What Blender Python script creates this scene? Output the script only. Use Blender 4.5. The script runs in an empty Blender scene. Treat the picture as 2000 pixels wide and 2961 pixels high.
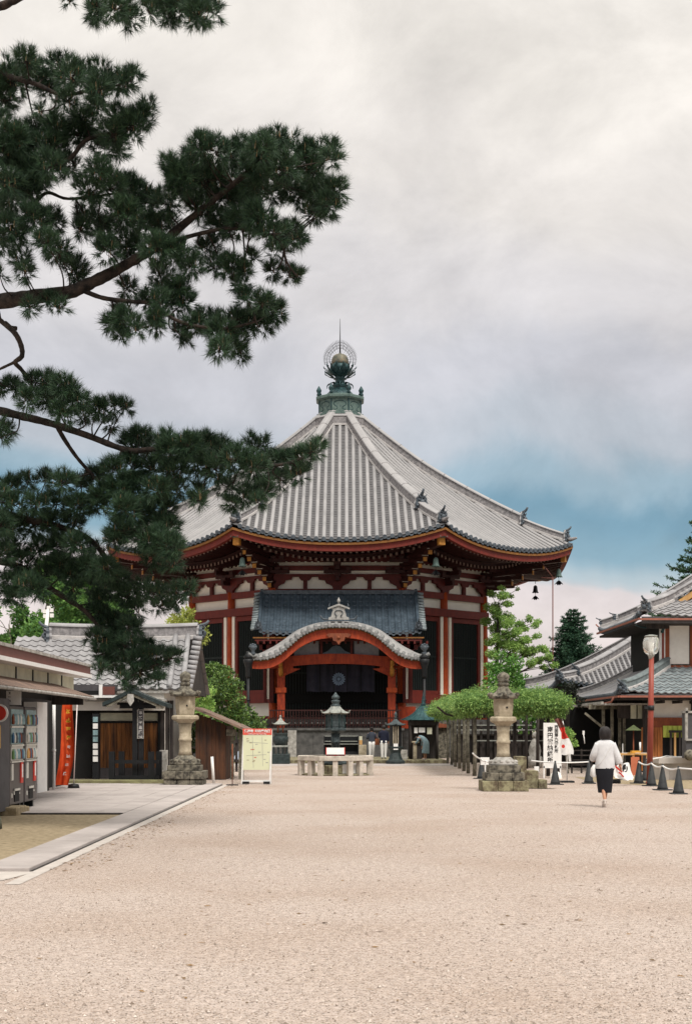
import bpy, math, random
import numpy as np
from mathutils import Matrix, Vector
random.seed(7)
PI = math.pi
R = math.radians
COL = bpy.context.scene.collection
# ------------------------------------------------------------ survey of the place
F, H0, CX, EYE = 4112.0, 2109.0, 1000.0, 1.55       # 50 mm lens on 24x36 film, eye height
def PX(px, Y): return (px - CX) / F * Y
def PZ(py, Y): return EYE + (H0 - py) / F * Y
def P(px, py, Y): return Vector((PX(px, Y), Y, PZ(py, Y)))
def GY(py): return EYE * F / (py - H0)

# ------------------------------------------------------------ materials
MATS = {}
def mat(name, c1, c2=None, rough=.8, scale=4., bump=0., bscale=None, metal=0., detail=5., contrast=1., spec=.3,
        streak=None, trans=0., island=0., coat=0.):
    if name in MATS: return MATS[name]
    m = bpy.data.materials.new(name); m.use_nodes = True
    nt = m.node_tree; N = nt.nodes; L = nt.links
    b = N['Principled BSDF']
    b.inputs['Roughness'].default_value = rough
    b.inputs['Metallic'].default_value = metal
    b.inputs['Specular IOR Level'].default_value = spec
    tc = N.new('ShaderNodeTexCoord')
    mp = N.new('ShaderNodeMapping'); L.new(tc.outputs['Object'], mp.inputs['Vector'])
    if streak: mp.inputs['Scale'].default_value = streak
    nz = N.new('ShaderNodeTexNoise'); nz.inputs['Scale'].default_value = scale
    nz.inputs['Detail'].default_value = detail; nz.inputs['Roughness'].default_value = .65
    L.new(mp.outputs['Vector'], nz.inputs['Vector'])
    fac = nz.outputs['Fac']
    mr = N.new('ShaderNodeMapRange')
    h = .22 / max(contrast, .01)
    mr.inputs['From Min'].default_value = .5 - h; mr.inputs['From Max'].default_value = .5 + h
    L.new(fac, mr.inputs['Value']); fac = mr.outputs['Result']
    if island:
        g = N.new('ShaderNodeNewGeometry')
        mx = N.new('ShaderNodeMath'); mx.operation = 'MULTIPLY'; mx.inputs[1].default_value = island
        L.new(g.outputs['Random Per Island'], mx.inputs[0])
        m2 = N.new('ShaderNodeMath'); m2.operation = 'MULTIPLY'; m2.inputs[1].default_value = 1 - island
        L.new(fac, m2.inputs[0])
        ad = N.new('ShaderNodeMath'); ad.operation = 'ADD'
        L.new(mx.outputs[0], ad.inputs[0]); L.new(m2.outputs[0], ad.inputs[1]); fac = ad.outputs[0]
    mix = N.new('ShaderNodeMix'); mix.data_type = 'RGBA'
    c2 = c2 or tuple(x * .72 for x in c1)
    mix.inputs['A'].default_value = (*c2, 1); mix.inputs['B'].default_value = (*c1, 1)
    L.new(fac, mix.inputs['Factor']); L.new(mix.outputs['Result'], b.inputs['Base Color'])
    if bump:
        n2 = N.new('ShaderNodeTexNoise'); n2.inputs['Scale'].default_value = bscale or scale * 4
        n2.inputs['Detail'].default_value = 6
        L.new(mp.outputs['Vector'], n2.inputs['Vector'])
        bp = N.new('ShaderNodeBump'); bp.inputs['Strength'].default_value = bump
        bp.inputs['Distance'].default_value = .02
        L.new(n2.outputs['Fac'], bp.inputs['Height']); L.new(bp.outputs['Normal'], b.inputs['Normal'])
    if trans:
        out = N['Material Output']
        tr = N.new('ShaderNodeBsdfTranslucent'); L.new(mix.outputs['Result'], tr.inputs['Color'])
        ms = N.new('ShaderNodeMixShader'); ms.inputs[0].default_value = trans
        L.new(b.outputs[0], ms.inputs[1]); L.new(tr.outputs[0], ms.inputs[2]); L.new(ms.outputs[0], out.inputs['Surface'])
    MATS[name] = m
    return m

M = {}
def defmats():
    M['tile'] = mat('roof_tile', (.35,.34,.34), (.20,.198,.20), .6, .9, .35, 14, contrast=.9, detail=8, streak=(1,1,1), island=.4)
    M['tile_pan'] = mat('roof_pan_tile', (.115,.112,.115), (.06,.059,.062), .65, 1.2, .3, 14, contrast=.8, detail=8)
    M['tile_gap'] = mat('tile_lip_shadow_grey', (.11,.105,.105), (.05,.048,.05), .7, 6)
    M['tile_dark'] = mat('dark_roof_tile', (.10,.12,.14), (.03,.038,.048), .45, 5, .5, 24, contrast=1.2)
    M['tile_blue'] = mat('porch_roof_tile', (.085,.115,.145), (.030,.044,.058), .42, 2.0, .3, 24, contrast=.9)
    M['tile_grey'] = mat('grey_house_tile', (.33,.325,.33), (.17,.165,.17), .5, 1.6, .35, 24, contrast=.9)
    M['tile_shade'] = mat('slate_grey_tile', (.30,.34,.35), (.10,.125,.135), .5, 3.2, .4, 24, contrast=1.1)
    M['mortar'] = mat('pale_mortar', (.50,.48,.465), (.34,.325,.32), .85, 6, .3, 30)
    M['ridge'] = mat('ridge_tile', (.30,.285,.285), (.12,.115,.12), .65, 7, .5, 30, contrast=1.4)
    M['verm'] = mat('vermilion_paint', (.42,.058,.014), (.17,.020,.009), .6, 7, .25, 30, contrast=1., streak=(1,1,.35))
    M['verm_or'] = mat('orange_vermilion_paint', (.53,.090,.017), (.24,.030,.010), .6, 7, .25, 30, streak=(1,1,.3))
    M['dred'] = mat('shaded_dark_red_paint', (.12,.016,.011), (.06,.008,.007), .6, 5, .25, 30)  # dark red with the shade under eaves and porch put into it
    M['red'] = mat('deep_red_paint', (.175,.022,.013), (.10,.012,.008), .6, 5, .25, 30, streak=(1,1,.4))
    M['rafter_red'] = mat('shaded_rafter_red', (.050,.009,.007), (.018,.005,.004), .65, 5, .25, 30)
    M['rafter_end'] = mat('rafter_end_paint', (.24,.17,.14), (.10,.06,.05), .8, 9)
    M['ochre_dk'] = mat('dull_ochre_paint', (.26,.115,.025), (.14,.055,.015), .65, 4, .2, 30)
    M['ochre'] = mat('ochre_paint', (.50,.23,.04), (.28,.11,.02), .6, 8, .2, 30)
    M['plaster'] = mat('white_plaster', (.83,.80,.74), (.70,.67,.62), .9, 3, .15, 40)
    M['plaster_old'] = mat('weathered_plaster', (.66,.63,.56), (.40,.38,.31), .9, 2, .2, 40)
    M['black'] = mat('black_opening', (.006,.006,.006), (.002,.002,.002), .7, 4)  # plain black; on openings it stands in for unlit interiors
    M['grille'] = mat('dark_green_grille', (.018,.030,.028), (.008,.013,.013), .55, 20)
    M['stone'] = mat('pale_granite', (.50,.43,.32), (.24,.20,.135), .9, 5, .7, 60, contrast=1.1)
    M['stone_dk'] = mat('lichened_granite', (.22,.20,.155), (.04,.036,.03), .95, 7, .9, 50, contrast=1.9)
    M['stone_base'] = mat('mossy_base_stone', (.30,.28,.17), (.10,.075,.05), .95, 6, .9, 50, contrast=1.8)
    M['stone_gr'] = mat('grey_stone', (.46,.44,.41), (.20,.19,.17), .9, 6, .6, 60, contrast=1.3)
    M['podium'] = mat('dark_podium_stone', (.13,.125,.12), (.05,.05,.048), .9, 3, .6, 40, contrast=1.2)
    M['copper'] = mat('verdigris_copper', (.12,.175,.155), (.05,.085,.08), .6, 6, .3, 40, contrast=1.3)
    M['iron_green'] = mat('blackened_bronze', (.035,.050,.050), (.012,.019,.020), .5, 9, .4, 40, contrast=1.3)
    M['cream_plaster'] = mat('cream_plaster', (.90,.86,.76), (.80,.76,.66), .9, 2, .1, 40)
    M['panel_grey'] = mat('grey_gable_board', (.30,.30,.33), (.20,.20,.22), .8, 4)
    M['stone_rail'] = mat('warm_rail_stone', (.62,.55,.48), (.34,.31,.26), .9, 5, .5, 60, contrast=1.2)
    M['shed_wood'] = mat('tarred_plank', (.10,.042,.020), (.020,.015,.014), .8, 3, .4, 30, streak=(1.2,1.2,.3), contrast=1.3)
    M['copper_dk'] = mat('dark_verdigris', (.035,.085,.09), (.010,.024,.028), .45, 7, .4, 40, contrast=1.3, metal=.3)
    M['teal'] = mat('teal_copper_sheet', (.035,.10,.105), (.012,.040,.046), .4, 5, .2, 30, contrast=1.2, metal=.3)
    M['bronze'] = mat('patinated_bronze', (.085,.11,.115), (.022,.032,.036), .5, 14, .5, 50, contrast=1.2, metal=.35)
    M['bronze_lt'] = mat('pale_patina', (.36,.36,.32), (.15,.17,.16), .55, 10, .4, 50)
    M['gold'] = mat('aged_gilt', (.22,.185,.13), (.07,.085,.075), .6, 3, .3, 30, contrast=1.3, metal=.5)
    M['iron'] = mat('black_iron', (.014,.015,.017), (.006,.007,.008), .5, 8)
    M['wood_dk'] = mat('dark_weathered_wood', (.055,.045,.04), (.014,.012,.012), .85, 7, .5, 40, streak=(1,1,.15), contrast=1.3)
    M['wood_or'] = mat('warm_plank_wood', (.28,.11,.03), (.045,.022,.014), .75, 5, .4, 30, streak=(1.6,1.6,.18), contrast=1.3)
    M['awning'] = mat('weathered_awning_board', (.30,.20,.15), (.06,.045,.04), .85, 6, .4, 30, streak=(.3,2,1), contrast=1.6)
    M['wood_lt'] = mat('pale_cut_wood', (.60,.36,.14), (.40,.22,.08), .7, 5, .2, 30, streak=(1,1,.2))
    M['wood_red'] = mat('red_brown_wood', (.30,.085,.035), (.12,.035,.02), .7, 5, .3, 30, streak=(1,1,.2))
    M['bark'] = mat('pine_bark', (.050,.037,.030), (.010,.009,.008), .95, 9, 1., 30, contrast=1.6, streak=(1,1,1))
    M['bark_gr'] = mat('grey_bark', (.25,.23,.18), (.07,.065,.05), .95, 8, .8, 30, contrast=1.4)
    M['white'] = mat('white_paint', (.80,.79,.77), (.68,.67,.65), .5, 6)
    M['cream'] = mat('cream_panel', (.56,.55,.42), (.40,.40,.31), .75, 4, .1, 30)
    M['redbrown'] = mat('red_brown_metal', (.17,.065,.052), (.13,.05,.04), .5, 6, .1, 20)
    M['concrete'] = mat('pale_concrete', (.52,.475,.435), (.38,.345,.315), .9, 3, .4, 60)
    M['slate_grey'] = mat('grey_sheet', (.085,.08,.085), (.05,.047,.05), .7, 4, .1, 20)
defmats()

# ------------------------------------------------------------ mesh builder
ORG = {}
class MB:
    def __init__(s):
        s.V = []; s.F = []; s.MI = []; s.S = []; s.T = Matrix.Identity(4); s.mi = 0
    def add(s, vs, fs, mi=None, smooth=False):
        n = len(s.V); T = s.T
        s.V += [T @ Vector(v) for v in vs]
        mi = s.mi if mi is None else mi
        for f in fs:
            s.F.append([n + i for i in f]); s.MI.append(mi); s.S.append(smooth)
        return s
    def box(s, x0, x1, y0, y1, z0, z1, mi=None):
        vs = [(x0,y0,z0),(x1,y0,z0),(x1,y1,z0),(x0,y1,z0),(x0,y0,z1),(x1,y0,z1),(x1,y1,z1),(x0,y1,z1)]
        return s.add(vs, [(0,3,2,1),(4,5,6,7),(0,1,5,4),(1,2,6,5),(2,3,7,6),(3,0,4,7)], mi)
    def rbox(s, c, size, rz=0., mi=None, rx=0., ry=0., taper=1.):
        T0 = s.T
        s.T = T0 @ Matrix.Translation(c) @ Matrix.Rotation(rz,4,'Z') @ Matrix.Rotation(rx,4,'X') @ Matrix.Rotation(ry,4,'Y')
        a, b, h = size[0]/2, size[1]/2, size[2]/2; t = taper
        vs = [(-a,-b,-h),(a,-b,-h),(a,b,-h),(-a,b,-h),(-a*t,-b*t,h),(a*t,-b*t,h),(a*t,b*t,h),(-a*t,b*t,h)]
        s.add(vs, [(0,3,2,1),(4,5,6,7),(0,1,5,4),(1,2,6,5),(2,3,7,6),(3,0,4,7)], mi)
        s.T = T0; return s
    def beam(s, a, b, w, h, mi=None, up=(0,0,1)):
        a = Vector(a); b = Vector(b); d = (b-a); 
        if d.length < 1e-6: return s
        d.normalize(); x = d.cross(Vector(up))
        if x.length < 1e-4: x = Vector((1,0,0))
        x.normalize(); u = x.cross(d)
        x *= w/2; u *= h/2
        vs = [a-x-u, a+x-u, a+x+u, a-x+u, b-x-u, b+x-u, b+x+u, b-x+u]
        return s.add(vs, [(0,1,2,3),(7,6,5,4),(0,4,5,1),(1,5,6,2),(2,6,7,3),(3,7,4,0)], mi)
    def lathe(s, prof, n=16, c=(0,0,0), mi=None, smooth=True, rot=0., sx=1., sy=1.):
        vs = []; fs = []
        for r, z in prof:
            for i in range(n):
                a = rot + 2*PI*i/n
                vs.append((c[0]+r*math.cos(a)*sx, c[1]+r*math.sin(a)*sy, c[2]+z))
        for j in range(len(prof)-1):
            for i in range(n):
                k = (i+1) % n
                fs.append((j*n+i, j*n+k, (j+1)*n+k, (j+1)*n+i))
        if prof[0][0] > 1e-4: fs.append(tuple(range(n))[::-1])
        if prof[-1][0] > 1e-4: fs.append(tuple((len(prof)-1)*n+i for i in range(n)))
        return s.add(vs, fs, mi, smooth)
    def tube(s, pts, rad, n=8, mi=None, smooth=True, caps=True, squash=1.):
        pts = [Vector(p) for p in pts]; m = len(pts)
        if not hasattr(rad, '__len__'): rad = [rad]*m
        vs = []; fs = []; ref = None
        for j, p in enumerate(pts):
            d = (pts[min(j+1,m-1)] - pts[max(j-1,0)])
            if d.length < 1e-9: d = Vector((0,0,1))
            d.normalize()
            if ref is None:
                ref = d.cross(Vector((0,0,1)))
                if ref.length < .05: ref = d.cross(Vector((1,0,0)))
            x = ref - d*ref.dot(d)
            if x.length < 1e-5: x = d.orthogonal()
            x.normalize(); ref = x; y = d.cross(x)
            for i in range(n):
                a = 2*PI*i/n
                vs.append(p + x*math.cos(a)*rad[j] + y*math.sin(a)*rad[j]*squash)
        for j in range(m-1):
            for i in range(n):
                k = (i+1) % n
                fs.append((j*n+i, j*n+k, (j+1)*n+k, (j+1)*n+i))
        if caps:
            fs.append(tuple(range(n))[::-1]); fs.append(tuple((m-1)*n+i for i in range(n)))
        return s.add(vs, fs, mi, smooth)
    def prism(s, poly, y0, y1, mi=None):
        """poly in (x,z), extruded along y"""
        n = len(poly)
        vs = [(x,y0,z) for x,z in poly] + [(x,y1,z) for x,z in poly]
        fs = [tuple(range(n)), tuple(range(2*n-1,n-1,-1))]
        fs += [(i, i+n, (i+1)%n+n, (i+1)%n) for i in range(n)]
        return s.add(vs, fs, mi)
    def slab(s, poly, z0, z1, mi=None):
        n = len(poly)
        vs = [(x,y,z0) for x,y in poly] + [(x,y,z1) for x,y in poly]
        fs = [tuple(range(n))[::-1], tuple(range(n,2*n))]
        fs += [(i, (i+1)%n, (i+1)%n+n, i+n) for i in range(n)]
        return s.add(vs, fs, mi)
    def grid(s, fn, nu, nv, mi=None, smooth=True):
        vs = [fn(i/nu, j/nv) for j in range(nv+1) for i in range(nu+1)]
        fs = [(j*(nu+1)+i, j*(nu+1)+i+1, (j+1)*(nu+1)+i+1, (j+1)*(nu+1)+i) for j in range(nv) for i in range(nu)]
        return s.add(vs, fs, mi, smooth)
    def ball(s, c, r, n=12, m=8, mi=None, sx=1., sy=1., sz=1.):
        prof = [(max(r*math.sin(PI*j/m), 1e-5), -r*math.cos(PI*j/m)*sz) for j in range(m+1)]
        return s.lathe(prof, n, c, mi, True, sx=sx, sy=sy)
    def build(s, name, mats, parent=None, bevel=0.):
        if not isinstance(mats, (list, tuple)): mats = [mats]
        me = bpy.data.meshes.new(name)
        o = bpy.data.objects.new(name, me)
        off = Vector((0,0,0))
        if parent is not None:
            o.parent = parent; off = ORG.get(parent.name, off); ORG[o.name] = off
        me.from_pydata([tuple(v - off) for v in s.V], [], s.F)
        for m in mats: me.materials.append(M[m] if isinstance(m, str) else m)
        if s.F:
            me.polygons.foreach_set('material_index', s.MI)
            me.polygons.foreach_set('use_smooth', s.S)
        me.update()
        COL.objects.link(o)
        if bevel:
            md = o.modifiers.new('bevel', 'BEVEL'); md.width = bevel; md.segments = 2; md.limit_method = 'ANGLE'
        return o

def tag(o, label=None, cat=None, group=None, kind=None):
    if label: o['label'] = label
    if cat: o['category'] = cat
    if group: o['group'] = group
    if kind: o['kind'] = kind
    return o
def thing(name, label, cat, loc=(0,0,0), group=None):
    o = bpy.data.objects.new(name, None); COL.objects.link(o)
    o.location = loc; o.empty_display_size = .3
    ORG[o.name] = Vector(loc)
    return tag(o, label, cat, group)
def kids(o): return [c for c in bpy.data.objects if c.parent == o]
def copy_tree(o, loc=None, parent=None, rz=None, scale=None, label=None):
    c = o.copy(); COL.objects.link(c)
    if parent is not None: c.parent = parent
    if loc is not None: c.location = loc
    if rz is not None: c.rotation_euler = (0,0,rz)
    if scale is not None: c.scale = scale
    if label: c['label'] = label
    for k in kids(o): copy_tree(k, parent=c)
    return c
def text_mesh(txt, size, extr=.004, name='lettering', m=None, parent=None, loc=(0,0,0), rot=(PI/2,0,0), bold=0., sx=1., vertical=False):
    """centred lettering turned into a mesh standing in the x-z plane"""
    obs = []
    cu = bpy.data.curves.new('t', 'FONT'); cu.body = '\n'.join(txt) if vertical else txt
    cu.size = size; cu.extrude = extr; cu.align_x = 'CENTER'; cu.align_y = 'CENTER'; cu.offset = bold
    if vertical: cu.space_line = .80
    to = bpy.data.objects.new('t', cu); COL.objects.link(to)
    dg = bpy.context.evaluated_depsgraph_get()
    me = bpy.data.meshes.new_from_object(to.evaluated_get(dg))
    bpy.data.objects.remove(to); bpy.data.curves.remove(cu)
    me.materials.clear(); me.materials.append(M[m] if isinstance(m, str) else m)
    o = bpy.data.objects.new(name, me); COL.objects.link(o)
    if parent is not None:
        o.parent = parent; loc = Vector(loc) - ORG.get(parent.name, Vector((0,0,0)))
    o.location = loc; o.rotation_euler = rot; o.scale = (sx,1,1)
    return o
def catmull(xs, ys, x):
    n = len(xs)
    if x <= xs[0]: return ys[0] + (x-xs[0])*(ys[1]-ys[0])/(xs[1]-xs[0])
    if x >= xs[-1]: return ys[-1] + (x-xs[-1])*(ys[-1]-ys[-2])/(xs[-1]-xs[-2])
    i = max(j for j in range(n-1) if xs[j] <= x)
    t = (x-xs[i])/(xs[i+1]-xs[i]); h = xs[i+1]-xs[i]
    def sl(j):
        a, b = max(j-1,0), min(j+1,n-1)
        return (ys[b]-ys[a])/(xs[b]-xs[a])
    t2, t3 = t*t, t*t*t
    return (2*t3-3*t2+1)*ys[i] + (t3-2*t2+t)*h*sl(i) + (-2*t3+3*t2)*ys[i+1] + (t3-t2)*h*sl(i+1)
def path(pts, n):
    """smooth resampling of a polyline by Catmull-Rom"""
    pts = [Vector(p) for p in pts]; out = []
    for i in range(len(pts)-1):
        p0 = pts[max(i-1,0)]; p1 = pts[i]; p2 = pts[i+1]; p3 = pts[min(i+2,len(pts)-1)]
        for k in range(n):
            t = k/n
            out.append(.5*((2*p1)+(p2-p0)*t+(2*p0-5*p1+4*p2-p3)*t*t+(3*p1-p0-3*p2+p3)*t**3))
    out.append(pts[-1]); return out

# ------------------------------------------------------------ camera, sky, sun
sc = bpy.context.scene
cam = bpy.data.cameras.new('camera'); co = bpy.data.objects.new('camera', cam); COL.objects.link(co)
co.location = (0,0,EYE); co.rotation_euler = (PI/2,0,0)
cam.sensor_fit = 'VERTICAL'; cam.sensor_height = 36; cam.lens = F*36/2961; cam.shift_y = (H0-1480.5)/2961
cam.clip_end = 3000; cam.clip_start = .1
sc.camera = co
sc.view_settings.view_transform = 'Standard'; sc.view_settings.look = 'None'
sc.view_settings.exposure = 0.07; sc.view_settings.gamma = 1
sc.cycles.max_bounces = 6; sc.cycles.diffuse_bounces = 3; sc.cycles.transparent_max_bounces = 8

w = bpy.data.worlds.new('World'); sc.world = w; w.use_nodes = True
N = w.node_tree.nodes; L = w.node_tree.links; N.clear()
out = N.new('ShaderNodeOutputWorld')
SUN_EL, SUN_AZ = 54, 155          # sun behind the camera's right shoulder, veiled by cloud
sky = N.new('ShaderNodeTexSky'); sky.sky_type = 'NISHITA'; sky.sun_disc = False
sky.sun_elevation = R(SUN_EL); sky.sun_rotation = R(SUN_AZ)
bg1 = N.new('ShaderNodeBackground'); bg1.inputs['Strength'].default_value = .09; L.new(sky.outputs[0], bg1.inputs['Color'])
tc = N.new('ShaderNodeTexCoord')
sep = N.new('ShaderNodeSeparateXYZ'); L.new(tc.outputs['Generated'], sep.inputs[0])
def math_(op, a, b=None, clamp=False):
    m = N.new('ShaderNodeMath'); m.operation = op; m.use_clamp = clamp
    for i, v in enumerate((a, b)):
        if v is None: continue
        if isinstance(v, (int, float)): m.inputs[i].default_value = v
        else: L.new(v, m.inputs[i])
    return m.outputs[0]
mp = N.new('ShaderNodeMapping'); mp.inputs['Scale'].default_value = (1.5,1.5,2.3); mp.inputs['Location'].default_value = (.3,.1,.2)
L.new(tc.outputs['Generated'], mp.inputs['Vector'])
n1 = N.new('ShaderNodeTexNoise'); n1.inputs['Scale'].default_value = 2.1; n1.inputs['Detail'].default_value = 5; n1.inputs['Roughness'].default_value = .5
n1.inputs['Distortion'].default_value = .9
L.new(mp.outputs[0], n1.inputs['Vector'])
n2 = N.new('ShaderNodeTexNoise'); n2.inputs['Scale'].default_value = 4.6; n2.inputs['Detail'].default_value = 9; n2.inputs['Roughness'].default_value = .62; n2.inputs['Distortion'].default_value = .35
L.new(mp.outputs[0], n2.inputs['Vector'])
d1 = math_('MULTIPLY', math_('SUBTRACT', n1.outputs['Fac'], .5), .12)
d2 = math_('MULTIPLY', math_('SUBTRACT', n2.outputs['Fac'], .5), .03)
# the cloud deck is layered by elevation; the boundaries wander with the noise
elev = math_('ADD', sep.outputs['Z'], math_('ADD', d1, d2))
# the dark bank dips to the right of the hall as in a real front
elev = math_('ADD', elev, math_('MULTIPLY', sep.outputs['X'], .06))
cr = N.new('ShaderNodeValToRGB'); L.new(elev, cr.inputs[0]); cr.color_ramp.interpolation = 'EASE'
def s2l(c): return tuple(((x/255)/12.92 if x/255 <= .04045 else ((x/255+.055)/1.055)**2.4) for x in c)
stops = [(0.0,(236,226,222)),(.075,(233,221,218)),(.108,(228,217,216)),(.116,(188,202,209)),(.135,(140,173,190)),(.158,(126,163,183)),(.178,(160,184,198)),
         (.205,(192,198,206)),(.245,(208,208,214)),(.300,(224,220,220)),(.365,(237,231,225)),(.44,(243,237,229)),(.56,(248,243,235))]
el = cr.color_ramp.elements
while len(el) < len(stops): el.new(.5)
for e, (p, c) in zip(el, stops): e.position = p
for e, (p, c) in zip(el, stops): e.color = (*s2l(c), 1)
# small bright and dark billows
bl = N.new('ShaderNodeMapRange'); bl.inputs['From Min'].default_value = .3; bl.inputs['From Max'].default_value = .7
bl.inputs['To Min'].default_value = .80; bl.inputs['To Max'].default_value = 1.15; L.new(n2.outputs['Fac'], bl.inputs['Value'])
# an overcast sky is up to three times brighter overhead than at the horizon
zen = N.new('ShaderNodeMapRange'); zen.inputs['From Min'].default_value = .47; zen.inputs['From Max'].default_value = 1.
zen.inputs['To Min'].default_value = 1.; zen.inputs['To Max'].default_value = 2.3; L.new(sep.outputs['Z'], zen.inputs['Value'])
st = math_('MULTIPLY', bl.outputs[0], zen.outputs[0])
bg2 = N.new('ShaderNodeBackground'); L.new(cr.outputs[0], bg2.inputs['Color']); L.new(st, bg2.inputs['Strength'])
ms = N.new('ShaderNodeMixShader'); ms.inputs[0].default_value = .93
L.new(bg1.outputs[0], ms.inputs[1]); L.new(bg2.outputs[0], ms.inputs[2]); L.new(ms.outputs[0], out.inputs['Surface'])
sl = bpy.data.lights.new('sun', 'SUN'); sl.energy = 2.9; sl.angle = R(16); sl.color = (1,.95,.88)
so = bpy.data.objects.new('sun', sl); COL.objects.link(so)
so.rotation_euler = (R(90-SUN_EL), 0, R(25)); so.location = (0,0,40)

# ------------------------------------------------------------ tiled roofs
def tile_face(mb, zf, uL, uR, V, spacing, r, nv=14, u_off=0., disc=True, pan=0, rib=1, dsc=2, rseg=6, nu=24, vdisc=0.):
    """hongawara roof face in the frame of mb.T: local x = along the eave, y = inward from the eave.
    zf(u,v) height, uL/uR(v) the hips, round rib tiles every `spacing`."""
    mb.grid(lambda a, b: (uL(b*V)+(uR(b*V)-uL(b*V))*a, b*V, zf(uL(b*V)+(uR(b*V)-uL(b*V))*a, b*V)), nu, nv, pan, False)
    W = max(abs(uL(0)), abs(uR(0)))
    k0 = int(W/spacing)+1
    for k in range(-k0, k0+1):
        u = k*spacing+u_off
        if not (uL(0)+r < u < uR(0)-r): continue
        vm = V
        for q in range(101):
            v = V*q/100
            if not (uL(v)-r < u < uR(v)+r): vm = v; break
        if vm < spacing: vm = spacing*.8
        m = max(2, int(nv*vm/V)+1)
        pts = [(u, vm*j/m, zf(u, vm*j/m)) for j in range(m+1)]
        vs = []; fs = []
        for j, p in enumerate(pts):
            for i in range(rseg+1):
                a = PI*i/rseg
                vs.append((p[0]+math.cos(a)*r, p[1], p[2]+math.sin(a)*r*1.05))
        for j in range(m):
            for i in range(rseg):
                b = j*(rseg+1)+i
                fs.append((b, b+rseg+1, b+rseg+2, b+1))
        mb.add(vs, fs, rib, True)
        if disc:
            z0 = zf(u, 0)
            n = 10
            c = [(u+math.cos(2*PI*i/n)*r*1.12, -.05+vdisc, z0+.015+math.sin(2*PI*i/n)*r*1.12) for i in range(n)]
            c2 = [(x, y+.12, z) for x, y, z in c]
            mb.add(c+c2, [tuple(range(n))] + [(i, i+n, (i+1)%n+n, (i+1)%n) for i in range(n)], dsc)
            # curved flat-tile lip between the discs
            if uL(0)+r < u+spacing*.5 < uR(0)-r:
                uu = u+spacing*.5
                h = spacing*.5-r*.6
                zz = zf(uu, 0)
                pl = [(uu-h, zz+.03),(uu-h*.5, zz-.045),(uu, zz-.07),(uu+h*.5, zz-.045),(uu+h, zz+.03),(uu+h, zz-.06),(uu+h*.5, zz-.13),(uu, zz-.16),(uu-h*.5, zz-.13),(uu-h, zz-.06)]
                mb.prism(pl, -.03, .06, dsc)

def wavy_face(mb, zf, uL, uR, V, su=.28, sv=.27, amp=.045, mi=0, step=.03, lip=None):
    """sangawara roof: S-shaped pantiles in overlapping rows"""
    rows = max(1, int(round(V/sv))); sv = V/rows; q = 8
    prof = [0,.35,.8,1,.8,.35,.05,-.02]
    for j in range(rows):
        v0, v1 = j*sv, (j+1)*sv+.03
        a, b = uL(v0), uR(v0)
        a2, b2 = uL(min(v1,V)), uR(min(v1,V))
        n = int((b-a)/su*q)+1
        vs = []; fs = []
        for row, v in enumerate((v0, v0, min(v1,V))):
            for i in range(n+1):
                u = a+(b-a)*i/n
                if row == 2: u = min(max(u, a2), b2)
                ph = (u/su) % 1.0; kk = ph*q; i0 = int(kk) % q; fr = kk-int(kk)
                wv = prof[i0]*(1-fr)+prof[(i0+1) % q]*fr
                z = zf(u, v)+amp*wv + (step if row == 1 else 0) - (.012 if row == 0 else 0)
                vs.append((u, v-(.0 if row else .0), z))
        for rr in range(2):
            for i in range(n):
                fs.append((rr*(n+1)+i, rr*(n+1)+i+1, (rr+1)*(n+1)+i+1, (rr+1)*(n+1)+i))
        mb.add(vs, fs[:n], mi if lip is None else lip, False)
        mb.add(vs, fs[n:], mi, True)

def ridge_run(mb, pts, w, h, mis=(0,1,2), cap=True, seams=0.):
    """stacked ridge: pale footing, dark layered sides, pale rounded cap; pts = base centre line"""
    pts = [Vector(p) for p in pts]
    prof = [(-w*.62,-.06,0),(-w*.62,.05,0),(-w*.5,.07,1),(-w*.46,h*.78,1),(-w*.6,h*.80,2),(-w*.55,h*.90,2),(-w*.3,h*1.02,2),(0,h*1.06,2),(w*.3,h*1.02,2),(w*.55,h*.90,2),(w*.6,h*.80,1),(w*.46,h*.78,1),(w*.5,.07,0),(w*.62,.05,0),(w*.62,-.06,0)]
    n = len(prof); vs = []
    for j, p in enumerate(pts):
        d = pts[min(j+1,len(pts)-1)] - pts[max(j-1,0)]; d.z = 0
        d.normalize(); x = Vector((d.y,-d.x,0))
        for a, b, _ in prof: vs.append(p + x*a + Vector((0,0,b)))
    for i in range(n-1):
        fs = [(j*n+i, j*n+i+1, (j+1)*n+i+1, (j+1)*n+i) for j in range(len(pts)-1)]
        mb.add(vs, fs, mis[prof[i][2]], False)
    mb.add(vs, [tuple(range(n))[::-1], tuple((len(pts)-1)*n+i for i in range(n))], mis[1])
    if seams:
        acc = 0
        for j in range(1, len(pts)):
            acc += (pts[j]-pts[j-1]).length
            if acc > seams:
                acc = 0; p = pts[j]; d = (pts[j]-pts[j-1]).normalized(); x = Vector((d.y,-d.x,0)).normalized()
                u = Vector((0,0,1))
                pr = [(-w*.64,h*.76),(-w*.58,h*.93),(-w*.3,h*1.05),(0,h*1.09),(w*.3,h*1.05),(w*.58,h*.93),(w*.64,h*.76)]
                a = [p + x*q + u*s_ - d*.02 for q, s_ in pr]; b = [p + x*q + u*s_ + d*.02 for q, s_ in pr]
                mb.add(a+b, [(i, i+1, i+8, i+7) for i in range(6)]+[tuple(range(7))[::-1], tuple(range(7,14))], mis[1])

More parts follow.
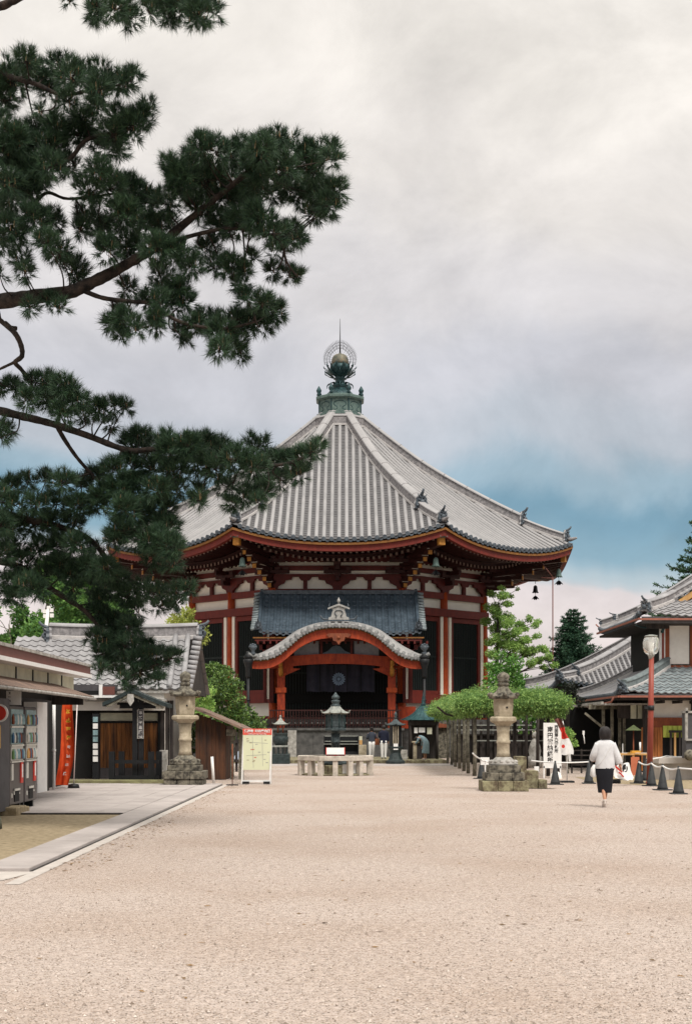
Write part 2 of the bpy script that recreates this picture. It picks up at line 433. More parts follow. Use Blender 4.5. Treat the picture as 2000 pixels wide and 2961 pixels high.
def demon_tile(mb, c, d, w, h, mi=0, rim=1):
    """ridge-end tile: shouldered plate with scrolls, boss and a horn rising over it"""
    c = Vector(c); d = Vector((d[0], d[1], 0)).normalized(); x = Vector((d.y, -d.x, 0))
    T0 = mb.T
    mb.T = T0 @ Matrix(((x.x, d.x, 0, c.x),(x.y, d.y, 0, c.y),(0,0,1,c.z),(0,0,0,1)))
    pl = [(-w*.62,0),(-w*.5,h*.16),(-w*.56,h*.34),(-w*.44,h*.55),(-w*.46,h*.72),(-w*.26,h*.86),(0,h),(w*.26,h*.86),(w*.46,h*.72),(w*.44,h*.55),(w*.56,h*.34),(w*.5,h*.16),(w*.62,0)]
    mb.prism(pl, 0, .10, mi)
    mb.prism([(a*1.12, b*1.07) for a, b in pl], -.07, -.001, rim)
    mb.ball((0,.13,h*.42), w*.24, 10, 6, mi, sz=1.1)
    for s in (-1,1):
        mb.ball((s*w*.24,.12,h*.6), w*.11, 8, 5, mi); mb.ball((s*w*.38,.11,h*.2), w*.13, 8, 5, mi)
        mb.tube([(s*w*.1,.12,h*.72),(s*w*.3,.16,h*.88),(s*w*.42,.14,h*1.02)], [w*.07,w*.05,w*.02], 6, mi)
    mb.tube([(0,-.12,h*.88),(0,.08,h*1.0),(0,.22,h*1.14),(0,.30,h*1.34)], [w*.15,w*.14,w*.11,w*.09], 8, mi)
    mb.T = T0
# ============================================================ the octagonal hall
C = 86.57; XB = -.47; XR = -.36; A = 8.50; SIDE = 7.04
TEMPLE = thing('octagonal_temple_hall', 'large vermilion octagonal temple hall with a tall grey tiled roof and a gabled porch', 'temple hall', (XB, C, 0))
def fm(k, xc=XB): return Matrix.Translation((xc, C, 0)) @ Matrix.Rotation(k*PI/4, 4, 'Z')
VIS = (0,1,2,6,7)                   # faces that can show from the court; the rest get plain walls
def octo(ap):
    Rr = ap/math.cos(PI/8)
    return [(XB+Rr*math.cos(PI/8+k*PI/4), C+Rr*math.sin(PI/8+k*PI/4)) for k in range(8)]
# podium
b = MB(); b.slab(octo(10.3), 0, 1.82, 0); b.slab(octo(10.5), 1.82, 2.1, 1); b.slab(octo(10.55), 0, .25, 1)
for k in VIS:
    b.T = fm(k)
    for i in range(-2,3): b.box(i*2.1-.1, i*2.1+.1, -10.37, -10.28, .25, 1.82, 1)
b.T = Matrix.Identity(4)
b.build('podium', ['podium', 'podium'], TEMPLE)
# plaster core
b = MB(); b.slab(octo(A-.14), 2.1, 12.0, 0); b.build('wall', 'cream_plaster', TEMPLE)
# columns
def column(s, d, T):
    b = MB(); b.T = T
    b.lathe([(.30,2.1),(.30,2.2),(.235,2.22),(.245,4.5),(.235,6.5),(.21,8.3),(.20,9.3)], 16, (s,-d,0), 0)
    b.build('column', 'verm_or', TEMPLE)
for k in range(8):
    column(-SIDE/2, A, fm(k))
    if k in VIS and k: column(0, A, fm(k))
bm = MB(); fr = MB(); gl = MB(); pl = MB()
for k in range(8):
    T = fm(k); e = SIDE/2+.12
    for ee, dd, z0, z1 in ((e,.30,7.9,8.34),(e+.05,.14,8.90,9.26),(e,.24,3.0,3.5),(e,.12,2.1,2.28)):
        b = MB(); b.T = T; b.box(-ee, ee, -A-dd, -A+.1, z0, z1)
        b.build('lintel_beam', ('black' if z0 < 5 else 'dred') if k == 0 else 'red', TEMPLE)  # porch darkness put into the front beams: black below, dark red above
    if k not in VIS: continue
    if k == 0:
        b = MB(); b.T = T                                         # dark lattice doors behind the porch
        b.box(-3.2, 3.2, -A-.06, -A+.1, 2.3, 7.7, 0)
        for i in range(40):
            x = -3.1+i*.16; b.box(x, x+.05, -A-.10, -A-.05, 2.4, 7.6, 1)
        for z in (3.4,4.6,5.8,6.8): b.box(-3.2, 3.2, -A-.12, -A-.05, z, z+.1, 1)
        b.build('door', ['black','grille'], TEMPLE)
        continue
    for s0, s1 in ((-SIDE/2, 0), (0, SIDE/2)):
        x0, x1 = s0+.47, s1-.47
        f = MB(); f.T = T
        for a0, a1, z0, z1 in ((x0,x0+.2,3.52,7.88),(x1-.2,x1,3.52,7.88),(x0+.2,x1-.2,3.5,3.72),(x0+.2,x1-.2,7.62,7.88)):
            f.box(a0, a1, -A-.12, -A+.1, z0, z1)
        for a0, a1 in ((s0+.25,s0+.46),(s1-.46,s1-.25)): f.box(a0, a1, -A-.17, -A+.1, 3.5, 7.9, 1)
        w_ = f.build('window', ['red','cream_plaster'], TEMPLE)
        g = MB(); g.T = T
        g.box(x0+.2, x1-.2, -A+.02, -A+.09, 3.72, 7.62, 0)
        n = 15
        for i in range(n):
            x = x0+.25+(x1-x0-.5)*i/(n-1)
            g.rbox((x,-A-.01,5.67), (.055,.055,3.9), PI/4, 1)
        g.box(x0+.2, x1-.2, -A-.03, -A+.01, 5.6, 5.68, 1)
        g.build('grille', ['black','grille'], w_)
# frieze: struts, bracket silhouettes and stacked beams with slots of plaster
for k in range(8):
    T = fm(k); b = MB(); b.T = T; e = SIDE/2
    ys = -A+.10
    for z0, z1, d in ((9.92,10.07,.12),(10.27,10.53,.15),(10.73,11.0,.19),(11.0,11.9,.5)):
        ee = e+d*.41
        b.box(-ee, ee, -A-d, ys, z0, z1)
    for s in (-SIDE/4, SIDE/4):
        b.box(s-.11, s+.11, -A-.05, ys, 9.26, 9.92)
        b.prism([(s-.34,9.86),(s-.22,9.72),(s+.22,9.72),(s+.34,9.86),(s+.34,9.93),(s-.34,9.93)], -A-.12, -A+.02)
    for s in (-e, 0, e):
        o = .22
        P_ = [(.24,9.26),(.30,9.42),(.46,9.50),(.62,9.56),(.70,9.72),(1.02,9.76),(1.06,9.93)]
        pts = [(s+min(a,99), z) for a, z in P_]; ptl = [(s-a, z) for a, z in P_][::-1]
        if s == e: poly = [(s-.02,9.26)]+[(s-.02,9.93)]+ptl[:]
        elif s == -e: poly = pts+[(s+.02,9.93),(s+.02,9.26)]
        else: poly = pts+ptl
        b.prism(poly, -A-.16, -A+.02)
    b.build('bracket_beam', 'dred', TEMPLE)
if True:
    # bracket arms reaching out to carry the eaves: blocks on arms, three steps
    for k in VIS:
        b = MB(); b.T = fm(k)
        for s in (0,) + ((-SIDE/4, SIDE/4) if False else ()):
            for i, (d, z) in enumerate(((.45,9.75),(.95,10.3),(1.45,10.75))):
                b.box(s-.10, s+.10, -A-d-.25, -A, z-.08, z+.16)
                b.rbox((s,-A-d,z+.25), (.34,.34,.18), taper=1.25)
                b.box(s-.75, s+.75, -A-d-.09, -A-d+.09, z+.32, z+.5)
                for q in (-.62,0,.62): b.rbox((s+q,-A-d,z+.58), (.24,.24,.14), taper=1.3)
        for s in (-SIDE/2*1.0, SIDE/2*1.0):
            for i, (d, z) in enumerate(((.45,9.75),(.95,10.3),(1.45,10.75))):
                sg = 1 if s > 0 else -1; ss = s+sg*d*.414
                b.box(min(ss,ss-sg*1.1), max(ss,ss-sg*1.1), -A-d-.09, -A-d+.09, z+.32, z+.5)
                for q in (0,.45,.9): b.rbox((ss-sg*q,-A-d,z+.58), (.24,.24,.14), taper=1.3)
        b.box(-4.1, 4.1, -A-1.6, -A-1.38, 11.32, 11.6)
        # slats of the coved ceiling between the brackets, with pale board ends
        for i in range(-11,12):
            x = i*.34
            b.beam((x,-A-.5,11.1), (x,-A-1.5,11.6), .1, .1)
            b.rbox((x*1.02, -A-.38, 10.68), (.17,.02,.09), 0, 1, taper=.6)
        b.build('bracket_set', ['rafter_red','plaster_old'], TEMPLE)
    for k in (0,1,7,2):
        b = MB(); b.T = fm(k) @ Matrix.Translation((-SIDE/2,-A,0)) @ Matrix.Rotation(-PI/8,4,'Z')
        # diagonal arms at the corner, ochre faced ends
        for i in range(6):
            d = .45+i*.62; z = 9.42+i*.29
            b.beam((0,.1,z), (0,-d,z+.02), .2, .2, 0)
            b.box(-.105, .105, -d-.05, -d, z-.115, z+.105, 1)
            b.rbox((0,-d+.16,z+.19), (.34,.34,.14), taper=1.3, mi=0)
            b.rbox((0,-d-.025,z+.20), (.36,.03,.045), mi=2)
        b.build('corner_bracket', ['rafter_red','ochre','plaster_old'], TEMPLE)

# ---------------- roof
RR = [1.3,3.3,5.47,8.11,11.28,14.2]; RZ = [20.08,18.45,16.80,15.15,13.42,12.15]
def ridge_z(r): return catmull(RR, RZ, r) + (.10*max(0,(r-12.2)/2.2)**2)
D0, D1 = 1.25, 13.28; V = D1-D0; TN = math.tan(PI/8)
def zface(u, v):
    d = D1-v; t = max(0., (d-D0)/(D1-D0)); wd = max(d*TN, .05)
    s = min(1., abs(u)/wd)
    return ridge_z(d/math.cos(PI/8)) - .80*(1-s**2.3)*t**3.0 - .02
eave_n = 28
def eave_strip(b, d_, z0, z1, th, mi, k):
    W = d_*TN
    vs = []; fs = []
    for i in range(eave_n+1):
        u = -W+2*W*i/eave_n; z = zface(u*D1/d_*.9999, 0)
        for y, zz in ((-d_, z+z0),(-d_, z+z1),(-d_+th, z+z1),(-d_+th, z+z0)): vs.append((u if y == -d_ else u*(d_-th)/d_, y, zz))
    for i in range(eave_n):
        for q in range(4): fs.append((i*4+q, i*4+(q+1)%4, (i+1)*4+(q+1)%4, (i+1)*4+q))
    b.add(vs, fs, mi, False)
for k in range(8):
    b = MB(); b.T = fm(k, XR) @ Matrix.Translation((0,-D1,0))
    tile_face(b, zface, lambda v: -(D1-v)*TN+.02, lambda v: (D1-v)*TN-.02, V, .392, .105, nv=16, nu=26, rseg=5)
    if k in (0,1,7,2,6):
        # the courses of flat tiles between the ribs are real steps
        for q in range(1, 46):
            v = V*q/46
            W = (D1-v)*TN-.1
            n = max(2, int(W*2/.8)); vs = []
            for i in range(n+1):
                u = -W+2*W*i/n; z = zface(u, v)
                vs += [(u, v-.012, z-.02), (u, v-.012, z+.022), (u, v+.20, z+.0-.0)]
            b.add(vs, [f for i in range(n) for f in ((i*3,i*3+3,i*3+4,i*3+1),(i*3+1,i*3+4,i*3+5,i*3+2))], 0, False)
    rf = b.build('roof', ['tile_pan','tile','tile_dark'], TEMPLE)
    # corner ridge between this face and the previous one: two stages with demon tiles
    a = -PI/2 + k*PI/4 - PI/8; dx, dy = math.cos(a), math.sin(a)
    def rp(r, dz=0): return (XR+dx*r, C+dy*r, ridge_z(r)+dz)
    g = MB(); g.mi = 0
    ridge_run(g, [rp(1.2+(11.35-1.2)*i/22) for i in range(23)], .46, .62, seams=1.25)
    g.build('ridge', ['mortar','ridge','tile'], rf)
    g = MB()
    ridge_run(g, [rp(11.45+(13.9-11.45)*i/8) for i in range(9)], .38, .42)
    # little upturned horn tile at the very tip
    g.tube([rp(13.8,.1), rp(14.25,.16), rp(14.6,.36)], [.14,.12,.06], 8, 1)
    g.build('lower_ridge', ['mortar','ridge','tile'], rf)
    g = MB(); demon_tile(g, rp(11.42,.0), (dx,dy), .66, .76, 0, 1); g.build('ridge_end_tile', ['tile_dark','tile'], rf)
    g = MB(); demon_tile(g, rp(13.97,-.02), (dx,dy), .52, .62, 0, 1); g.build('ridge_end_tile', ['tile_dark','tile'], rf)
    # eave boards and rafters
    e = MB(); e.T = fm(k, XR)
    eave_strip(e, D1-.02, -.17, -.29, .3, 0, k)
    eave_strip(e, D1-.14, -.29, -.60, .3, 1, k)
    e.build('eave_board', ['ochre_dk','red'], rf)
    e = MB(); e.T = fm(k, XR)
    def zs(u, d, dz):                     # soffit line follows the eave and rises inward a little
        W = d*TN; return zface(max(-1,min(1,u/W))*D1*TN*.999, 0) + dz + (D1-d)*.10
    # soffit boards
    e.grid(lambda a_, b_: ((-1+2*a_)*(D1-.3-b_*2.35)*TN, -(D1-.3-b_*2.35), zs((-1+2*a_)*(D1-.3-b_*2.35)*TN, D1-.3-b_*2.35, -.52)), 20, 3, 1)
    e.grid(lambda a_, b_: ((-1+2*a_)*(D1-2.4-b_*2.5)*TN, -(D1-2.4-b_*2.5), zs((-1+2*a_)*(D1-2.4-b_*2.5)*TN, D1-2.4-b_*2.5, -.88)), 20, 3, 1)
    if k in VIS:
        for i in range(-17,18):
            u = i*.305
            d2 = 10.75
            if abs(u) > (D1-.4)*TN-.15: continue
            d2 = max(d2, abs(u)/TN+.25)
            if d2 < D1-.6:
                a_ = (u, -(D1-.42), zs(u, D1-.42, -.64)); b_ = (u, -d2, zs(u, d2, -.64))
                e.beam(a_, b_, .12, .15, 0)
                e.rbox((u, -(D1-.42)-.012, a_[2]), (.115,.02,.14), mi=2)
            d3 = max(8.6, abs(u)/TN+.25)
            if d3 < 10.6 and abs(u) < 10.7*TN-.1:
                a_ = (u, -10.85, zs(u, 10.85, -1.02)); b_ = (u, -d3, zs(u, d3, -1.0))
                e.beam(a_, b_, .13, .17, 0)
                e.rbox((u, -10.865, a_[2]), (.12,.02,.15), mi=2)
        W = 10.72*TN
        n = 16
        for i in range(n):
            u0, u1 = -W+2*W*i/n, -W+2*W*(i+1)/n
            e.beam((u0,-10.72,zs(u0,10.72,-.84)), (u1,-10.72,zs(u1,10.72,-.84)), .16, .18, 0)
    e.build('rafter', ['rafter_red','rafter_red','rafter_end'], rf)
    # corner rafter with a patinated cap
    e = MB()
    def q(r, z): return (XR+dx*r, C+dy*r, z)
    e.beam(q(8.8,10.95), q(13.75,11.28), .30, .34, 0); e.beam(q(8.8,10.5), q(12.0,10.75), .28, .30, 0)
    e.beam(q(13.7,11.29), q(13.95,11.31), .34, .38, 1)
    e.beam(q(13.55,11.49), q(14.15,11.54), .42, .07, 2)
    e.build('corner_rafter', ['rafter_red','ochre','copper'], rf)

# ---------------- finial
FI = MB(); Z0 = 20.60
FI.lathe([(1.52,Z0-.12),(1.52,Z0),(1.36,Z0+.02),(1.34,Z0+.82),(1.44,Z0+.84),(1.56,Z0+.92),(1.56,Z0+1.05),(1.30,Z0+1.16)], 8, (XR,C,0), 0, False, rot=PI/8)
FI2 = None
finial = FI.build('finial', ['copper'], TEMPLE)
b = MB()
for k in range(8):
    b.T = fm(k, XR)
    r_ = 1.34*math.cos(PI/8)
    b.box(-.56, -.49, -r_-.04, -r_, Z0+.02, Z0+.84); b.box(.49, .56, -r_-.04, -r_, Z0+.02, Z0+.84)
    pts = [(-.34,Z0+.16),(-.16,Z0+.20),(-.20,Z0+.34),(-.36,Z0+.46),(-.30,Z0+.62),(0,Z0+.70),(.30,Z0+.62),(.36,Z0+.46),(.20,Z0+.34),(.16,Z0+.20),(.34,Z0+.16)]
    b.tube(path([(x,-r_-.01,z) for x, z in pts], 3), .022, 5)
b.T = Matrix.Identity(4)
b.build('panel_trim', 'copper_dk', finial)
for k in range(8):
    a = PI/8+k*PI/4
    b = MB(); b.lathe([(.09,0),(.09,.12),(.13,.16),(.07,.20),(.14,.30),(.16,.40),(.10,.52),(.02,.66)], 10, (XR+1.38*math.cos(a), C+1.38*math.sin(a), Z0+1.05), 0)
    b.build('corner_knob', 'copper_dk', finial)
b = MB()
c0 = (XR,C,Z0)
b.lathe([(.95,1.14),(.80,1.36),(.50,1.62),(.40,1.76),(.60,1.84),(.34,1.98),(.27,2.2),(.40,2.26),(.28,2.36),(.30,2.45),(.50,2.62),(.62,2.85),(.60,3.05),(.50,3.16)], 20, c0, 0)
for ring, (n, r0, z0, r1, z1, wd, cur) in enumerate(((10,.40,2.38,.98,2.95,.22,.25),(10,.42,2.32,.95,2.62,.20,.12),(8,.42,1.80,.78,1.86,.20,-.22),(12,.45,2.5,.82,3.1,.18,.3))):
    for i in range(n):
        a = 2*PI*(i+.5*(ring%2))/n
        dx, dy = math.cos(a), math.sin(a)
        m = 6; vs = []
        for j in range(m+1):
            t = j/m; r = r0+(r1-r0)*t; z = z0+(z1-z0)*t + (-cur*math.sin(PI*t)*.45 if cur > 0 else -cur*math.sin(PI*t)*.5)
            ww = wd*math.sin(PI*(.18+.74*t))*.62
            for s in (-1,0,1): vs.append((c0[0]+dx*r-dy*ww*s, c0[1]+dy*r+dx*ww*s, c0[2]+z+(.05 if s else 0)))
        b.add(vs, [(j*3+s, j*3+s+1, j*3+s+4, j*3+s+3) for j in range(m) for s in (0,1)], 0, True)
        e_ = (c0[0]+dx*r1, c0[1]+dy*r1, c0[2]+z1)
        b.tube([(c0[0]+dx*(r1-.12), c0[1]+dy*(r1-.12), c0[2]+z1-.08*(1 if cur > 0 else -1)), e_, (c0[0]+dx*(r1+.02), c0[1]+dy*(r1+.02), c0[2]+z1+.1*(1 if cur > 0 else -1.8))], [.03,.035,.015], 5, 0)
b.build('lotus_base', 'copper_dk', finial)
g = MB()
ridge_run(g, [(XR+1.62*math.cos(PI/8+q*PI/4), C+1.62*math.sin(PI/8+q*PI/4), 19.78) for q in range(10)], .34, .62)
g.build('collar_ridge', ['mortar','ridge','tile'], TEMPLE)
b = MB(); b.lathe([(.50,3.1),(.53,3.3),(.50,3.5),(.42,3.66),(.28,3.76),(.12,3.80),(.07,3.86)], 20, c0, 0); b.build('jewel', 'gold', finial)
b = MB(); b.tube([(XR,C,Z0+3.8),(XR,C,Z0+4.6),(XR,C,Z0+5.95)], [.06,.035,.012], 6); b.build('rod', 'iron', finial)
b = MB()
for ri, (r, n) in enumerate(((.62,30),(.78,38),(.93,46))):
    for i in range(n+1):
        a = -.35+(PI+.7)*i/n
        if r < .7 and i % 2: pass
        ca, sa = math.cos(a), math.sin(a)
        h = 1.0 + .12*max(0, sa)**6
        p = (XR+ca*r, C, Z0+3.45+sa*r*h)
        dd = .17
        a2 = a+(.10 if ca < 0 else -.10)*1.2
        p2 = (XR+ca*r+math.cos(a2)*dd*.6+0, C, Z0+3.45+sa*r*h+math.sin(a2)*dd*.6+dd*.55)
        b.tube([p, p2], [.016,.005], 4, smooth=False, caps=False)
    b.tube([(XR+math.cos(-.35+(PI+.7)*i/40)*r, C, Z0+3.45+math.sin(-.35+(PI+.7)*i/40)*r*(1+.12*max(0, math.sin(-.35+(PI+.7)*i/40))**6)) for i in range(41)], .008, 4, caps=False)
for i in range(15):
    a = -.2+(PI+.4)*i/14
    b.tube([(XR+math.cos(a)*.5, C, Z0+3.45+math.sin(a)*.45), (XR+math.cos(a)*.93, C, Z0+3.45+math.sin(a)*.93)], .007, 4, caps=False)
b.build('flame_halo', 'iron', finial)

# ---------------- gabled porch
PC = 0.0
def X_(px, Y): return PX(px, Y)
b = MB()                                    # stone landing with the dark retaining wall
b.box(-3.55+XB, 3.35+XB, 73.0, 76.35, 0, 1.5, 0); b.box(-3.65+XB, 3.45+XB, 72.9, 76.3, 1.5, 1.62, 0)
b.box(PX(832,72.6), PX(857,72.6), 72.55, 72.9, 0, 1.5, 1)
for x in (-2.4,-1.2,0,1.2,2.4): b.box(XB+x-.02, XB+x+.02, 72.97, 73.01, 0, 1.5, 0)
b.build('porch_landing', ['podium','stone_gr'], TEMPLE)
b = MB()                                    # lattice railing along the landing
for i in range(46):
    x = XB-3.4+i*.146; b.box(x-.022, x+.022, 73.02, 73.08, 1.62, 2.55, 0)
for z in (1.75,2.1,2.5): b.box(XB-3.45, XB+3.3, 73.08, 73.13, z, z+.06, 0)
for i in range(23): b.ball((XB-3.3+i*.29, 72.98, 1.86), .05, 8, 5, 1)
b.build('railing', [M.setdefault('rail_dk', mat('dark_railing_paint', (.045,.010,.008), (.02,.006,.005), .6, 6)),'podium'], TEMPLE)
pcs = []
for px in (813, 1132):
    x = PX(px, 74)
    c = MB()
    c.box(x-.20, x+.20, 73.8, 74.2, .25, 5.15)
    col = c.build('porch_column', 'verm', TEMPLE, bevel=.03)
    c = MB(); c.box(x-.27, x+.27, 73.73, 74.27, 3.45, 3.72); c.build('collar', 'verm_or', col, bevel=.02)
    c = MB(); c.box(x-.33, x+.33, 73.67, 74.33, 0, .3); c.build('base_stone', 'stone_gr', col, bevel=.03)
    c = MB()
    c.rbox((x,74,4.42), (.42,.42,.16), taper=1.25); c.rbox((x,74,4.60), (.5,.5,.1))
    for z, L_ in ((4.72,.62),(4.98,.9)):
        c.box(x-L_, x+L_, 73.9, 74.1, z, z+.14)
        for s in (-1,0,1): c.rbox((x+s*(L_-.12),74,z+.2), (.22,.24,.12), taper=1.25)
    # carved nosing pointing forward, ochre
    c.tube(path([(x,73.8,4.4),(x,73.4,4.5),(x,73.25,4.75),(x,73.45,4.9)],4), [.13]*4+[.12]*4+[.08]*5, 8, 1)
    c.tube(path([(x,73.8,4.75),(x,73.3,4.85),(x,73.2,5.1)],4), [.10]*9, 8, 1)
    c.build('bracket', ['verm','ochre'], col)
# rainbow beam and gable infill
xl, xr = PX(813,74), PX(1132,74); xm = (xl+xr)/2
b = MB()
n = 24; w_ = (xr-xl)/2-.1
top = [(xm-w_+2*w_*i/n, 5.32+.16*math.cos((i/n-.5)*PI)) for i in range(n+1)]
bot = [(xm-w_+2*w_*i/n, 4.72+.24*math.cos((i/n-.5)*PI)**.6 if 0 < i < n else 4.62) for i in range(n+1)]
for i in range(n):
    (x0,z0),(x1,z1) = top[i], top[i+1]; (u0,v0),(u1,v1) = bot[i], bot[i+1]
    b.prism([(u0,v0),(u1,v1),(x1,z1),(x0,z0)], 73.82, 74.12)
for s in (-1,1):
    b.prism([(xm+s*(w_-.9),4.70),(xm+s*(w_-.1),4.35),(xm+s*(w_-.1),4.75)], 73.88, 74.06)
b.build('rainbow_beam', 'verm', TEMPLE)
KS = [0,.12,.24,.34,.45,.53,.61,.68,.77,.88,1.0]; KH = [1,.99,.94,.84,.67,.49,.30,.16,.05,.0,.01]
KW = PX(1233,72.3)-PX(979,72.3); KX = PX(979,72.3); ZE = 5.18; ZH = 1.66
def kz(x): return ZE+ZH*catmull(KS, KH, min(1.03, abs(x)/KW))
b = MB()
# dark boards behind the gable, paler side panels, frog-leg strut
n = 30
for i in range(n):
    x0 = -2.75+5.5*i/n; x1 = x0+5.5/n
    if min(kz(x0),kz(x1)) > 5.5: b.prism([(xm+x0,5.35),(xm+x1,5.35),(xm+x1,kz(x1)-.25),(xm+x0,kz(x0)-.25)], 74.02, 74.08, 0 if abs(x0+.09) < .95 or abs(x0+.09) > 2.2 else 1)
b.build('gable_infill', ['black','panel_grey'], TEMPLE)
b = MB()
pts = [(-.95,5.46),(-.75,5.5),(-.45,5.62),(-.2,5.86),(0,5.92),(.2,5.86),(.45,5.62),(.75,5.5),(.95,5.46),(.9,5.42),(-.9,5.42)]
b.prism([(xm+x,z) for x, z in pts], 73.86, 73.98, 0)
b.rbox((xm,73.92,6.02), (.4,.24,.16), taper=1.3, mi=1); b.box(xm-.8, xm+.8, 73.86, 73.98, 6.12, 6.26, 1)
for s in (-1,1): b.box(xm+s*.78-.06, xm+s*.78+.06, 73.86, 73.98, 5.46, 6.12, 1)
b.build('frog_leg_strut', ['tile_blue','dred'], TEMPLE)
# curved bargeboard
b = MB(); n = 48
for i in range(n):
    x0 = -KW*.985+2*KW*.985*i/n; x1 = x0+2*KW*.985/n
    t0 = .50-.10*abs(x0)/KW; t1 = .50-.10*abs(x1)/KW
    b.prism([(KX+x0,kz(x0)-.14-t0),(KX+x1,kz(x1)-.14-t1),(KX+x1,kz(x1)-.13),(KX+x0,kz(x0)-.13)], 72.45, 72.62, 0)
    b.prism([(KX+x0,kz(x0)-.17),(KX+x1,kz(x1)-.17),(KX+x1,kz(x1)-.12),(KX+x0,kz(x0)-.12)], 72.40, 72.45, 1)
    # soffit behind
    b.prism([(KX+x0,kz(x0)-.30),(KX+x1,kz(x1)-.30),(KX+x1,kz(x1)-.22),(KX+x0,kz(x0)-.22)], 72.62, 76.5, 2)
b.build('bargeboard', ['verm','ochre_dk','dred'], TEMPLE)
b = MB()                                    # pendant at the crown of the gable
pts = [(-.62,6.36),(-.5,6.22),(-.33,6.26),(-.28,6.06),(-.12,6.02),(0,5.86),(.12,6.02),(.28,6.06),(.33,6.26),(.5,6.22),(.62,6.36),(.5,6.44),(-.5,6.44)]
b.prism([(KX+x,z) for x, z in pts], 72.34, 72.44, 0); b.ball((KX,72.33,6.22), .09, 8, 6, 0)
b.build('gable_pendant', 'wood_red', TEMPLE)
# karahafu tiles
b = MB()
def ksurf(a, v):
    x = (-1+2*a)*KW*(1-.0*v); t = v
    rise = catmull([0,.24,.42,.53,.67,.82,.93,1.0], [.27,.28,.40,.53,.60,.46,.26,.14], abs(x/KW))*math.sin(min(1, t*4)*PI/2)
    return (KX+x*(1.0 if t < .01 else .985), 72.3+t*4.2, kz(x)+.03+rise)
b.grid(lambda a, v: ksurf(a, v**1.6), 60, 12, 0)
# verge course along the front: lip tiles and discs following the curve
L_ = 0; xs = [-KW]; x = -KW
while x < KW:
    st = .02; dz = kz(x+st)-kz(x); L_ += math.hypot(st, dz); x += st
    if L_ > .335: xs.append(x); L_ = 0
for j, x in enumerate(xs):
    z = kz(x)-.02; sl_ = math.atan2(kz(x+.05)-kz(x-.05), .1)
    T0 = b.T; b.T = Matrix.Translation((KX+x,72.24,z)) @ Matrix.Rotation(-sl_,4,'Y')
    n = 12; c1 = [(math.cos(2*PI*i/n)*.095,-.03,math.sin(2*PI*i/n)*.095) for i in range(n)]; c2 = [(p[0],.28,p[2]+.16) for p in c1]
    b.add(c1+c2, [tuple(range(n))]+[(i,i+n,(i+1)%n+n,(i+1)%n) for i in range(n)], 1)
    c3 = [(math.cos(2*PI*i/n)*.06,-.045,math.sin(2*PI*i/n)*.06) for i in range(n)]; b.add(c3, [tuple(range(n))], 2)
    pl_ = [(.09,.05),(.17,-.05),(.25,.05),(.25,-.02),(.17,-.13),(.09,-.02)]
    b.prism(pl_, -.02, .2, 1)
    b.T = T0
for s in (-1,1):                            # curled corner
    b.tube(path([(KX+s*KW*.93,72.3,ZE+.1),(KX+s*KW*.99,72.2,ZE+.12),(KX+s*KW*1.03,72.15,ZE+.22)],4), [.12]*6+[.10]*3, 8, 1)
for i in range(60):
    x0 = -KW+2*KW*i/60; x1 = x0+2*KW/60
    b.prism([(KX+x0,kz(x0)-.10),(KX+x1,kz(x1)-.10),(KX+x1,kz(x1)+.05),(KX+x0,kz(x0)+.05)], 72.26, 72.36, 1)
kr = b.build('gable_roof', ['tile_pan','tile','ridge'], TEMPLE)
kr.data.materials[0] = M.setdefault('porch_grey', mat('grey_porch_tile', (.38,.37,.36), (.20,.20,.20), .6, 3)); kr.data.materials[1] = M.setdefault('porch_disc', mat('grey_disc_tile', (.27,.27,.265), (.12,.125,.125), .6, 5, .3, 30, contrast=1.3))
b = MB()                                    # crest ornament riding the gable
zc = kz(0)+.30
pts = [(-.62,0),(-.60,.12),(-.46,.16),(-.42,.34),(-.34,.52),(-.44,.60),(-.40,.66),(-.2,.62),(-.12,.74),(0,.82),(.12,.74),(.2,.62),(.40,.66),(.44,.60),(.34,.52),(.42,.34),(.46,.16),(.60,.12),(.62,0)]
b.prism([(KX+x*.85,zc+z*.98) for x, z in pts], 72.5, 72.75, 0)
b.prism([(KX+x*1.12,zc+z) for x, z in ((-.5,.52),(0,.72),(.5,.52),(.5,.60),(0,.82),(-.5,.60))], 72.42, 72.52, 0)
b.tube(path([(KX+x,72.47,zc+z) for x, z in ((-.16,.12),(-.1,.2),(-.2,.3),(-.16,.44),(0,.48),(.16,.44),(.2,.3),(.1,.2),(.16,.12))],3), .02, 5, 1)
b.lathe([(.05,.86),(.08,.94),(.09,1.0),(.03,1.1),(.005,1.16)], 8, (KX,72.62,zc), 0)
for s in (-1,1): b.tube(path([(KX+s*.5,72.6,zc+.02),(KX+s*.8,72.6,zc+.05),(KX+s*.95,72.6,zc+.22)],4), .05, 6, 1)
for s in (-1,1): b.tube([(KX+s*.4,72.6,zc+.58),(KX+s*.5,72.6,zc+.72),(KX+s*.44,72.6,zc+.88)], [.03,.03,.01], 5, 1)
b.build('crest_tile', [M.setdefault('crest_grey', mat('grey_crest_tile', (.42,.41,.39), (.22,.22,.21), .7, 9)),'tile_dark'], kr)
for s in (-1,1):
    b = MB(); x = KX+s*(KW-.12)
    b.lathe([(.10,.0),(.14,.12),(.08,.24),(.17,.34),(.19,.46),(.10,.52)], 10, (x,72.2,ZE+.12), 0)
    for q in range(5):
        a = q*PI/4; b.ball((x+math.cos(a)*.15,72.18,ZE+.56+math.sin(a)*.12), .07, 8, 5, 0)
    b.build('corner_finial', 'tile_dark', kr)
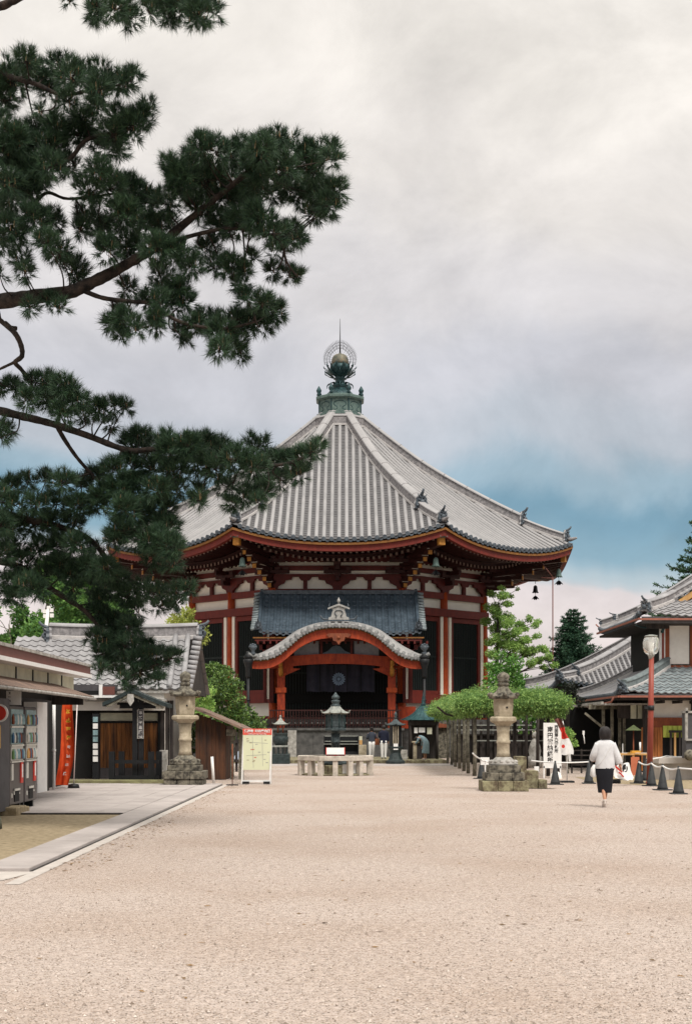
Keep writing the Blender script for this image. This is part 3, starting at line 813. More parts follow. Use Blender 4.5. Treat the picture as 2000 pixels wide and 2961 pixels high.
# upper lean-to roof
UL, UR = PX(733,74.2), PX(1224,74.2); UW = (UR-UL)/2; UX = (UL+UR)/2; UV = 3.2
b = MB(); b.T = Matrix.Translation((UX,73.7,0))
def zu(u, v):
    t = v/UV
    return 6.52+2.42*(t*.62+.38*t*t) + .16*abs(u/UW)**4*(1-t)
tile_face(b, zu, lambda v: -(UW-.02*v/UV), lambda v: UW-.02*v/UV, UV, .335, .088, nv=8, nu=14, vdisc=0)
for q in range(1, 12):
    v = UV*q/12; vs = []
    for i in range(15):
        u = -UW+2*UW*i/14; z = zu(u,v); vs += [(u,v-.01,z-.02),(u,v-.01,z+.035),(u,v+.15,z+.02)]
    b.add(vs, [f for i in range(14) for f in ((i*3,i*3+3,i*3+4,i*3+1),(i*3+1,i*3+4,i*3+5,i*3+2))], 0)
for s in (-1,1):                           # verge of short cross tiles down each end
    for q in range(15):
        v = UV*(q+.3)/15
        z = zu(s*UW, v)
        b.tube([(s*(UW-.22),v,z+.10),(s*(UW+.12),v,z+.04)], [.075,.085], 8, 3)
    b.tube([(s*(UW-.28),v,zu(s*UW,v)+.13) for v in [UV*i/8 for i in range(9)]], .10, 8, 1)
    b.T = b.T; demon_tile(b, (s*(UW-.28),-.02,zu(s*UW,0)+.05), (0,-1), .34, .42, 2, 2)
b.box(-UW, UW, .05, .12, 6.27, 6.34, 4)
ur = b.build('porch_roof', ['tile_blue','tile_blue','tile_dark','tile_shade','ochre_dk'], TEMPLE)
b = MB(); b.box(UX-UW+.1, UX+UW-.1, 73.8, 77.2, 6.14, 6.22); 
for i in range(28): x = UX-UW+.2+i*.325; b.box(x, x+.1, 73.8, 77.0, 6.0, 6.14)
b.box(UX-UW+.3, UX+UW-.3, 74.3, 74.55, 5.72, 5.98)
for px in (765,1190): x = PX(px,74.5); b.box(x-.1, x+.1, 74.3, 74.5, 5.0, 5.98)
b.build('porch_rafter', 'dred', TEMPLE)
b = MB(); b.box(UX-UW+.2, UX+UW-.2, 76.7, 77.2, 8.85, 9.06); b.build('flashing', 'tile_dark', ur)
# porch side posts, red cheek walls and pale strips either side of the opening
for s, px in ((-1,775),(1,1176)):
    x = PX(px,77.2)
    b = MB(); b.box(x-.06, x+.06, 77.2, 77.6, 3.2, 7.9, 1); b.box(x-.22, x-.08, 77.15, 77.6, 3.0, 7.9, 0); b.box(x+.08, x+.30, 77.15, 77.6, 3.0, 7.9, 0)
    b.build('door_post', ['dred','cream_plaster'], TEMPLE)
b = MB(); b.box(PX(1150,75), PX(1200,75), 74.6, 75.4, 1.6, 2.75); b.build('side_rail_panel', 'verm', TEMPLE)
# downpipes hanging from the corners of the gable roof
for px, zb in ((718,.9),(1226,.9)):
    x = PX(px,72.2)
    b = MB()
    b.lathe([(.10,0),(.13,.1),(.13,.5),(.22,.75),(.26,.95),(.20,.98)], 12, (x,72.2,4.15), 0)
    b.lathe([(.02,.0),(.2,.02),(.24,.1),(.12,.25),(.10,.4)], 12, (x,72.2,5.12), 0)
    b.tube([(x,72.2,4.2),(x,72.2,zb)], .075, 8)
    for z in (1.8,3.0): b.lathe([(.10,0),(.10,.08)], 8, (x,72.2,z))
    b.tube([(x,72.2,5.3),(KX+(KW*.96)*(1 if px > 1000 else -1),72.4,5.3)], .05, 6)
    b.build('downpipe', 'iron', TEMPLE)
# curtain hung in the porch
cw = MB()
x0, x1, y_ = PX(886,75.6), PX(1082,75.6), 75.6
cw.grid(lambda a, v: (x0+(x1-x0)*a, y_+.05*math.sin(a*40), 3.55+.02*math.sin(a*31)+(5.0-3.55)*v), 80, 4, 0)
for i in (1,2,3,4): x = x0+(x1-x0)*i/5; cw.box(x-.02, x+.02, y_-.075, y_-.06, 3.6, 5.0, 1)
M['purple'] = mat('purple_cloth', (.040,.040,.060), (.022,.022,.034), .85, 2)
M['crest'] = mat('pale_crest_dye', (.22,.30,.40), (.16,.22,.32), .85, 30)
curt = cw.build('temple_curtain', ['purple','black'])
tag(curt, 'dark purple curtain with a pale flower crest hanging inside the temple porch', 'curtain')
cb = MB(); cxc, czc = (PX(979,75.5), 4.22)
for i in range(16):
    a = 2*PI*i/16
    for rr, ww in ((.33,.055),):
        c_ = [(cxc+math.cos(a+q)*r_, y_-.085, czc+math.sin(a+q)*r_) for q, r_ in ((-.12,.12),(-.17,.30),(0,.36),(.17,.30),(.12,.12))]
        cb.add(c_, [(0,1,2,3,4)])
cb.add([(cxc+math.cos(2*PI*i/12)*.09, y_-.086, czc+math.sin(2*PI*i/12)*.09) for i in range(12)], [tuple(range(12))])
cb.build('crest', 'crest', curt)

# wind bells
def bell(name_lab, r, k, col, z):
    a = -PI/2 + k*PI/4 + PI/8; x, y = XR+math.cos(a)*r, C+math.sin(a)*r
    t = thing('wind_bell', name_lab, 'wind bell', (x,y,z), 'wind bells under the eave corners')
    SB = .72
    b = MB(); b.T = Matrix.Translation((x,y,z+.2)) @ Matrix.Scale(SB,4) @ Matrix.Translation((-x,-y,-z-.2)); b.lathe([(.03,.62),(.10,.58),(.17,.50),(.19,.30),(.22,.08),(.27,-.02),(.25,-.05),(.17,.2)], 14, (x,y,z), 0)
    for q in range(8):
        aa = q*PI/4; b.ball((x+math.cos(aa)*.26,y+math.sin(aa)*.26,z-.05), .04, 6, 4)
    b.build('bell_body', col, t)
    b = MB(); b.tube([(x,y,z+.6),(x,y,z+.95)], .02, 5); b.tube([(x,y,z+.1),(x,y,z-.2)], .012, 5); b.build('hanger', 'iron', t)
    b = MB()
    for q in range(4):
        aa = q*PI/4+.3; ca, sa = math.cos(aa), math.sin(aa)
        for s in (-1,1):
            pts = [(0,-.16),(.12,-.24),(.27,-.42),(.14,-.36),(.08,-.46),(0,-.40)]
            b.add([(x+ca*p*s, y+sa*p*s, z+q_) for p, q_ in pts], [tuple(range(6))])
    b.build('clapper_fin', 'iron', t)
bell('pale green wind bell under the front left eave corner of the temple', 13.2, -1, 'copper', 10.05)
bell('pale green wind bell under the front right eave corner of the temple', 13.2, 0, 'copper', 10.05)
bell('green wind bell at the outermost right eave corner of the temple', 13.55, 1, 'copper', 10.25)
bell('dark wind bell hanging from the rear right eave of the temple against the sky', 13.6, 2, 'iron', 10.35)
b = MB(); x = PX(1597,80)
b.tube([(x,80,0),(x,80,10.1)], .035, 6); b.tube([(x,80,10.05),(PX(1565,80),80.2,10.1)], .03, 6)
b.tube([(x,80,10.1),(x-.6,80,10.9)], .03, 6)
tag(b.build('eave_cable', 'redbrown'), 'thin upright cable dropping from the right eave of the temple', 'cable')
# ============================================================ ground
def gravel_mat():
    m = bpy.data.materials.new('raked_gravel'); m.use_nodes = True
    nt = m.node_tree; N = nt.nodes; L = nt.links; b = N['Principled BSDF']; b.inputs['Roughness'].default_value = .95
    b.inputs['Specular IOR Level'].default_value = .15
    tc = N.new('ShaderNodeTexCoord')
    def vor(scale, rnd=1.):
        v = N.new('ShaderNodeTexVoronoi'); v.inputs['Scale'].default_value = scale; L.new(tc.outputs['Object'], v.inputs['Vector']); return v
    def noise(scale, det=4):
        v = N.new('ShaderNodeTexNoise'); v.inputs['Scale'].default_value = scale; v.inputs['Detail'].default_value = det; L.new(tc.outputs['Object'], v.inputs['Vector']); return v
    v = vor(115)
    sx = N.new('ShaderNodeSeparateColor'); L.new(v.outputs['Color'], sx.inputs[0])
    r = N.new('ShaderNodeValToRGB'); L.new(sx.outputs[0], r.inputs[0]); e = r.color_ramp.elements; r.color_ramp.interpolation = 'CONSTANT'
    sts = [(0,(.07,.055,.045)),(.055,(.27,.205,.155)),(.15,(.405,.335,.288)),(.38,(.468,.390,.343)),(.66,(.515,.435,.388)),(.93,(.605,.53,.485))]
    while len(e) < len(sts): e.new(.5)
    for q, (p, c) in zip(e, sts): q.position = p; q.color = (*c, 1)
    # patches: thin gravel shows warmer earth; scuffed paler lines
    n = noise(.35, 6); mr = N.new('ShaderNodeMapRange'); mr.inputs['From Min'].default_value = .40; mr.inputs['From Max'].default_value = .66
    mr.inputs['To Min'].default_value = 0; mr.inputs['To Max'].default_value = .55; L.new(n.outputs['Fac'], mr.inputs['Value'])
    mx = N.new('ShaderNodeMix'); mx.data_type = 'RGBA'; mx.blend_type = 'MULTIPLY'; mx.inputs['B'].default_value = (.80,.73,.66,1)
    L.new(mr.outputs[0], mx.inputs['Factor']); L.new(r.outputs[0], mx.inputs['A'])
    n3 = noise(16, 10); m3 = N.new('ShaderNodeMapRange'); m3.inputs['From Min'].default_value = .35; m3.inputs['From Max'].default_value = .65
    m3.inputs['To Min'].default_value = .86; m3.inputs['To Max'].default_value = 1.09; L.new(n3.outputs['Fac'], m3.inputs['Value'])
    hs = N.new('ShaderNodeHueSaturation'); L.new(mx.outputs['Result'], hs.inputs['Color']); L.new(m3.outputs[0], hs.inputs['Value'])
    L.new(hs.outputs[0], b.inputs['Base Color'])
    bp = N.new('ShaderNodeBump'); bp.inputs['Strength'].default_value = .9; bp.inputs['Distance'].default_value = .008; bp.invert = True
    L.new(v.outputs['Distance'], bp.inputs['Height']); L.new(bp.outputs['Normal'], b.inputs['Normal'])
    return m
M['gravel'] = gravel_mat()
M['dirt'] = mat('dry_yellow_earth', (.38,.31,.205), (.18,.135,.075), .95, 9, .8, 50, contrast=1.2, detail=14)
M['paving'] = mat('pale_paving', (.45,.405,.385), (.29,.26,.245), .9, .9, .35, 60, detail=12, contrast=1.1)
M['moss'] = mat('mossy_kerb', (.25,.25,.12), (.12,.10,.06), .95, 5, .8, 40)
b = MB()
for (x0,x1,y0,y1) in ((-700,700,-40,1600),):
    b.add([(x0,y0,0),(x1,y0,0),(x1,y1,0),(x0,y1,0)], [(0,1,2,3)])
tag(b.build('ground', 'gravel'), kind='structure')
# the shallow drain slab, running straight from the camera's left towards the shop
b = MB()
for i in range(16):
    y0 = 15.5+i*1.52; b.box(-4.0, -3.45, y0+.010, y0+1.508, -.02, .04)
b.box(-9.5, -4.01, 15.2, 15.52, -.02, .035)
tag(b.build('pavement', 'paving', bevel=.008), kind='structure')
b = MB()
n = 26
vs = []
rng = random.Random(3)
for i in range(n+1):
    y = 14.2+i*(39.6-14.2)/n
    w_ = .15+.012*rng.random()
    vs += [(-3.405,y,.004),(-3.405+w_,y,.004)]
b.add(vs, [(i*2,i*2+1,i*2+3,i*2+2) for i in range(n)])
pts = [(-9,13.6),(-4.2,13.7),(-3.75,14.1),(-3.5,14.6),(-3.36,15.45),(-9,15.45)]
b.add([(x,y,.005) for x, y in pts], [tuple(range(6))])
tag(b.build('gutter', 'concrete'), kind='structure')
b = MB(); b.add([(-3.45,15.5,.003),(-3.40,15.5,.003),(-3.40,39.6,.003),(-3.45,39.6,.003)], [(0,1,2,3)]); tag(b.build('gutter_shadow_gap', 'wood_dk'), kind='structure')
b = MB()
b.add([(-16,15.5,.012),(-4.0,15.5,.012),(-4.0,25.7,.012),(-16,25.7,.012)], [(0,1,2,3)])
tag(b.build('bare_earth', 'dirt'), kind='structure')
b = MB(); b.add([(x,y,.006) for x,y in ((8.6,38),(9.6,34),(8.9,30),(9.4,27),(14,26),(14,50),(7.4,46),(7.2,42))], [tuple(range(8))])
tag(b.build('worn_verge', 'dirt'), kind='structure')
b = MB()
rng = random.Random(5)
for i in range(9):
    for j in range(7):
        x0 = -9.0+i*.56; y0 = 25.7+j*2.0
        b.box(x0+.006, x0+.552 if i < 8 else -4.01, y0+.006, y0+1.99, -.02, .045+rng.uniform(-.002,.002))
b.box(-9.4, -4.01, 25.62, 25.70, -.02, .04, 1)
tag(b.build('terrace', ['paving','wood_dk'], bevel=.006), kind='structure')
b = MB(); b.box(-9.4, -4.6, 39.75, 40.3, 0, .13); b.box(-6.0,-3.9,39.5,39.75,0,.09)
tag(b.build('kerb', 'moss', bevel=.02), kind='structure')
# stone step and pale apron before the hall
b = MB(); b.box(-6.5, PX(1292,64.5), 64.5, 72.9, 0, .15, 0); tag(b.build('forecourt_step', ['stone_base'], bevel=.02), kind='structure')
b = MB(); b.add([(x,y,.005) for x,y in ((-7,60.5),(5.2,60.5),(5.2,64.4),(-7,64.4))], [(0,1,2,3)]); tag(b.build('apron', 'paving'), kind='structure')

# loose stones lying proud of the raked gravel, nearest ones large enough to see
rs = np.random.RandomState(12); n = 9000
yy = 6.8+26*rs.rand(n)**1.7; xx = (rs.rand(n)-.5)*.62*yy*1.15
keep = (xx > -3.2)
yy, xx = yy[keep], xx[keep]; n = len(xx)
sz = (.006+.010*rs.rand(n)**2)[:,None]
o6 = np.array([(1,0,0),(0,1,0),(-1,0,0),(0,-1,0),(0,0,.75),(0,0,-.4)])
tri = np.array([(0,1,4),(1,2,4),(2,3,4),(3,0,4)])
an = rs.rand(n)*6.28; ca, sa = np.cos(an), np.sin(an)
pts = o6[None]*(1+.5*(rs.rand(n,6,1)-.5))*sz[:,None]
px_ = pts[:,:,0]*ca[:,None]-pts[:,:,1]*sa[:,None]; py_ = pts[:,:,0]*sa[:,None]+pts[:,:,1]*ca[:,None]
pts = np.stack([px_+xx[:,None], py_+yy[:,None], pts[:,:,2]+.002], 2)
PEB = pts[:,tri].reshape(-1,3)
M['pebble'] = mat('pebble', (.62,.54,.48), (.16,.12,.09), .9, 40, island=.9)

# dry needles and leaves blown against the kerb and thinly over the court
n = 900; yy = 8+34*rs.rand(n)**1.2; near = rs.rand(n) < .55
xx = np.where(near, -3.25+.5*rs.rand(n)**2, (rs.rand(n)-.5)*.5*yy)
yy = np.where(near & (yy < 15.5), yy+8, yy)
an = rs.rand(n)*6.28; ln = .012+.030*rs.rand(n); wd = .004+.010*rs.rand(n)
d_ = np.stack([np.cos(an), np.sin(an), 0*an], 1); s_ = np.stack([-np.sin(an), np.cos(an), .4+0*an], 1); c_ = np.stack([xx, yy, .008+0*an], 1)
LIT = np.stack([c_-d_*ln[:,None], c_+s_*wd[:,None], c_+d_*ln[:,None], c_-s_*wd[:,None]*.6], 1).reshape(-1,3)
M['litter'] = mat('dry_litter', (.26,.16,.07), (.07,.045,.025), .9, 30, island=.9)
def brush_marks(parent, x, z, y, size, n, pitch, m, seed):
    '''a column of small brushed characters too small to read'''
    rg = random.Random(seed); b = MB()
    for i in range(n):
        zz = z-i*pitch; h = size/2
        for q in range(5):
            if q % 2: a = (x+rg.uniform(-h,h)*.8, y, zz+rg.uniform(.2,1)*h); c = (a[0]+rg.uniform(-.3,.3)*h, y, zz-rg.uniform(.2,1)*h)
            else: a = (x-h*rg.uniform(.6,1), y, zz+rg.uniform(-.8,.8)*h); c = (x+h*rg.uniform(.6,1), y, a[2]+rg.uniform(-.1,.2)*h)
            b.beam(a, c, size*.13, size*.02, up=(0,1,0))
    return b.build('lettering', m, parent)
# ============================================================ left: low shop with drink machines
SHOP = thing('low_shop', 'low flat roofed shop with cream upper panels and a red-brown fascia at the left edge', 'shop', (-7.5,27,0))
b = MB(); b.box(-12, -6.62, 19, 28.8, .0, 2.95, 0); b.box(-12, -7.6, 28.8, 38.5, 0, 2.4, 0); b.box(-12, -6.62, 28.8, 34.2, 2.2, 2.95, 0)
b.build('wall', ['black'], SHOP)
b = MB()
for i in range(10):
    y0 = 19.2+i*1.52; b.box(-6.62, -6.57, y0+.04, y0+1.48, 2.46, 2.83)
b.build('upper_panel', 'cream', SHOP)
for i in range(10):
    y0 = 19.2+i*1.52; MB().box(-6.62, -6.55, y0-.035, y0+.035, 2.40, 2.83).build('batten', 'iron', SHOP)
b = MB(); b.box(-12.2, -6.20, 18.8, 34.55, 2.88, 3.06, 0); b.box(-12.2, -6.16, 18.8, 34.6, 3.06, 3.12, 2); b.box(-12.2, -6.17, 18.8, 34.58, 2.80, 2.88, 1)
b.build('fascia', ['redbrown','white','stone_gr'], SHOP)
b = MB()                                   # lower awning of weathered boards
rng = random.Random(2)
for i in range(16):
    y0 = 19+i*.845
    b.add([(-6.66,y0+.01,2.60+rng.uniform(-.01,.01)),(-5.75,y0+.01,2.30),(-5.75,y0+.84,2.30),(-6.66,y0+.84,2.60),
           (-6.66,y0+.01,2.56),(-5.75,y0+.01,2.265),(-5.75,y0+.84,2.265),(-6.66,y0+.84,2.56)],
          [(0,1,2,3),(7,6,5,4),(0,4,5,1),(1,5,6,2),(2,6,7,3)], 0)
b.tube([(-5.70,19,2.25),(-5.70,29.5,2.25),(-5.70,32.4,2.24)], .035, 6, 1)
b.box(-6.6, -5.9, 31.9, 32.0, 2.1, 2.3, 2)
b.build('awning', ['awning','stone_gr','wood_dk'], SHOP)
b = MB(); b.box(-6.62, -6.05, 24.7, 25.6, .1, 2.1, 0); b.build('grey_panel', 'slate_grey', SHOP)
b = MB(); b.box(-7.6, -7.28, 33.6, 34.7, .04, 2.25, 0); b.build('pillar', 'white', SHOP)
b = MB(); b.box(-7.6, -7.3, 34.75, 35.0, .04, 2.3, 0); b.build('door_frame', 'wood_dk', SHOP)
b = MB(); b.tube([(-7.28,35.5,.05),(-7.28,35.5,2.25)], .04, 8); b.tube([(-7.28,35.5,1.0),(-7.28,35.5,1.05)], .055, 8); b.build('drainpipe', 'white', SHOP)
b = MB(); b.box(-6.9, -5.85, 25.3, 26.1, 0, .16, 0); b.box(-6.3,-5.85,26.1,26.35,0,.13,0); b.build('plinth_block', 'dirt', SHOP, bevel=.02)
b = MB(); b.box(PX(145,40.9), PX(334,40.9), 40.9, 41.35, 2.66, 2.84, 0); b.box(PX(145,40.9), PX(335,40.9), 40.85, 41.3, 2.46, 2.54, 1); b.box(PX(298,40.9), PX(333,40.9), 40.84, 40.9, 2.54, 2.78, 2); b.box(PX(145,40.9), PX(288,40.9), 40.84, 40.9, 2.54, 2.66, 3); b.box(PX(288,40.9), PX(298,40.9), 40.82, 40.9, 2.46, 2.84, 1); b.build('side_canopy', ['slate_grey','white','redbrown','black'], SHOP)
M['display'] = mat('machine_display', (.30,.42,.44), (.12,.20,.22), .2, 14, coat=1)
M['panel_lt'] = mat('pale_machine_panel', (.60,.58,.52), (.45,.43,.40), .4, 9)
M['mach'] = mat('machine_case', (.075,.062,.06), (.045,.04,.04), .4, 3)
M['red_p'] = mat('signal_red', (.60,.045,.03), (.42,.03,.02), .45, 5)
M['yellow_p'] = mat('warm_yellow', (.80,.48,.05), (.66,.36,.04), .45, 5)
M['blue_p'] = mat('bottle_blue', (.06,.14,.24), (.04,.09,.16), .4, 5)
M['green_p'] = mat('leaf_green_print', (.14,.26,.10), (.10,.18,.07), .5, 5)
def machine(y0, w, lab, var):
    t = thing('vending_machine', lab, 'vending machine', (-6.2, y0+w/2, .15), 'drink machines under the shop awning')
    x1 = -6.08
    b = MB(); b.box(-6.75, x1, y0, y0+w, .17, 1.98); b.build('case', 'mach', t, bevel=.02)
    b = MB(); b.box(-6.6, x1-.05, y0+.05, y0+.15, 0, .17); b.build('foot', 'iron', t); MB().box(-6.6, x1-.05, y0+w-.15, y0+w-.05, 0, .17).build('foot', 'iron', t)
    rows = ((1.62,1.92),(1.28,1.58),(.98,1.24))
    d = MB()
    for q, (z0, z1) in enumerate(rows):
        d.box(x1, x1+.012, y0+.07, y0+w-.10, z0, z1, (0,0,1)[q] if var == 0 else (0,1,1)[q])
        d.box(x1, x1+.03, y0+.05, y0+w-.08, z0-.04, z0-.01, 1)
    d.build('display_window', ['display','panel_lt'], t)
    rg = random.Random(var+4)
    for q, (z0, z1) in enumerate(rows):
        n = 8
        for i in range(n):
            y = y0+.12+(w-.27)*i/(n-1)
            MB().lathe([(.020,0),(.026,.02),(.026,.13),(.012,.17),(.012,.19)], 8, (x1+.035,y,z0+.02)).build('drink_sample', rg.choice(('blue_p','display','panel_lt','wood_red','display','green_p','panel_lt','display','slate_grey','wood_lt')), t)
    c = MB()
    c.box(x1, x1+.02, y0+.08, y0+.22, .62, .92, 0); c.box(x1, x1+.02, y0+w-.30, y0+w-.12, .55, .95, 1)
    c.box(x1+.02, x1+.03, y0+w-.24, y0+w-.18, .65, .9, 2)
    c.box(x1, x1+.015, y0+w*.3, y0+w*.62, .22, .42, 3); c.box(x1+.012, x1+.03, y0+w*.28, y0+w*.64, .42, .46, 0)
    for q in range(4): c.box(x1, x1+.014, y0+.1+.2*q, y0+.16+.2*q, .3+.05*(q%2), .38+.04*(q%3), 0)
    c.build('control_panel', ['panel_lt','red_p','white','black'], t)
    return t
machine(25.75, 1.12, 'grey-cased drink machine nearer the camera with three rows of bottles', 0)
machine(26.98, 1.0, 'dark drink machine with a pale poster panel, farther under the shop awning', 1)
t = thing('round_sign', 'round red sign with a pale rim on the grey panel at the left edge', 'sign', (-6.0,24.6,1.8))
b = MB(); b.T = Matrix.Translation((-5.98,24.55,1.83)) @ Matrix.Rotation(PI/2,4,'X'); b.lathe([(.16,0),(.16,.03)], 24, (0,0,0), 0, False); b.build('disc', 'white', t)
b = MB(); b.T = Matrix.Translation((-5.98,24.515,1.83)) @ Matrix.Rotation(PI/2,4,'X'); b.lathe([(.13,0),(.13,.01)], 24, (0,0,0), 0, False); b.build('disc_face', 'red_p', t)
b = MB(); b.box(-6.3, -5.98, 24.6, 24.64, 1.22, 1.62, 0); tag(b.build('price_board', 'yellow_p'), 'small yellow board below the round red sign at the left edge', 'sign')
t = thing('paper_notice', 'white paper notice with black marks hanging under the shop awning', 'notice', (-6.0,26.9,2.1))
b = MB(); b.box(-6.25, -5.98, 26.2, 26.22, 2.0, 2.26); b.build('sheet', 'white', t)
brush_marks(t, -6.19, 2.22, 26.195, .05, 3, .075, 'black', 1)

# red nobori banner leaning off its pole
t = thing('red_banner', 'tall red banner with yellow and white characters bowed beside the shop', 'banner', (-7.1,36.3,.04))
b = MB(); 
def ban(a, v):
    # px 150..213 ; bows to the left on its way down
    z = .12+2.28*v; y = 36.3+.2*math.sin(a*4)
    xl = -7.42+.26*v**1.3+.05*math.sin(v*5); w_ = .36+.08*math.sin(v*3.4)-.06*v
    return (xl+w_*a, y+.10*math.sin(a*9+v*3), z)
b.grid(ban, 16, 26, 0)
b.build('cloth', 'banner_red' if 'banner_red' in M else M.setdefault('banner_red', mat('banner_red', (.85,.14,.030), (.55,.05,.015), .8, 3)), t)
b = MB(); b.tube([(-6.98,36.5,.1),(-6.88,36.5,2.42)], .013, 6); b.lathe([(.16,0),(.13,.10),(.03,.12)], 12, (-6.98,36.5,.04), 1); b.build('pole', ['white','iron'], t)
for i in range(9):
    v = .93-.10*i; p = ban(.52, v)
    brush_marks(t, p[0], p[2], min(ban(.3,v)[1],ban(.75,v)[1],p[1])-.05, .13 if i < 5 else .09, 1, .1, 'yellow_p' if i < 5 else 'white', 20+i)

# ============================================================ tiled building across the back of the terrace
TB = thing('tiled_house', 'long low house with a pantiled roof and warm plank wall behind the terrace', 'house', (-6.6,43,0))
yw = 41.8
def WX(px): return PX(px, yw)
b = MB(); b.box(-10.5, WX(470), yw, 47.0, 0, 2.7, 0); b.build('wall', 'plaster', TB)
b = MB(); b.box(WX(95), WX(268), yw-.06, yw-.01, .1, 2.05, 0); b.build('dark_doorway', 'black', TB)  # black sheet on the wall in place of an unlit recess
b = MB(); b.box(-10.4, WX(478), yw-.10, yw-.02, 2.03, 2.11, 0); b.box(WX(270),WX(290),yw-.08,yw-.02,.1,2.03,0); b.box(WX(458),WX(466),yw-.12,yw-.02,.1,2.03,0)
for px in (466,480,492): b.box(WX(px), WX(px)+.09, yw-.12, yw+.1, .1, 2.4, 1)
b.box(WX(270), WX(460), yw-.09, yw-.02, 1.73, 1.79, 0)
b.build('timber_frame', ['black','wood_dk'], TB)
b = MB(); b.box(WX(290), WX(458), yw-.06, yw-.02, 1.80, 2.03); b.build('transom', 'cream', TB)
rng = random.Random(8)
b = MB()
x = WX(290)
while x < WX(458)-.02:
    w_ = rng.uniform(.10,.17); b.box(x, min(x+w_-.008, WX(458)), yw-.075+rng.uniform(0,.012), yw-.02, .42, 1.73); x += w_
b.build('plank_wall', 'wood_or', TB)
b = MB(); b.box(WX(270), WX(490), yw-.10, yw-.02, .1, .42); b.build('footing', 'slate_grey', TB)
# pantile roof: front slope
xl, xr_ = -10.2, -4.52
b = MB(); b.T = Matrix.Translation(((xl+xr_)/2, 41.3, 0)); hw = (xr_-xl)/2
zr = lambda u, v: 2.70+.52*v+.035*v*v*.6
wavy_face(b, zr, lambda v: -hw, lambda v: hw-.28-.05*v, 2.95, .27, .27, .05, 0, .03, 1)
for s_ in (hw-.22,):
    for du in (0,-.38):
        b.tube([(s_+du-.02*j,.37*j,zr(0,.37*j)+.10) for j in range(9)], .085, 8, 0)
for q in range(11):
    v = .27*q+.1; b.tube([(hw-.2,v,zr(0,v)+.07),(hw+.06,v-.02,zr(0,v)+.03)], [.075,.085], 8, 0)
for du in (.5,.95): b.tube([(-hw+1.9+du,2.95,zr(0,2.95)+.10),(-hw+1.9+du,2.45,zr(0,2.45)+.10)], .075, 8, 0)
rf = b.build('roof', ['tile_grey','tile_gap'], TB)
b = MB(); ridge_run(b, [(PX(146,44.3)+(xr_-.08-PX(146,44.3))*i/14, 44.3, 4.36+.05*(abs(i-7)/7)**2) for i in range(15)], .34, .44)
b.build('ridge', ['mortar','ridge','tile_grey'], rf)
b = MB(); demon_tile(b, (xr_-.04,44.3,4.35), (1,0), .40, .44, 0, 1); b.build('ridge_end_tile', ['tile_dark','tile_grey'], rf)
b = MB(); demon_tile(b, (PX(142,44.2),44.2,4.25), (-1,-.3), .42, .48, 0, 1); b.build('ridge_end_tile', ['tile_dark','tile_grey'], rf)
b = MB(); b.T = Matrix.Translation(((xl+xr_)/2, 47.3, 0)) @ Matrix.Rotation(PI,4,'Z'); wavy_face(b, zr, lambda v: -hw, lambda v: hw, 2.95, .54, .54, .03, 0, .02); b.build('rear_roof', ['tile_grey'], rf)
b = MB(); b.T = Matrix.Translation((xr_-.1,0,0))
b.add([(0,41.35,2.62),(0,47.2,2.62),(0,44.3,4.34),(-.12,41.35,2.62),(-.12,47.2,2.62),(-.12,44.3,4.34)], [(0,1,2),(5,4,3),(0,2,5,3),(2,1,4,5)], 0)
b.add([(.03,41.3,2.52),(.03,41.3,2.72),(.03,44.3,4.42),(.03,44.3,4.18),(-.05,41.3,2.52),(-.05,41.3,2.72),(-.05,44.3,4.42),(-.05,44.3,4.18)], [(0,1,2,3),(7,6,5,4),(0,4,5,1),(1,5,6,2),(3,2,6,7),(0,3,7,4)], 0)
b.build('gable_board', ['wood_dk'], TB)
b = MB(); b.box(xl, xr_-.1, 41.32, 41.40, 2.60, 2.68); b.box(PX(245,41.2), PX(480,41.2), 41.25, 41.6, 2.36, 2.44); b.build('eave_board', 'stone_gr', TB)
b = MB(); b.T = Matrix.Translation((0,41.42,0)); b.box(-9.0, WX(480), 0, .05, 2.10, 2.66); b.build('upper_wall_band', 'plaster', TB)
# rack of pamphlets by the doorway
t = thing('pamphlet_rack', 'narrow rack of pamphlets standing beside the dark doorway', 'rack', (PX(277,40.9),40.9,.1))
b = MB(); x0, x1 = PX(268,40.9), PX(286,40.9); b.box(x0, x1, 40.9, 41.2, .12, 2.0); b.build('frame', 'iron', t)
b = MB()
rng = random.Random(11)
for i in range(7):
    z = .62+i*.19
    b.box(x0+.02, x1-.02, 40.86, 40.9, z, z+.15, rng.choice((0,1,2,0)))
b.build('pamphlet', ['white','display','green_p'], t)

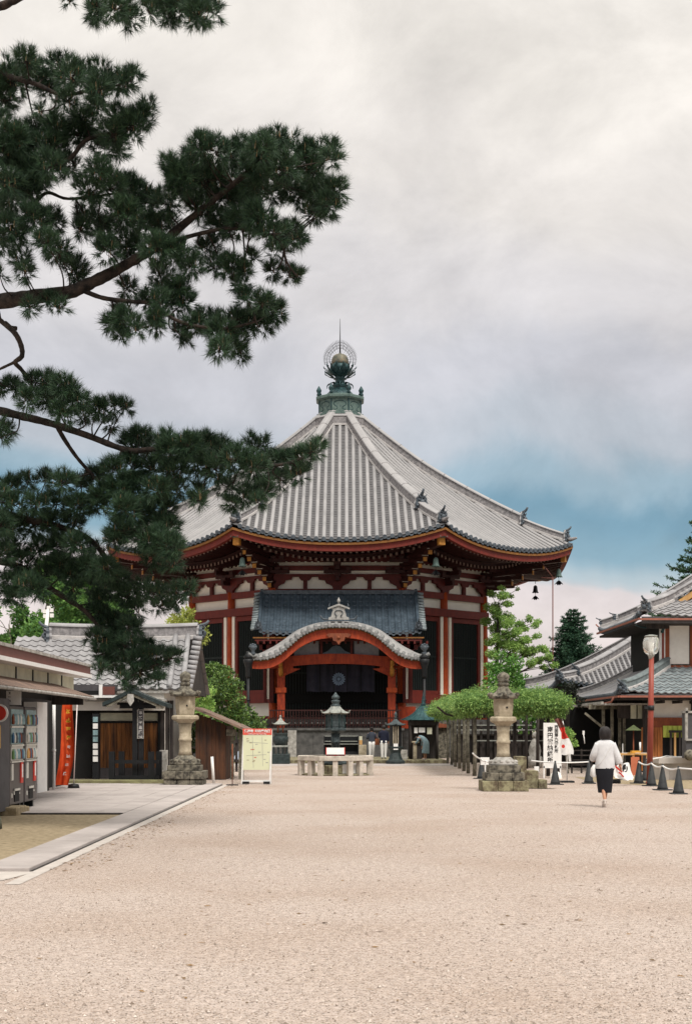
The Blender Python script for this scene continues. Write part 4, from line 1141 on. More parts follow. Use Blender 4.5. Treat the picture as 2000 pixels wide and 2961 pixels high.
# notice shelter with its small gabled copper roof
yn = 40.6
t = thing('roofed_notice_post', 'black timber notice post under a small gabled roof in front of the plank wall', 'notice post', (PX(392,yn),yn,.1))
def n_(px, py): return (PX(px,yn), PZ(py,yn))
for s in (-1,1):
    b = MB()
    ap = n_(387,1992); e = n_(306 if s < 0 else 492, 2032 if s < 0 else 2036)
    m = 8; 
    for y0, y1, th, mi in ((yn-.55,yn+.55,.11,0),):
        vs = []
        for j in range(m+1):
            q = j/m; x = ap[0]+(e[0]-ap[0])*q; z = ap[1]+(e[1]-ap[1])*(q*1.15-.15*q*q)
            vs += [(x,y0,z),(x,y1,z),(x,y1,z-th),(x,y0,z-th)]
        b.add(vs, [(j*4+q,j*4+(q+1)%4,(j+1)*4+(q+1)%4,(j+1)*4+q) for j in range(m) for q in range(4)]+[(0,1,2,3),tuple(m*4+q for q in (3,2,1,0))], 0)
    for i in range(5): b.box(min(ap[0],e[0])+.1+i*.15, min(ap[0],e[0])+.13+i*.15, yn-.5, yn+.5, ap[1]-.60, ap[1]-.57, 1) if False else None
    b.build('roof', ['iron_green'], t)
    b = MB(); b.beam((ap[0],yn-.50,ap[1]-.17),(e[0]+(.12 if s < 0 else -.12),yn-.50,e[1]-.12),.04,.07,0); b.build('bargeboard', 'bark_gr', t)
b = MB(); b.box(ap[0]-.07, ap[0]+.07, yn-.6, yn+.6, ap[1]-.02, ap[1]+.08); b.build('ridge', 'iron_green', t)
b = MB(); b.prism([(ap[0],ap[1]-.50),(ap[0]-.10,ap[1]-.36),(ap[0]-.08,ap[1]-.16),(ap[0]+.08,ap[1]-.16),(ap[0]+.10,ap[1]-.36)], yn-.62, yn-.58); b.build('pendant', 'stone_gr', t)
b = MB()
for px, w_ in ((392,.15),(409,.13)): x = PX(px,yn); b.box(x-w_/2, x+w_/2, yn-.08, yn+.08, .1, 2.6)
b.box(PX(348,yn), PX(450,yn), yn-.1, yn+.1, 2.15, 2.25); b.box(PX(340,yn), PX(460,yn), yn-.06, yn+.06, 2.25, 2.32)
b.build('post', 'iron', t)
b = MB()
for px in (328,350,441,458):
    x = PX(px,yn); b.box(x-.08, x+.08, yn-.30 if px in (328,441) else yn+.1, yn-.16 if px in (328,441) else yn+.24, .08, .92)
b.box(PX(325,yn), PX(462,yn), yn-.26, yn-.20, .58, .68); b.box(PX(325,yn), PX(462,yn), yn-.26, yn-.20, .12, .24)
b.build('rail', 'iron', t)
b = MB(); x0, x1 = PX(399,yn), PX(418,yn); b.box(x0, x1, yn-.14, yn-.10, PZ(2136,yn), PZ(2052,yn)); hb = b.build('name_board', 'stone_gr', t)
b = MB(); b.box(x0+.03, x1-.02, yn-.145, yn-.14, PZ(2134,yn), PZ(2054,yn)); b.build('board_face', 'slate_grey', hb)
brush_marks(t, (x0+x1)/2+.005, 2.02, yn-.15, .10, 6, .135, 'white', 3)
# small stones near it
b = MB(); x = PX(472,41.2); b.box(x-.10, x+.13, 41.1, 41.35, 0, .95); tag(b.build('stone_post', 'stone_gr', bevel=.02), 'short square grey stone post behind the black notice post', 'stone post')

# plank shed with a lean-to roof, right of the house
t = thing('plank_shed', 'dark plank shed with a sloping mossy roof beside the left stone lantern', 'shed', (PX(610,44),44,0))
b = MB(); ys = 43.7
x = PX(566,ys); x1 = PX(652,ys); rng = random.Random(9)
while x < x1:
    w_ = rng.uniform(.10,.16); zt = PZ(2062+ (x-PX(566,ys))/(x1-PX(566,ys))*36, ys)
    b.box(x, min(x+w_-.006,x1), ys+rng.uniform(0,.012), ys+.06, .02, zt); x += w_
b.box(x1-.05, x1, ys, ys+3.0, 0, PZ(2098,ys)); b.box(PX(566,ys), x1-.05, ys+.07, ys+3.0, 0, PZ(2110,ys))
b.build('plank_wall', 'shed_wood', t); 
b = MB(); a0 = P(556,2042,ys-.4); a1 = P(712,2108,ys-.4)
for i in range(9):
    p0 = a0.lerp(a1, i/9); p1 = a0.lerp(a1, (i+1)/9)
    b.add([(p0.x,ys-.45,p0.z+.012*(i%2)),(p1.x,ys-.45,p1.z),(p1.x,ys+3.1,p1.z),(p0.x,ys+3.1,p0.z+.012*(i%2)),(p0.x,ys-.45,p0.z-.07),(p1.x,ys-.45,p1.z-.07),(p1.x,ys+3.1,p1.z-.07),(p0.x,ys+3.1,p0.z-.07)],
      [(0,1,2,3),(7,6,5,4),(0,4,5,1),(1,5,6,2),(2,6,7,3),(3,7,4,0)], 0)
b.build('roof', 'awning', t)
b = MB(); 
for px in (672,695): x = PX(px,ys+.3); b.box(x-.05, x+.05, ys+.25, ys+.35, 0, PZ(2108,ys))
b.box(PX(655,ys),PX(680,ys),ys-.1,ys+.5,1.35,1.55)
b.build('post', 'bark_gr', t)
# leaning white stake and thin stand
b = MB(); b.tube([P(613,2188,40.6), P(618,2266,40.6)], .042, 8); tag(b.build('white_stake', 'white'), 'short white stake leaning in front of the plank shed', 'stake')
t = thing('pole_stand', 'thin brown pole on a flat cross base left of the map board', 'pole stand', (PX(672,39.3),39.3,0))
b = MB(); x = PX(672,39.3); b.tube([(x,39.3,.03),(x,39.3,1.15)], .014, 6); b.build('pole', 'wood_red', t)
b = MB(); b.box(x-.17, x+.17, 39.27, 39.33, 0, .03); b.box(x-.03, x+.03, 39.1, 39.5, 0, .028); b.build('base', 'iron', t)

# low timber fence and posts between the shed and the hall
t = thing('timber_fence', 'dark weathered timber fence between the plank shed and the hall', 'fence', (PX(690,52),52,0))
b = MB()
for i in range(4):
    x = PX(655,52)+i*.16; b.box(x, x+.09, 52, 52.08, 0, 1.35+.05*(i%3))
b.build('picket', 'wood_dk', t)
b = MB(); b.box(PX(650,52), PX(650,52)+.72, 51.94, 52.0, 1.05, 1.15); b.box(PX(650,52), PX(650,52)+.72, 51.94, 52.0, .35, .45); b.build('rail', 'wood_dk', t)

# pale utility mast behind the house
t = thing('utility_mast', 'slim white mast with small fittings on top rising behind the left tiled roof', 'mast', (PX(127,49),49,0))
b = MB(); b.tube([(PX(126,49),49,0), P(127,1885,49), P(140,1762,49)], [.09,.075,.06], 8); b.build('pole', 'white', t)
b = MB(); p = P(140,1768,49)
for dx, dz in ((-.12,0),(.12,.04),(-.1,-.16),(.13,-.14),(.02,.12)): b.rbox(p+Vector((dx,0,dz)), (.12,.1,.13))
b.build('fitting', 'white', t)
# ============================================================ centre: lanterns, stone ring, racks, boards
def stone_lantern(px, py, name_lab, kasa_w, steps, hexa=True):
    d = GY(py); x = PX(px, d); k = d/F
    t = thing('stone_lantern', name_lab, 'stone lantern', (x,d,0), 'pair of tall stone lanterns')
    z = lambda y: EYE+(H0-y)*k
    return t, d, x, k, z
for side in ('L','R'):
    if side == 'L':
        px, py, lab = 536, 2272, 'tall stone lantern on the left beside the plank shed, upright on dark square steps'
        Y = dict(fin=1940, fb=1981, kb=2013, fx=2068, ch=2092, sh=2184, lo=2212, s1=2228, s2=2251, s3=2272)
        W = dict(fin=15, kasa=46, fire=26, ch=39, sh=17.5, lo=44, s1=47, s2=60, s3=56)
    else:
        px, py, lab = 1454, 2286, 'tall stone lantern on the right in front of the wisteria trellis'
        Y = dict(fin=1942, fb=1982, kb=2020, fx=2072, ch=2100, sh=2189, lo=2212, s1=2232, s2=2256, s3=2286)
        W = dict(fin=17, kasa=46, fire=26, ch=38, sh=18, lo=42, s1=46, s2=56, s3=66)
    t, d, x, k, z = stone_lantern(px, py, lab, 0, 0)
    w = lambda q: W[q]*k
    c = (x,d,0)
    # onion finial
    b = MB(); f = w('fin'); z0, z1 = z(Y['fb']), z(Y['fin']); h = z1-z0
    b.lathe([(f*.9,z0-.02),(f*1.05,z0+h*.10),(f*.85,z0+h*.2),(f*.8,z0+h*.26),(f*1.1,z0+h*.33),(f*.9,z0+h*.4),(f*1.08,z0+h*.55),(f*1.05,z0+h*.72),(f*.75,z0+h*.86),(f*.3,z0+h*.95),(.005,z1)], 14, c)
    b.build('finial', 'stone_dk', t)
    # roof with curled corners
    b = MB(); r = w('kasa'); zb = z(Y['kb']); n = 6; m = 8
    def ks(a, v):
        ang = a*2*PI; seg = (ang/(PI/3)) % 1; dd = abs(seg-.5)*2
        poly = math.cos(PI/6)/math.cos((seg-.5)*PI/3)
        rr = r*(1-v**.7)*(poly*(.93+.07*dd))+w('fin')*.7*v
        zz = zb+.05+(z0-zb-.03)*v**1.25+.06*dd**3*(1-v)**2
        return (x+rr*math.cos(ang+PI/6), d+rr*math.sin(ang+PI/6), zz)
    b.grid(ks, 48, 8)
    def kr_(a, v):
        ang = a*2*PI; seg = (ang/(PI/3)) % 1; dd = abs(seg-.5)*2
        poly = math.cos(PI/6)/math.cos((seg-.5)*PI/3); rr = r*poly*(.93+.07*dd)
        if v == 0: rr *= .55
        zz = zb+(.05+.06*dd**3)*(1 if v == 1 else 0)+(0 if v else .0)
        return (x+rr*math.cos(ang+PI/6), d+rr*math.sin(ang+PI/6), zz-(.0 if v else .02))
    b.grid(kr_, 48, 2)
    for q in range(6):
        a = PI/6+q*PI/3; b.ball((x+r*.96*math.cos(a), d+r*.96*math.sin(a), zb+.10), .055, 8, 6)
    b.build('roof', 'stone_dk', t)
    # fire box
    b = MB(); f = w('fire'); b.lathe([(f*1.0,z(Y['fx'])),(f*1.12,z(Y['fx'])+.25),(f*1.13,zb)], 6, c, 0, False, rot=0)
    fb = b.build('fire_box', 'stone', t, bevel=.012)
    b = MB(); b.box(x+f*.15, x+f*.35, d-f*1.0-.0, d-f*.9, (z(Y['fx'])+zb)/2-.04, (z(Y['fx'])+zb)/2+.04, 0) if False else b.lathe([(.025,-.01),(.025,.01)], 10, (0,0,0))
    b.V = [Vector((x+f*.3+v.x, d-f*.99+v.z, (z(Y['fx'])+zb)/2+v.y)) for v in b.V]
    b.build('peep_hole', 'black', fb)
    # platform under the fire box
    b = MB(); zc0, zc1 = z(Y['ch']), z(Y['fx']); f = w('ch'); h = zc1-zc0
    b.lathe([(w('sh')*1.15,zc0),(f*.62,zc0+h*.15),(f*.78,zc0+h*.34),(f*.92,zc0+h*.42),(f*1.02,zc0+h*.52),(f*1.02,zc0+h*.86),(f*.9,zc1)], 6, c, 0, False, rot=0)
    b.build('platform', 'stone', t, bevel=.012)
    b = MB(); s_ = w('sh'); za, zb2 = z(Y['sh']), zc0; hm = (za+zb2)/2
    b.lathe([(s_*1.15,za),(s_*1.02,za+.12),(s_*1.0,hm-.05),(s_*1.12,hm-.035),(s_*1.12,hm+.02),(s_*1.0,hm+.035),(s_*.98,zb2-.16),(s_*1.12,zb2)], 16, c)
    b.build('shaft', 'stone', t)
    b = MB(); f = w('lo'); z0_, z1_ = z(Y['lo']), za
    b.lathe([(f,z0_),(f*1.02,z0_+(z1_-z0_)*.15),(f*.96,z0_+(z1_-z0_)*.4),(f*.7,z0_+(z1_-z0_)*.7),(s_*1.2,z1_)], 24, c)
    for q in range(14):
        a = q*2*PI/14; b.ball((x+f*.84*math.cos(a), d+f*.84*math.sin(a), z0_+(z1_-z0_)*.42), f*.19, 8, 6, sz=.7)
    b.build('lotus_base', 'stone_dk' if side == 'L' else 'stone_gr', t)
    rng = random.Random(ord(side))
    prev = z0_
    for q in ('s1','s2','s3'):
        b = MB(); f = w(q); zt = prev; zz = z(Y[q]) if q != 's3' else 0
        n = 1 if q == 's1' else 3
        for i in range(n):
            for j in range(n):
                if n == 3 and i == 1 and j == 1: b.box(x-f/3, x+f/3, d-f/3, d+f/3, zz, zt-.01); continue
                b.box(x-f+2*f*i/n+.004, x-f+2*f*(i+1)/n-.004, d-f+2*f*j/n+.004, d-f+2*f*(j+1)/n-.004, zz, zt-rng.uniform(0,.008))
        b.build('base_step', 'stone_dk' if q != 's3' or side == 'L' else 'stone_base', t, bevel=.015)
        prev = zz
# the stepped stones behind the right lantern
b = MB(); d = 37.4
b.box(PX(1495,d), PX(1521,d), d, d+.9, 0, PZ(2188,d)); b.box(PX(1521,d)+.002, PX(1556,d), d+.02, d+.8, 0, PZ(2229,d)); b.box(PX(1556,d)+.002, PX(1580,d), d-.05, d+.7, 0, PZ(2255,d))
b.box(PX(1498,d), PX(1600,d), d-.4, d-.06, 0, PZ(2280,d))
tag(b.build('stepped_stone', 'stone_base', bevel=.02), 'rough stepped stone blocks directly behind the right stone lantern', 'stone block')

# octagonal stone rail round the bronze lantern
t = thing('stone_ring_rail', 'octagonal pale stone rail on square posts surrounding the bronze lantern', 'stone rail', (PX(970,48.4),48.4,0))
cx, cy, rr = PX(970,48.4), 48.4, 1.38
b = MB()
for q in range(8):
    a0 = PI/8+q*PI/4; a1 = a0+PI/4
    p = [(cx+r_*math.cos(a), cy+r_*math.sin(a)) for r_, a in ((rr,a0),(rr,a1),(rr-.26,a1),(rr-.26,a0))]
    b.slab(p, .50, .66)
b.build('top_rail', 'stone_rail', t, bevel=.012)
for q in range(8):
    for f_ in (0,.5):
        a = PI/8+(q+f_)*PI/4
        if f_: r_ = rr*math.cos(PI/8)-.12
        else: r_ = rr-.12
        b = MB(); b.rbox((cx+r_*math.cos(a), cy+r_*math.sin(a), .25), (.17,.17,.5), a)
        b.build('post', 'stone_rail', t, bevel=.008)
b = MB(); b.slab([(cx+.62*math.cos(PI/8+q*PI/4), cy+.62*math.sin(PI/8+q*PI/4)) for q in range(8)], 0, .34); b.slab([(cx+1.3*math.cos(PI/8+q*PI/4), cy+1.3*math.sin(PI/8+q*PI/4)) for q in range(8)], 0, .05)
b.build('inner_plinth', 'stone_base', t, bevel=.02)
b = MB()
for a_ in (-1.15,-.9,.35+PI*1.5,.62+PI*1.5): 
    b.rbox((cx+1.0*math.cos(a_), cy+1.0*math.sin(a_), .23), (.22,.03,.30), a_+PI/2)
tag(b.build('white_panel', 'white', t))
# bronze lantern
d = 48.4; z = lambda y: PZ(y,d); k = d/F
t = thing('bronze_lantern', 'tall octagonal bronze lantern with a curled roof and flame finial in the stone ring', 'bronze lantern', (cx,d,0))
b = MB(); c = (cx,d,0)
b.lathe([(.48,.34),(.50,.42),(.36,.50),(.42,.62),(.20,.70),(.16,.78)], 16, c); b.build('base', 'bronze', t)
b = MB(); b.lathe([(.15,.78),(.14,1.1),(.18,1.13),(.14,1.16),(.16,z(2120))], 16, c); b.build('shaft', 'bronze', t)
b = MB(); b.lathe([(.15,z(2122)),(.33,z(2115)),(.385,z(2112)),(.385,z(2107)),(.34,z(2105))], 8, c, 0, False, rot=PI/8); b.build('platform', 'bronze', t)
b = MB(); b.lathe([(.335,z(2106)),(.325,z(2058))], 8, c, 0, False, rot=PI/8)
for q in range(8):
    a = PI/8+q*PI/4; b.tube([(cx+.34*math.cos(a), d+.34*math.sin(a), z(2106)), (cx+.33*math.cos(a), d+.33*math.sin(a), z(2058))], .02, 5, 1)
fb = b.build('fire_box', ['bronze','copper_dk'], t)
b = MB()
for q in range(8):
    a = q*PI/4-PI/2
    T0 = b.T; b.T = Matrix.Translation(c) @ Matrix.Rotation(a+PI/2,4,'Z')
    r_ = .333*math.cos(PI/8)
    for zz in (z(2100),z(2082),z(2063)): b.box(-.10, .10, -r_-.012, -r_+.02, zz-.008, zz+.008)
    for xx in (0,): b.box(xx-.006, xx+.006, -r_-.012, -r_+.02, z(2100), z(2063))
    b.T = T0
b.build('lattice_door', 'bronze', fb)
def curl_roof(b, cx, cy, r, z0, z1, rt, n=8, curl=.08, mi=0, th=.04):
    def f_(a, v):
        ang = a*2*PI; s_ = (ang/(2*PI/n)) % 1; dd = abs(s_-.5)*2
        poly = math.cos(PI/n)/math.cos((s_-.5)*2*PI/n)
        rr_ = (r+(rt-r)*v**.75)*(poly if v < .95 else 1)*(1+.05*dd**4*(1-v)**3)
        return (cx+rr_*math.cos(ang+PI/n), cy+rr_*math.sin(ang+PI/n), z0+(z1-z0)*v**1.35+curl*dd**4*(1-v)**3)
    b.grid(f_, n*8, 8, mi)
    def g_(a, v):
        p = f_(a, 0); q = (1-.5*v)
        return (cx+(p[0]-cx)*q, cy+(p[1]-cy)*q, p[2]-th*(1 if v else .0)*1.0)
    b.grid(g_, n*8, 2, mi)
b = MB(); curl_roof(b, cx, d, .50, z(2062), z(2038), .13, 8, .03)
for q in range(8):
    a = PI/8+q*PI/4; b.tube([(cx+.47*math.cos(a), d+.47*math.sin(a), z(2061)+.05),(cx+.52*math.cos(a), d+.52*math.sin(a), z(2061)+.05),(cx+.54*math.cos(a), d+.54*math.sin(a), z(2061)+.09)], [.018,.018,.010], 6)
b.build('roof', 'bronze_lt', t)
b = MB(); b.lathe([(.16,z(2043)),(.18,z(2040)),(.11,z(2037)),(.12,z(2033)),(.15,z(2029)),(.14,z(2025)),(.06,z(2023)),(.14,z(2019)),(.13,z(2014)),(.06,z(2008)),(.005,z(2001))], 12, c); b.build('finial', 'bronze', t)
# placard leaning in front of the lantern
t = thing('white_placard', 'blank white placard in a thin red frame propped against the bronze lantern base', 'placard', (cx,47.75,.66))
b = MB(); b.rbox((cx,47.75,PZ(2172,47.75)), (.60,.03,.23), 0, rx=-.25); b.build('board', 'white', t)
b = MB()
for s in (-1,1): b.rbox((cx+s*.31,47.745,PZ(2172,47.75)), (.025,.05,.25), 0, rx=-.25)
b.rbox((cx,47.78,PZ(2183,47.75)-.01), (.62,.05,.025), 0, rx=-.25); b.box(cx-.05,cx+.05,47.75,48.0,.62,.72); b.build('frame', 'red_p', t)

# small lanterns either side of the landing
def small_lantern(px, py0, lab, kind):
    d = 63.8; k = d/F; x = PX(px,d); z = lambda y: PZ(y,d); c = (x,d,0)
    if kind == 0:
        t = thing('incense_stand', lab, 'incense stand', (x,d,0))
        b = MB(); b.box(x-.42, x+.42, d-.4, d+.4, 0, .46); b.build('base', 'iron_green', t, bevel=.03)
        b = MB()
        for sx in (-.3,-.1,.1,.3): b.box(x+sx-.025, x+sx+.025, d-.3, d-.25, .46, z(2160)); b.box(x+sx-.025, x+sx+.025, d+.25, d+.3, .46, z(2160))
        b.build('leg', 'iron_green', t)
        b = MB(); b.box(x-.38, x+.38, d-.36, d+.36, z(2160), z(2155)); b.build('shelf', 'bronze_lt', t)
        b = MB(); b.lathe([(.22,z(2155)),(.34,z(2145)),(.35,z(2132)),(.27,z(2126)),(.33,z(2122)),(.33,z(2120)),(.25,z(2120))], 14, c); b.build('urn', 'iron_green', t)
        for q in range(4):
            a = PI/4+q*PI/2; b = MB(); b.tube([(x+.16*math.cos(a), d+.16*math.sin(a), z(2120)), (x+.16*math.cos(a), d+.16*math.sin(a), z(2090))], .03, 6); b.build('post', 'wood_red', t)
        b = MB(); curl_roof(b, x, d, .46, z(2094), z(2074), .03, 4, .03); b.lathe([(.03,0),(.05,.05),(.01,.12)], 8, (x,d,z(2075))); b.build('roof', 'bronze_lt', t)
    else:
        t = thing('bronze_votive_lantern', lab, 'bronze lantern', (x,d,0))
        b = MB(); b.lathe([(.42,0),(.44,.12),(.32,.2),(.27,.35),(.22,.5),(.26,.62),(.34,.72),(.34,.78)], 6, c, 0, False); b.build('base', 'iron_green', t, bevel=.01)
        b = MB(); b.lathe([(.27,.78),(.27,z(2094))], 6, c, 0, False); fb = b.build('case', 'iron', t)
        b = MB()
        for i, xx in enumerate((-.10,0,.10)): b.box(x+xx-.022, x+xx+.022, d-.26, d-.235, z(2150), z(2100), 0)
        b.build('slat', 'stone', fb)
        b = MB(); b.box(x-.10, x+.10, d-.275, d-.26, z(2168), z(2150)); b.build('paper_notice', 'white', fb)
        b = MB(); curl_roof(b, x, d, .52, z(2096), z(2078), .05, 6, .05); b.lathe([(.06,0),(.09,.06),(.05,.12),(.08,.2),(.01,.34)], 8, (x,d,z(2079))); b.build('roof', 'bronze_lt' if False else 'bronze', t)
small_lantern(811, 0, 'small incense stand with a pale peaked roof beside the map board', 0)
small_lantern(1143, 0, 'slender dark bronze lantern with slatted front right of the two visitors', 1)

# candle rack and offering bench in front of the landing
t = thing('candle_rack', 'black metal candle rack with pale shelf edges before the temple landing', 'candle rack', (PX(985,70.5),70.5,.15))
b = MB(); x0, x1 = PX(936,70.5), PX(1036,70.5)
for x in (x0,x1-.05): b.box(x, x+.05, 70.4, 71.2, .15, PZ(2128,70.4))
b.box(x0, x1, 71.0, 71.1, .2, 1.2, 0); b.box(x0, x1, 70.45, 71.1, .15, .45, 0)
b.build('frame', 'iron', t)
for py, dd in ((2128,.2),(2143,.1),(2151,0)):
    b = MB(); b.box(x0, x1, 70.3+dd, 70.6+dd, PZ(py,70.4)-.025, PZ(py,70.4)+.01); b.build('shelf', 'bronze_lt', t)
b = MB(); b.box(PX(1037,69.8), PX(1059,69.8), 69.8, 70.1, .15, PZ(2154,69.8)); s1 = tag(b.build('carved_stone_marker', 'stone', bevel=.02), 'pale carved stone marker beside the candle rack', 'stone marker')
b = MB(); b.box(PX(1038,69.9), PX(1047,69.9), 69.9, 70.0, PZ(2153,69.9), PZ(2140,69.9), 0); b.box(PX(1038,69.9), PX(1047,69.9), 69.9, 70.0, PZ(2140,69.9), PZ(2129,69.9), 1)
tag(b.build('amulet_box', ['wood_lt','cream']), 'small orange and cream box standing on the pale stone marker', 'box')
b = MB(); b.box(PX(1158,66), PX(1177,66), 65.9, 66.0, .15, PZ(2168,66)); tag(b.build('leaning_stone_tablet', 'stone_gr', bevel=.01), 'pale grey tablet standing on the step left of the round-roofed pavilion', 'tablet')

# pavilion with teal conical roof
dp = 67.5; xp = PX(1223,dp); z = lambda y: PZ(y,dp)
t = thing('purification_pavilion', 'little pavilion with a dark teal conical copper roof and three paper notices', 'pavilion', (xp,dp,.15))
b = MB(); n = 32
def cr_(a, v):
    ang = 2*PI*a; r_ = 1.02*(1-v)**1.0*(1-.28*math.sin(PI*v))+.06
    return (xp+r_*math.cos(ang), dp+r_*math.sin(ang), z(2082)+(z(2038)-z(2082))*v)
b.grid(cr_, 40, 10)
b.grid(lambda a, v: (xp+(1.08-.5*v)*math.cos(2*PI*a), dp+(1.08-.5*v)*math.sin(2*PI*a), z(2082)-.04*v), 40, 2)
for q in range(20):
    pts = [cr_(q/20, v/8) for v in range(9)]; b.tube([(p[0],p[1],p[2]+.01) for p in pts], .012, 4)
b.build('roof', 'teal', t)
b = MB(); b.lathe([(.10,z(2042)),(.13,z(2036)),(.07,z(2032)),(.10,z(2027)),(.05,z(2023)),(.07,z(2018)),(.02,z(2010)),(.005,z(2002))], 12, (xp,dp,0)); b.build('finial', 'copper_dk', t)
b = MB()
for sx in (-.62,.62):
    for sy in (-.6,.6): b.tube([(xp+sx,dp+sy,.15),(xp+sx,dp+sy,1.95)], .06, 8)
b.box(xp-.7, xp+.7, dp-.66, dp-.58, 1.75, 1.98); b.box(xp-.7, xp+.7, dp+.58, dp+.66, 1.75, 1.98)
b.box(xp-.6, xp+.6, dp+.5, dp+.56, .15, 1.8); b.box(xp-.6,xp-.05,dp-.3,dp+.4,.15,.75)
b.build('timber_frame', 'wood_dk', t)
for i, (a0, a1, y0, y1) in enumerate(((1197,1207,2104,2120),(1210,1228,2104,2118),(1234,1248,2104,2123))):
    nt_ = tag(MB().box(PX(a0,dp-.7), PX(a1,dp-.7), dp-.70, dp-.68, PZ(y1,dp-.7), PZ(y0,dp-.7)).build('paper_notice', 'cream' if i == 2 else 'white'),
        ('narrow white paper notice, leftmost of three on the teal-roofed pavilion','wide white paper notice in the middle of three on the teal-roofed pavilion','cream paper notice, rightmost of three on the teal-roofed pavilion')[i], 'notice')
b = MB(); b.box(PX(1194,66.6), PX(1204,66.6), 66.5, 66.7, .15, .92); b.box(PX(1190,66.6), PX(1210,66.6), 66.4, 66.8, .92, 1.0)
tag(b.build('offering_stand', 'stone', bevel=.01), 'pale stone stand in front of the bending visitor', 'stand')
# small shrine right of the pavilion
t = thing('small_shrine', 'little weathered shrine with an orange gable right of the pavilion', 'shrine', (PX(1280,69),69,.15))
b = MB(); b.box(PX(1262,69), PX(1294,69), 69, 69.6, .15, 1.9); b.build('body', 'stone_dk', t)
b = MB(); b.prism([(PX(1258,68.9),PZ(2104,68.9)),(PX(1298,68.9),PZ(2104,68.9)),(PX(1290,68.9),PZ(2094,68.9)),(PX(1264,68.9),PZ(2091,68.9))], 68.8, 69.7); b.build('roof', 'wood_red', t)

# map board on a folding frame
d = 40.2; t = thing('map_board', 'cream guide map board with a red header on a white folding frame', 'sign board', (PX(743,d),d,0))
def pt(px, py): return (PX(px,d), PZ(py,d))
b = MB()
for px0, px1 in ((704,700),(785,781)):
    b.beam((PX(px0,d),d+.06,PZ(2110,d)), (PX(px1,d),d-.10,.0), .035, .035); b.beam((PX(px0,d),d+.10,PZ(2112,d)), (PX(px1,d),d+.55,.0), .03, .03)
b.box(PX(702,d), PX(783,d), d-.09, d-.05, .06, .12)
b.build('frame', 'white', t)
x0, z0 = pt(703,2226); x1, z1 = pt(785,2125); zt = PZ(2108,d)
b = MB(); b.box(x0, x1, d-.02, d+.02, z0, z1); pn = b.build('panel', M.setdefault('map_cream', mat('map_cream', (.66,.68,.46), (.60,.61,.44), .6, 2)), t)
b = MB(); b.box(x0-.005, x1+.005, d-.025, d+.02, z1, zt+.01); hd = b.build('header', M.setdefault('header_red', mat('header_red', (.70,.11,.08), (.60,.09,.06), .5, 3)), t)
text_mesh('興福寺  境内案内図', .085, .002, 'lettering', 'white', hd, ((x0+x1)/2, d-.03, zt-.062), bold=.0035)
text_mesh('Kohfukuji Temple Guide Map', .038, .002, 'lettering', 'white', hd, ((x0+x1)/2, d-.03, z1+.025), bold=.001, sx=1.15)
b = MB(); rng = random.Random(21)
marks = [((716,2136),0),((768,2140),0),((725,2148),0),((728,2167),1),((733,2167),1),((738,2190),1),((717,2198),0),((735,2199),0),((733,2202),0),((717,2142),0),((742,2152),2),((772,2205),2),((777,2175),2),((750,2175),2),((765,2196),2)]
for (mx, my), ci in marks:
    x, zz = pt(mx, my)
    for q in range(3): b.box(x+q*.022-.03, x+q*.022-.015, d-.023, d-.0205, zz-.012+rng.uniform(-.006,.006), zz+.012, ci)
for (a, b_), (c_, d_) in (((712,2145),(775,2150)),((730,2130),(733,2220)),((712,2185),(770,2182)),((758,2130),(760,2215))):
    p = pt(a,b_); q = pt(c_,d_); b.beam((p[0],d-.021,p[1]), (q[0],d-.021,q[1]), .002, .008, 2)
b.build('map_print', ['dirt','red_p','tile_grey'], pn)
b = MB()
for px in (712,772): b.box(PX(px,d)-.09, PX(px,d)+.09, d-.22, d+.02, .015, .08)
b.build('ballast_weight', 'iron', t)

# tall white sign on the right
d = 45.2; t = thing('white_sign_board', 'tall white wooden sign with two columns of black characters by the trellis', 'sign board', (PX(1598,d),d,0))
x0, x1 = PX(1570,d), PX(1622,d)
b = MB()
for px in (1571.5,1619): b.box(PX(px,d)-.02, PX(px,d)+.02, d-.02, d+.02, 0, PZ(2215,d))
b.build('leg', 'white', t)
b = MB(); b.box(x0, x1, d-.02, d+.02, PZ(2221,d), PZ(2090,d)); pn = b.build('panel', 'white', t)
zt = PZ(2101,d); zb = PZ(2208,d)
for i, ch in enumerate('南円堂納経所'):
    text_mesh(ch, .185, .003, 'lettering', 'black', pn, (PX(1589,d), d-.023, zt-(zt-zb)*(i+.5)/6), bold=.004)
zt = PZ(2097,d); zb = PZ(2178,d)
for i, ch in enumerate('西国第九番札所'):
    text_mesh(ch, .125, .003, 'lettering', 'black', pn, (PX(1607,d), d-.023, zt-(zt-zb)*(i+.5)/7), bold=.003)
b = MB(); b.ball((PX(1606,44.6),44.6,.0), .20, 14, 8, sz=1.2); tag(b.build('white_boulder', 'plaster'), 'small rounded white stone at the foot of the tall white sign', 'stone')

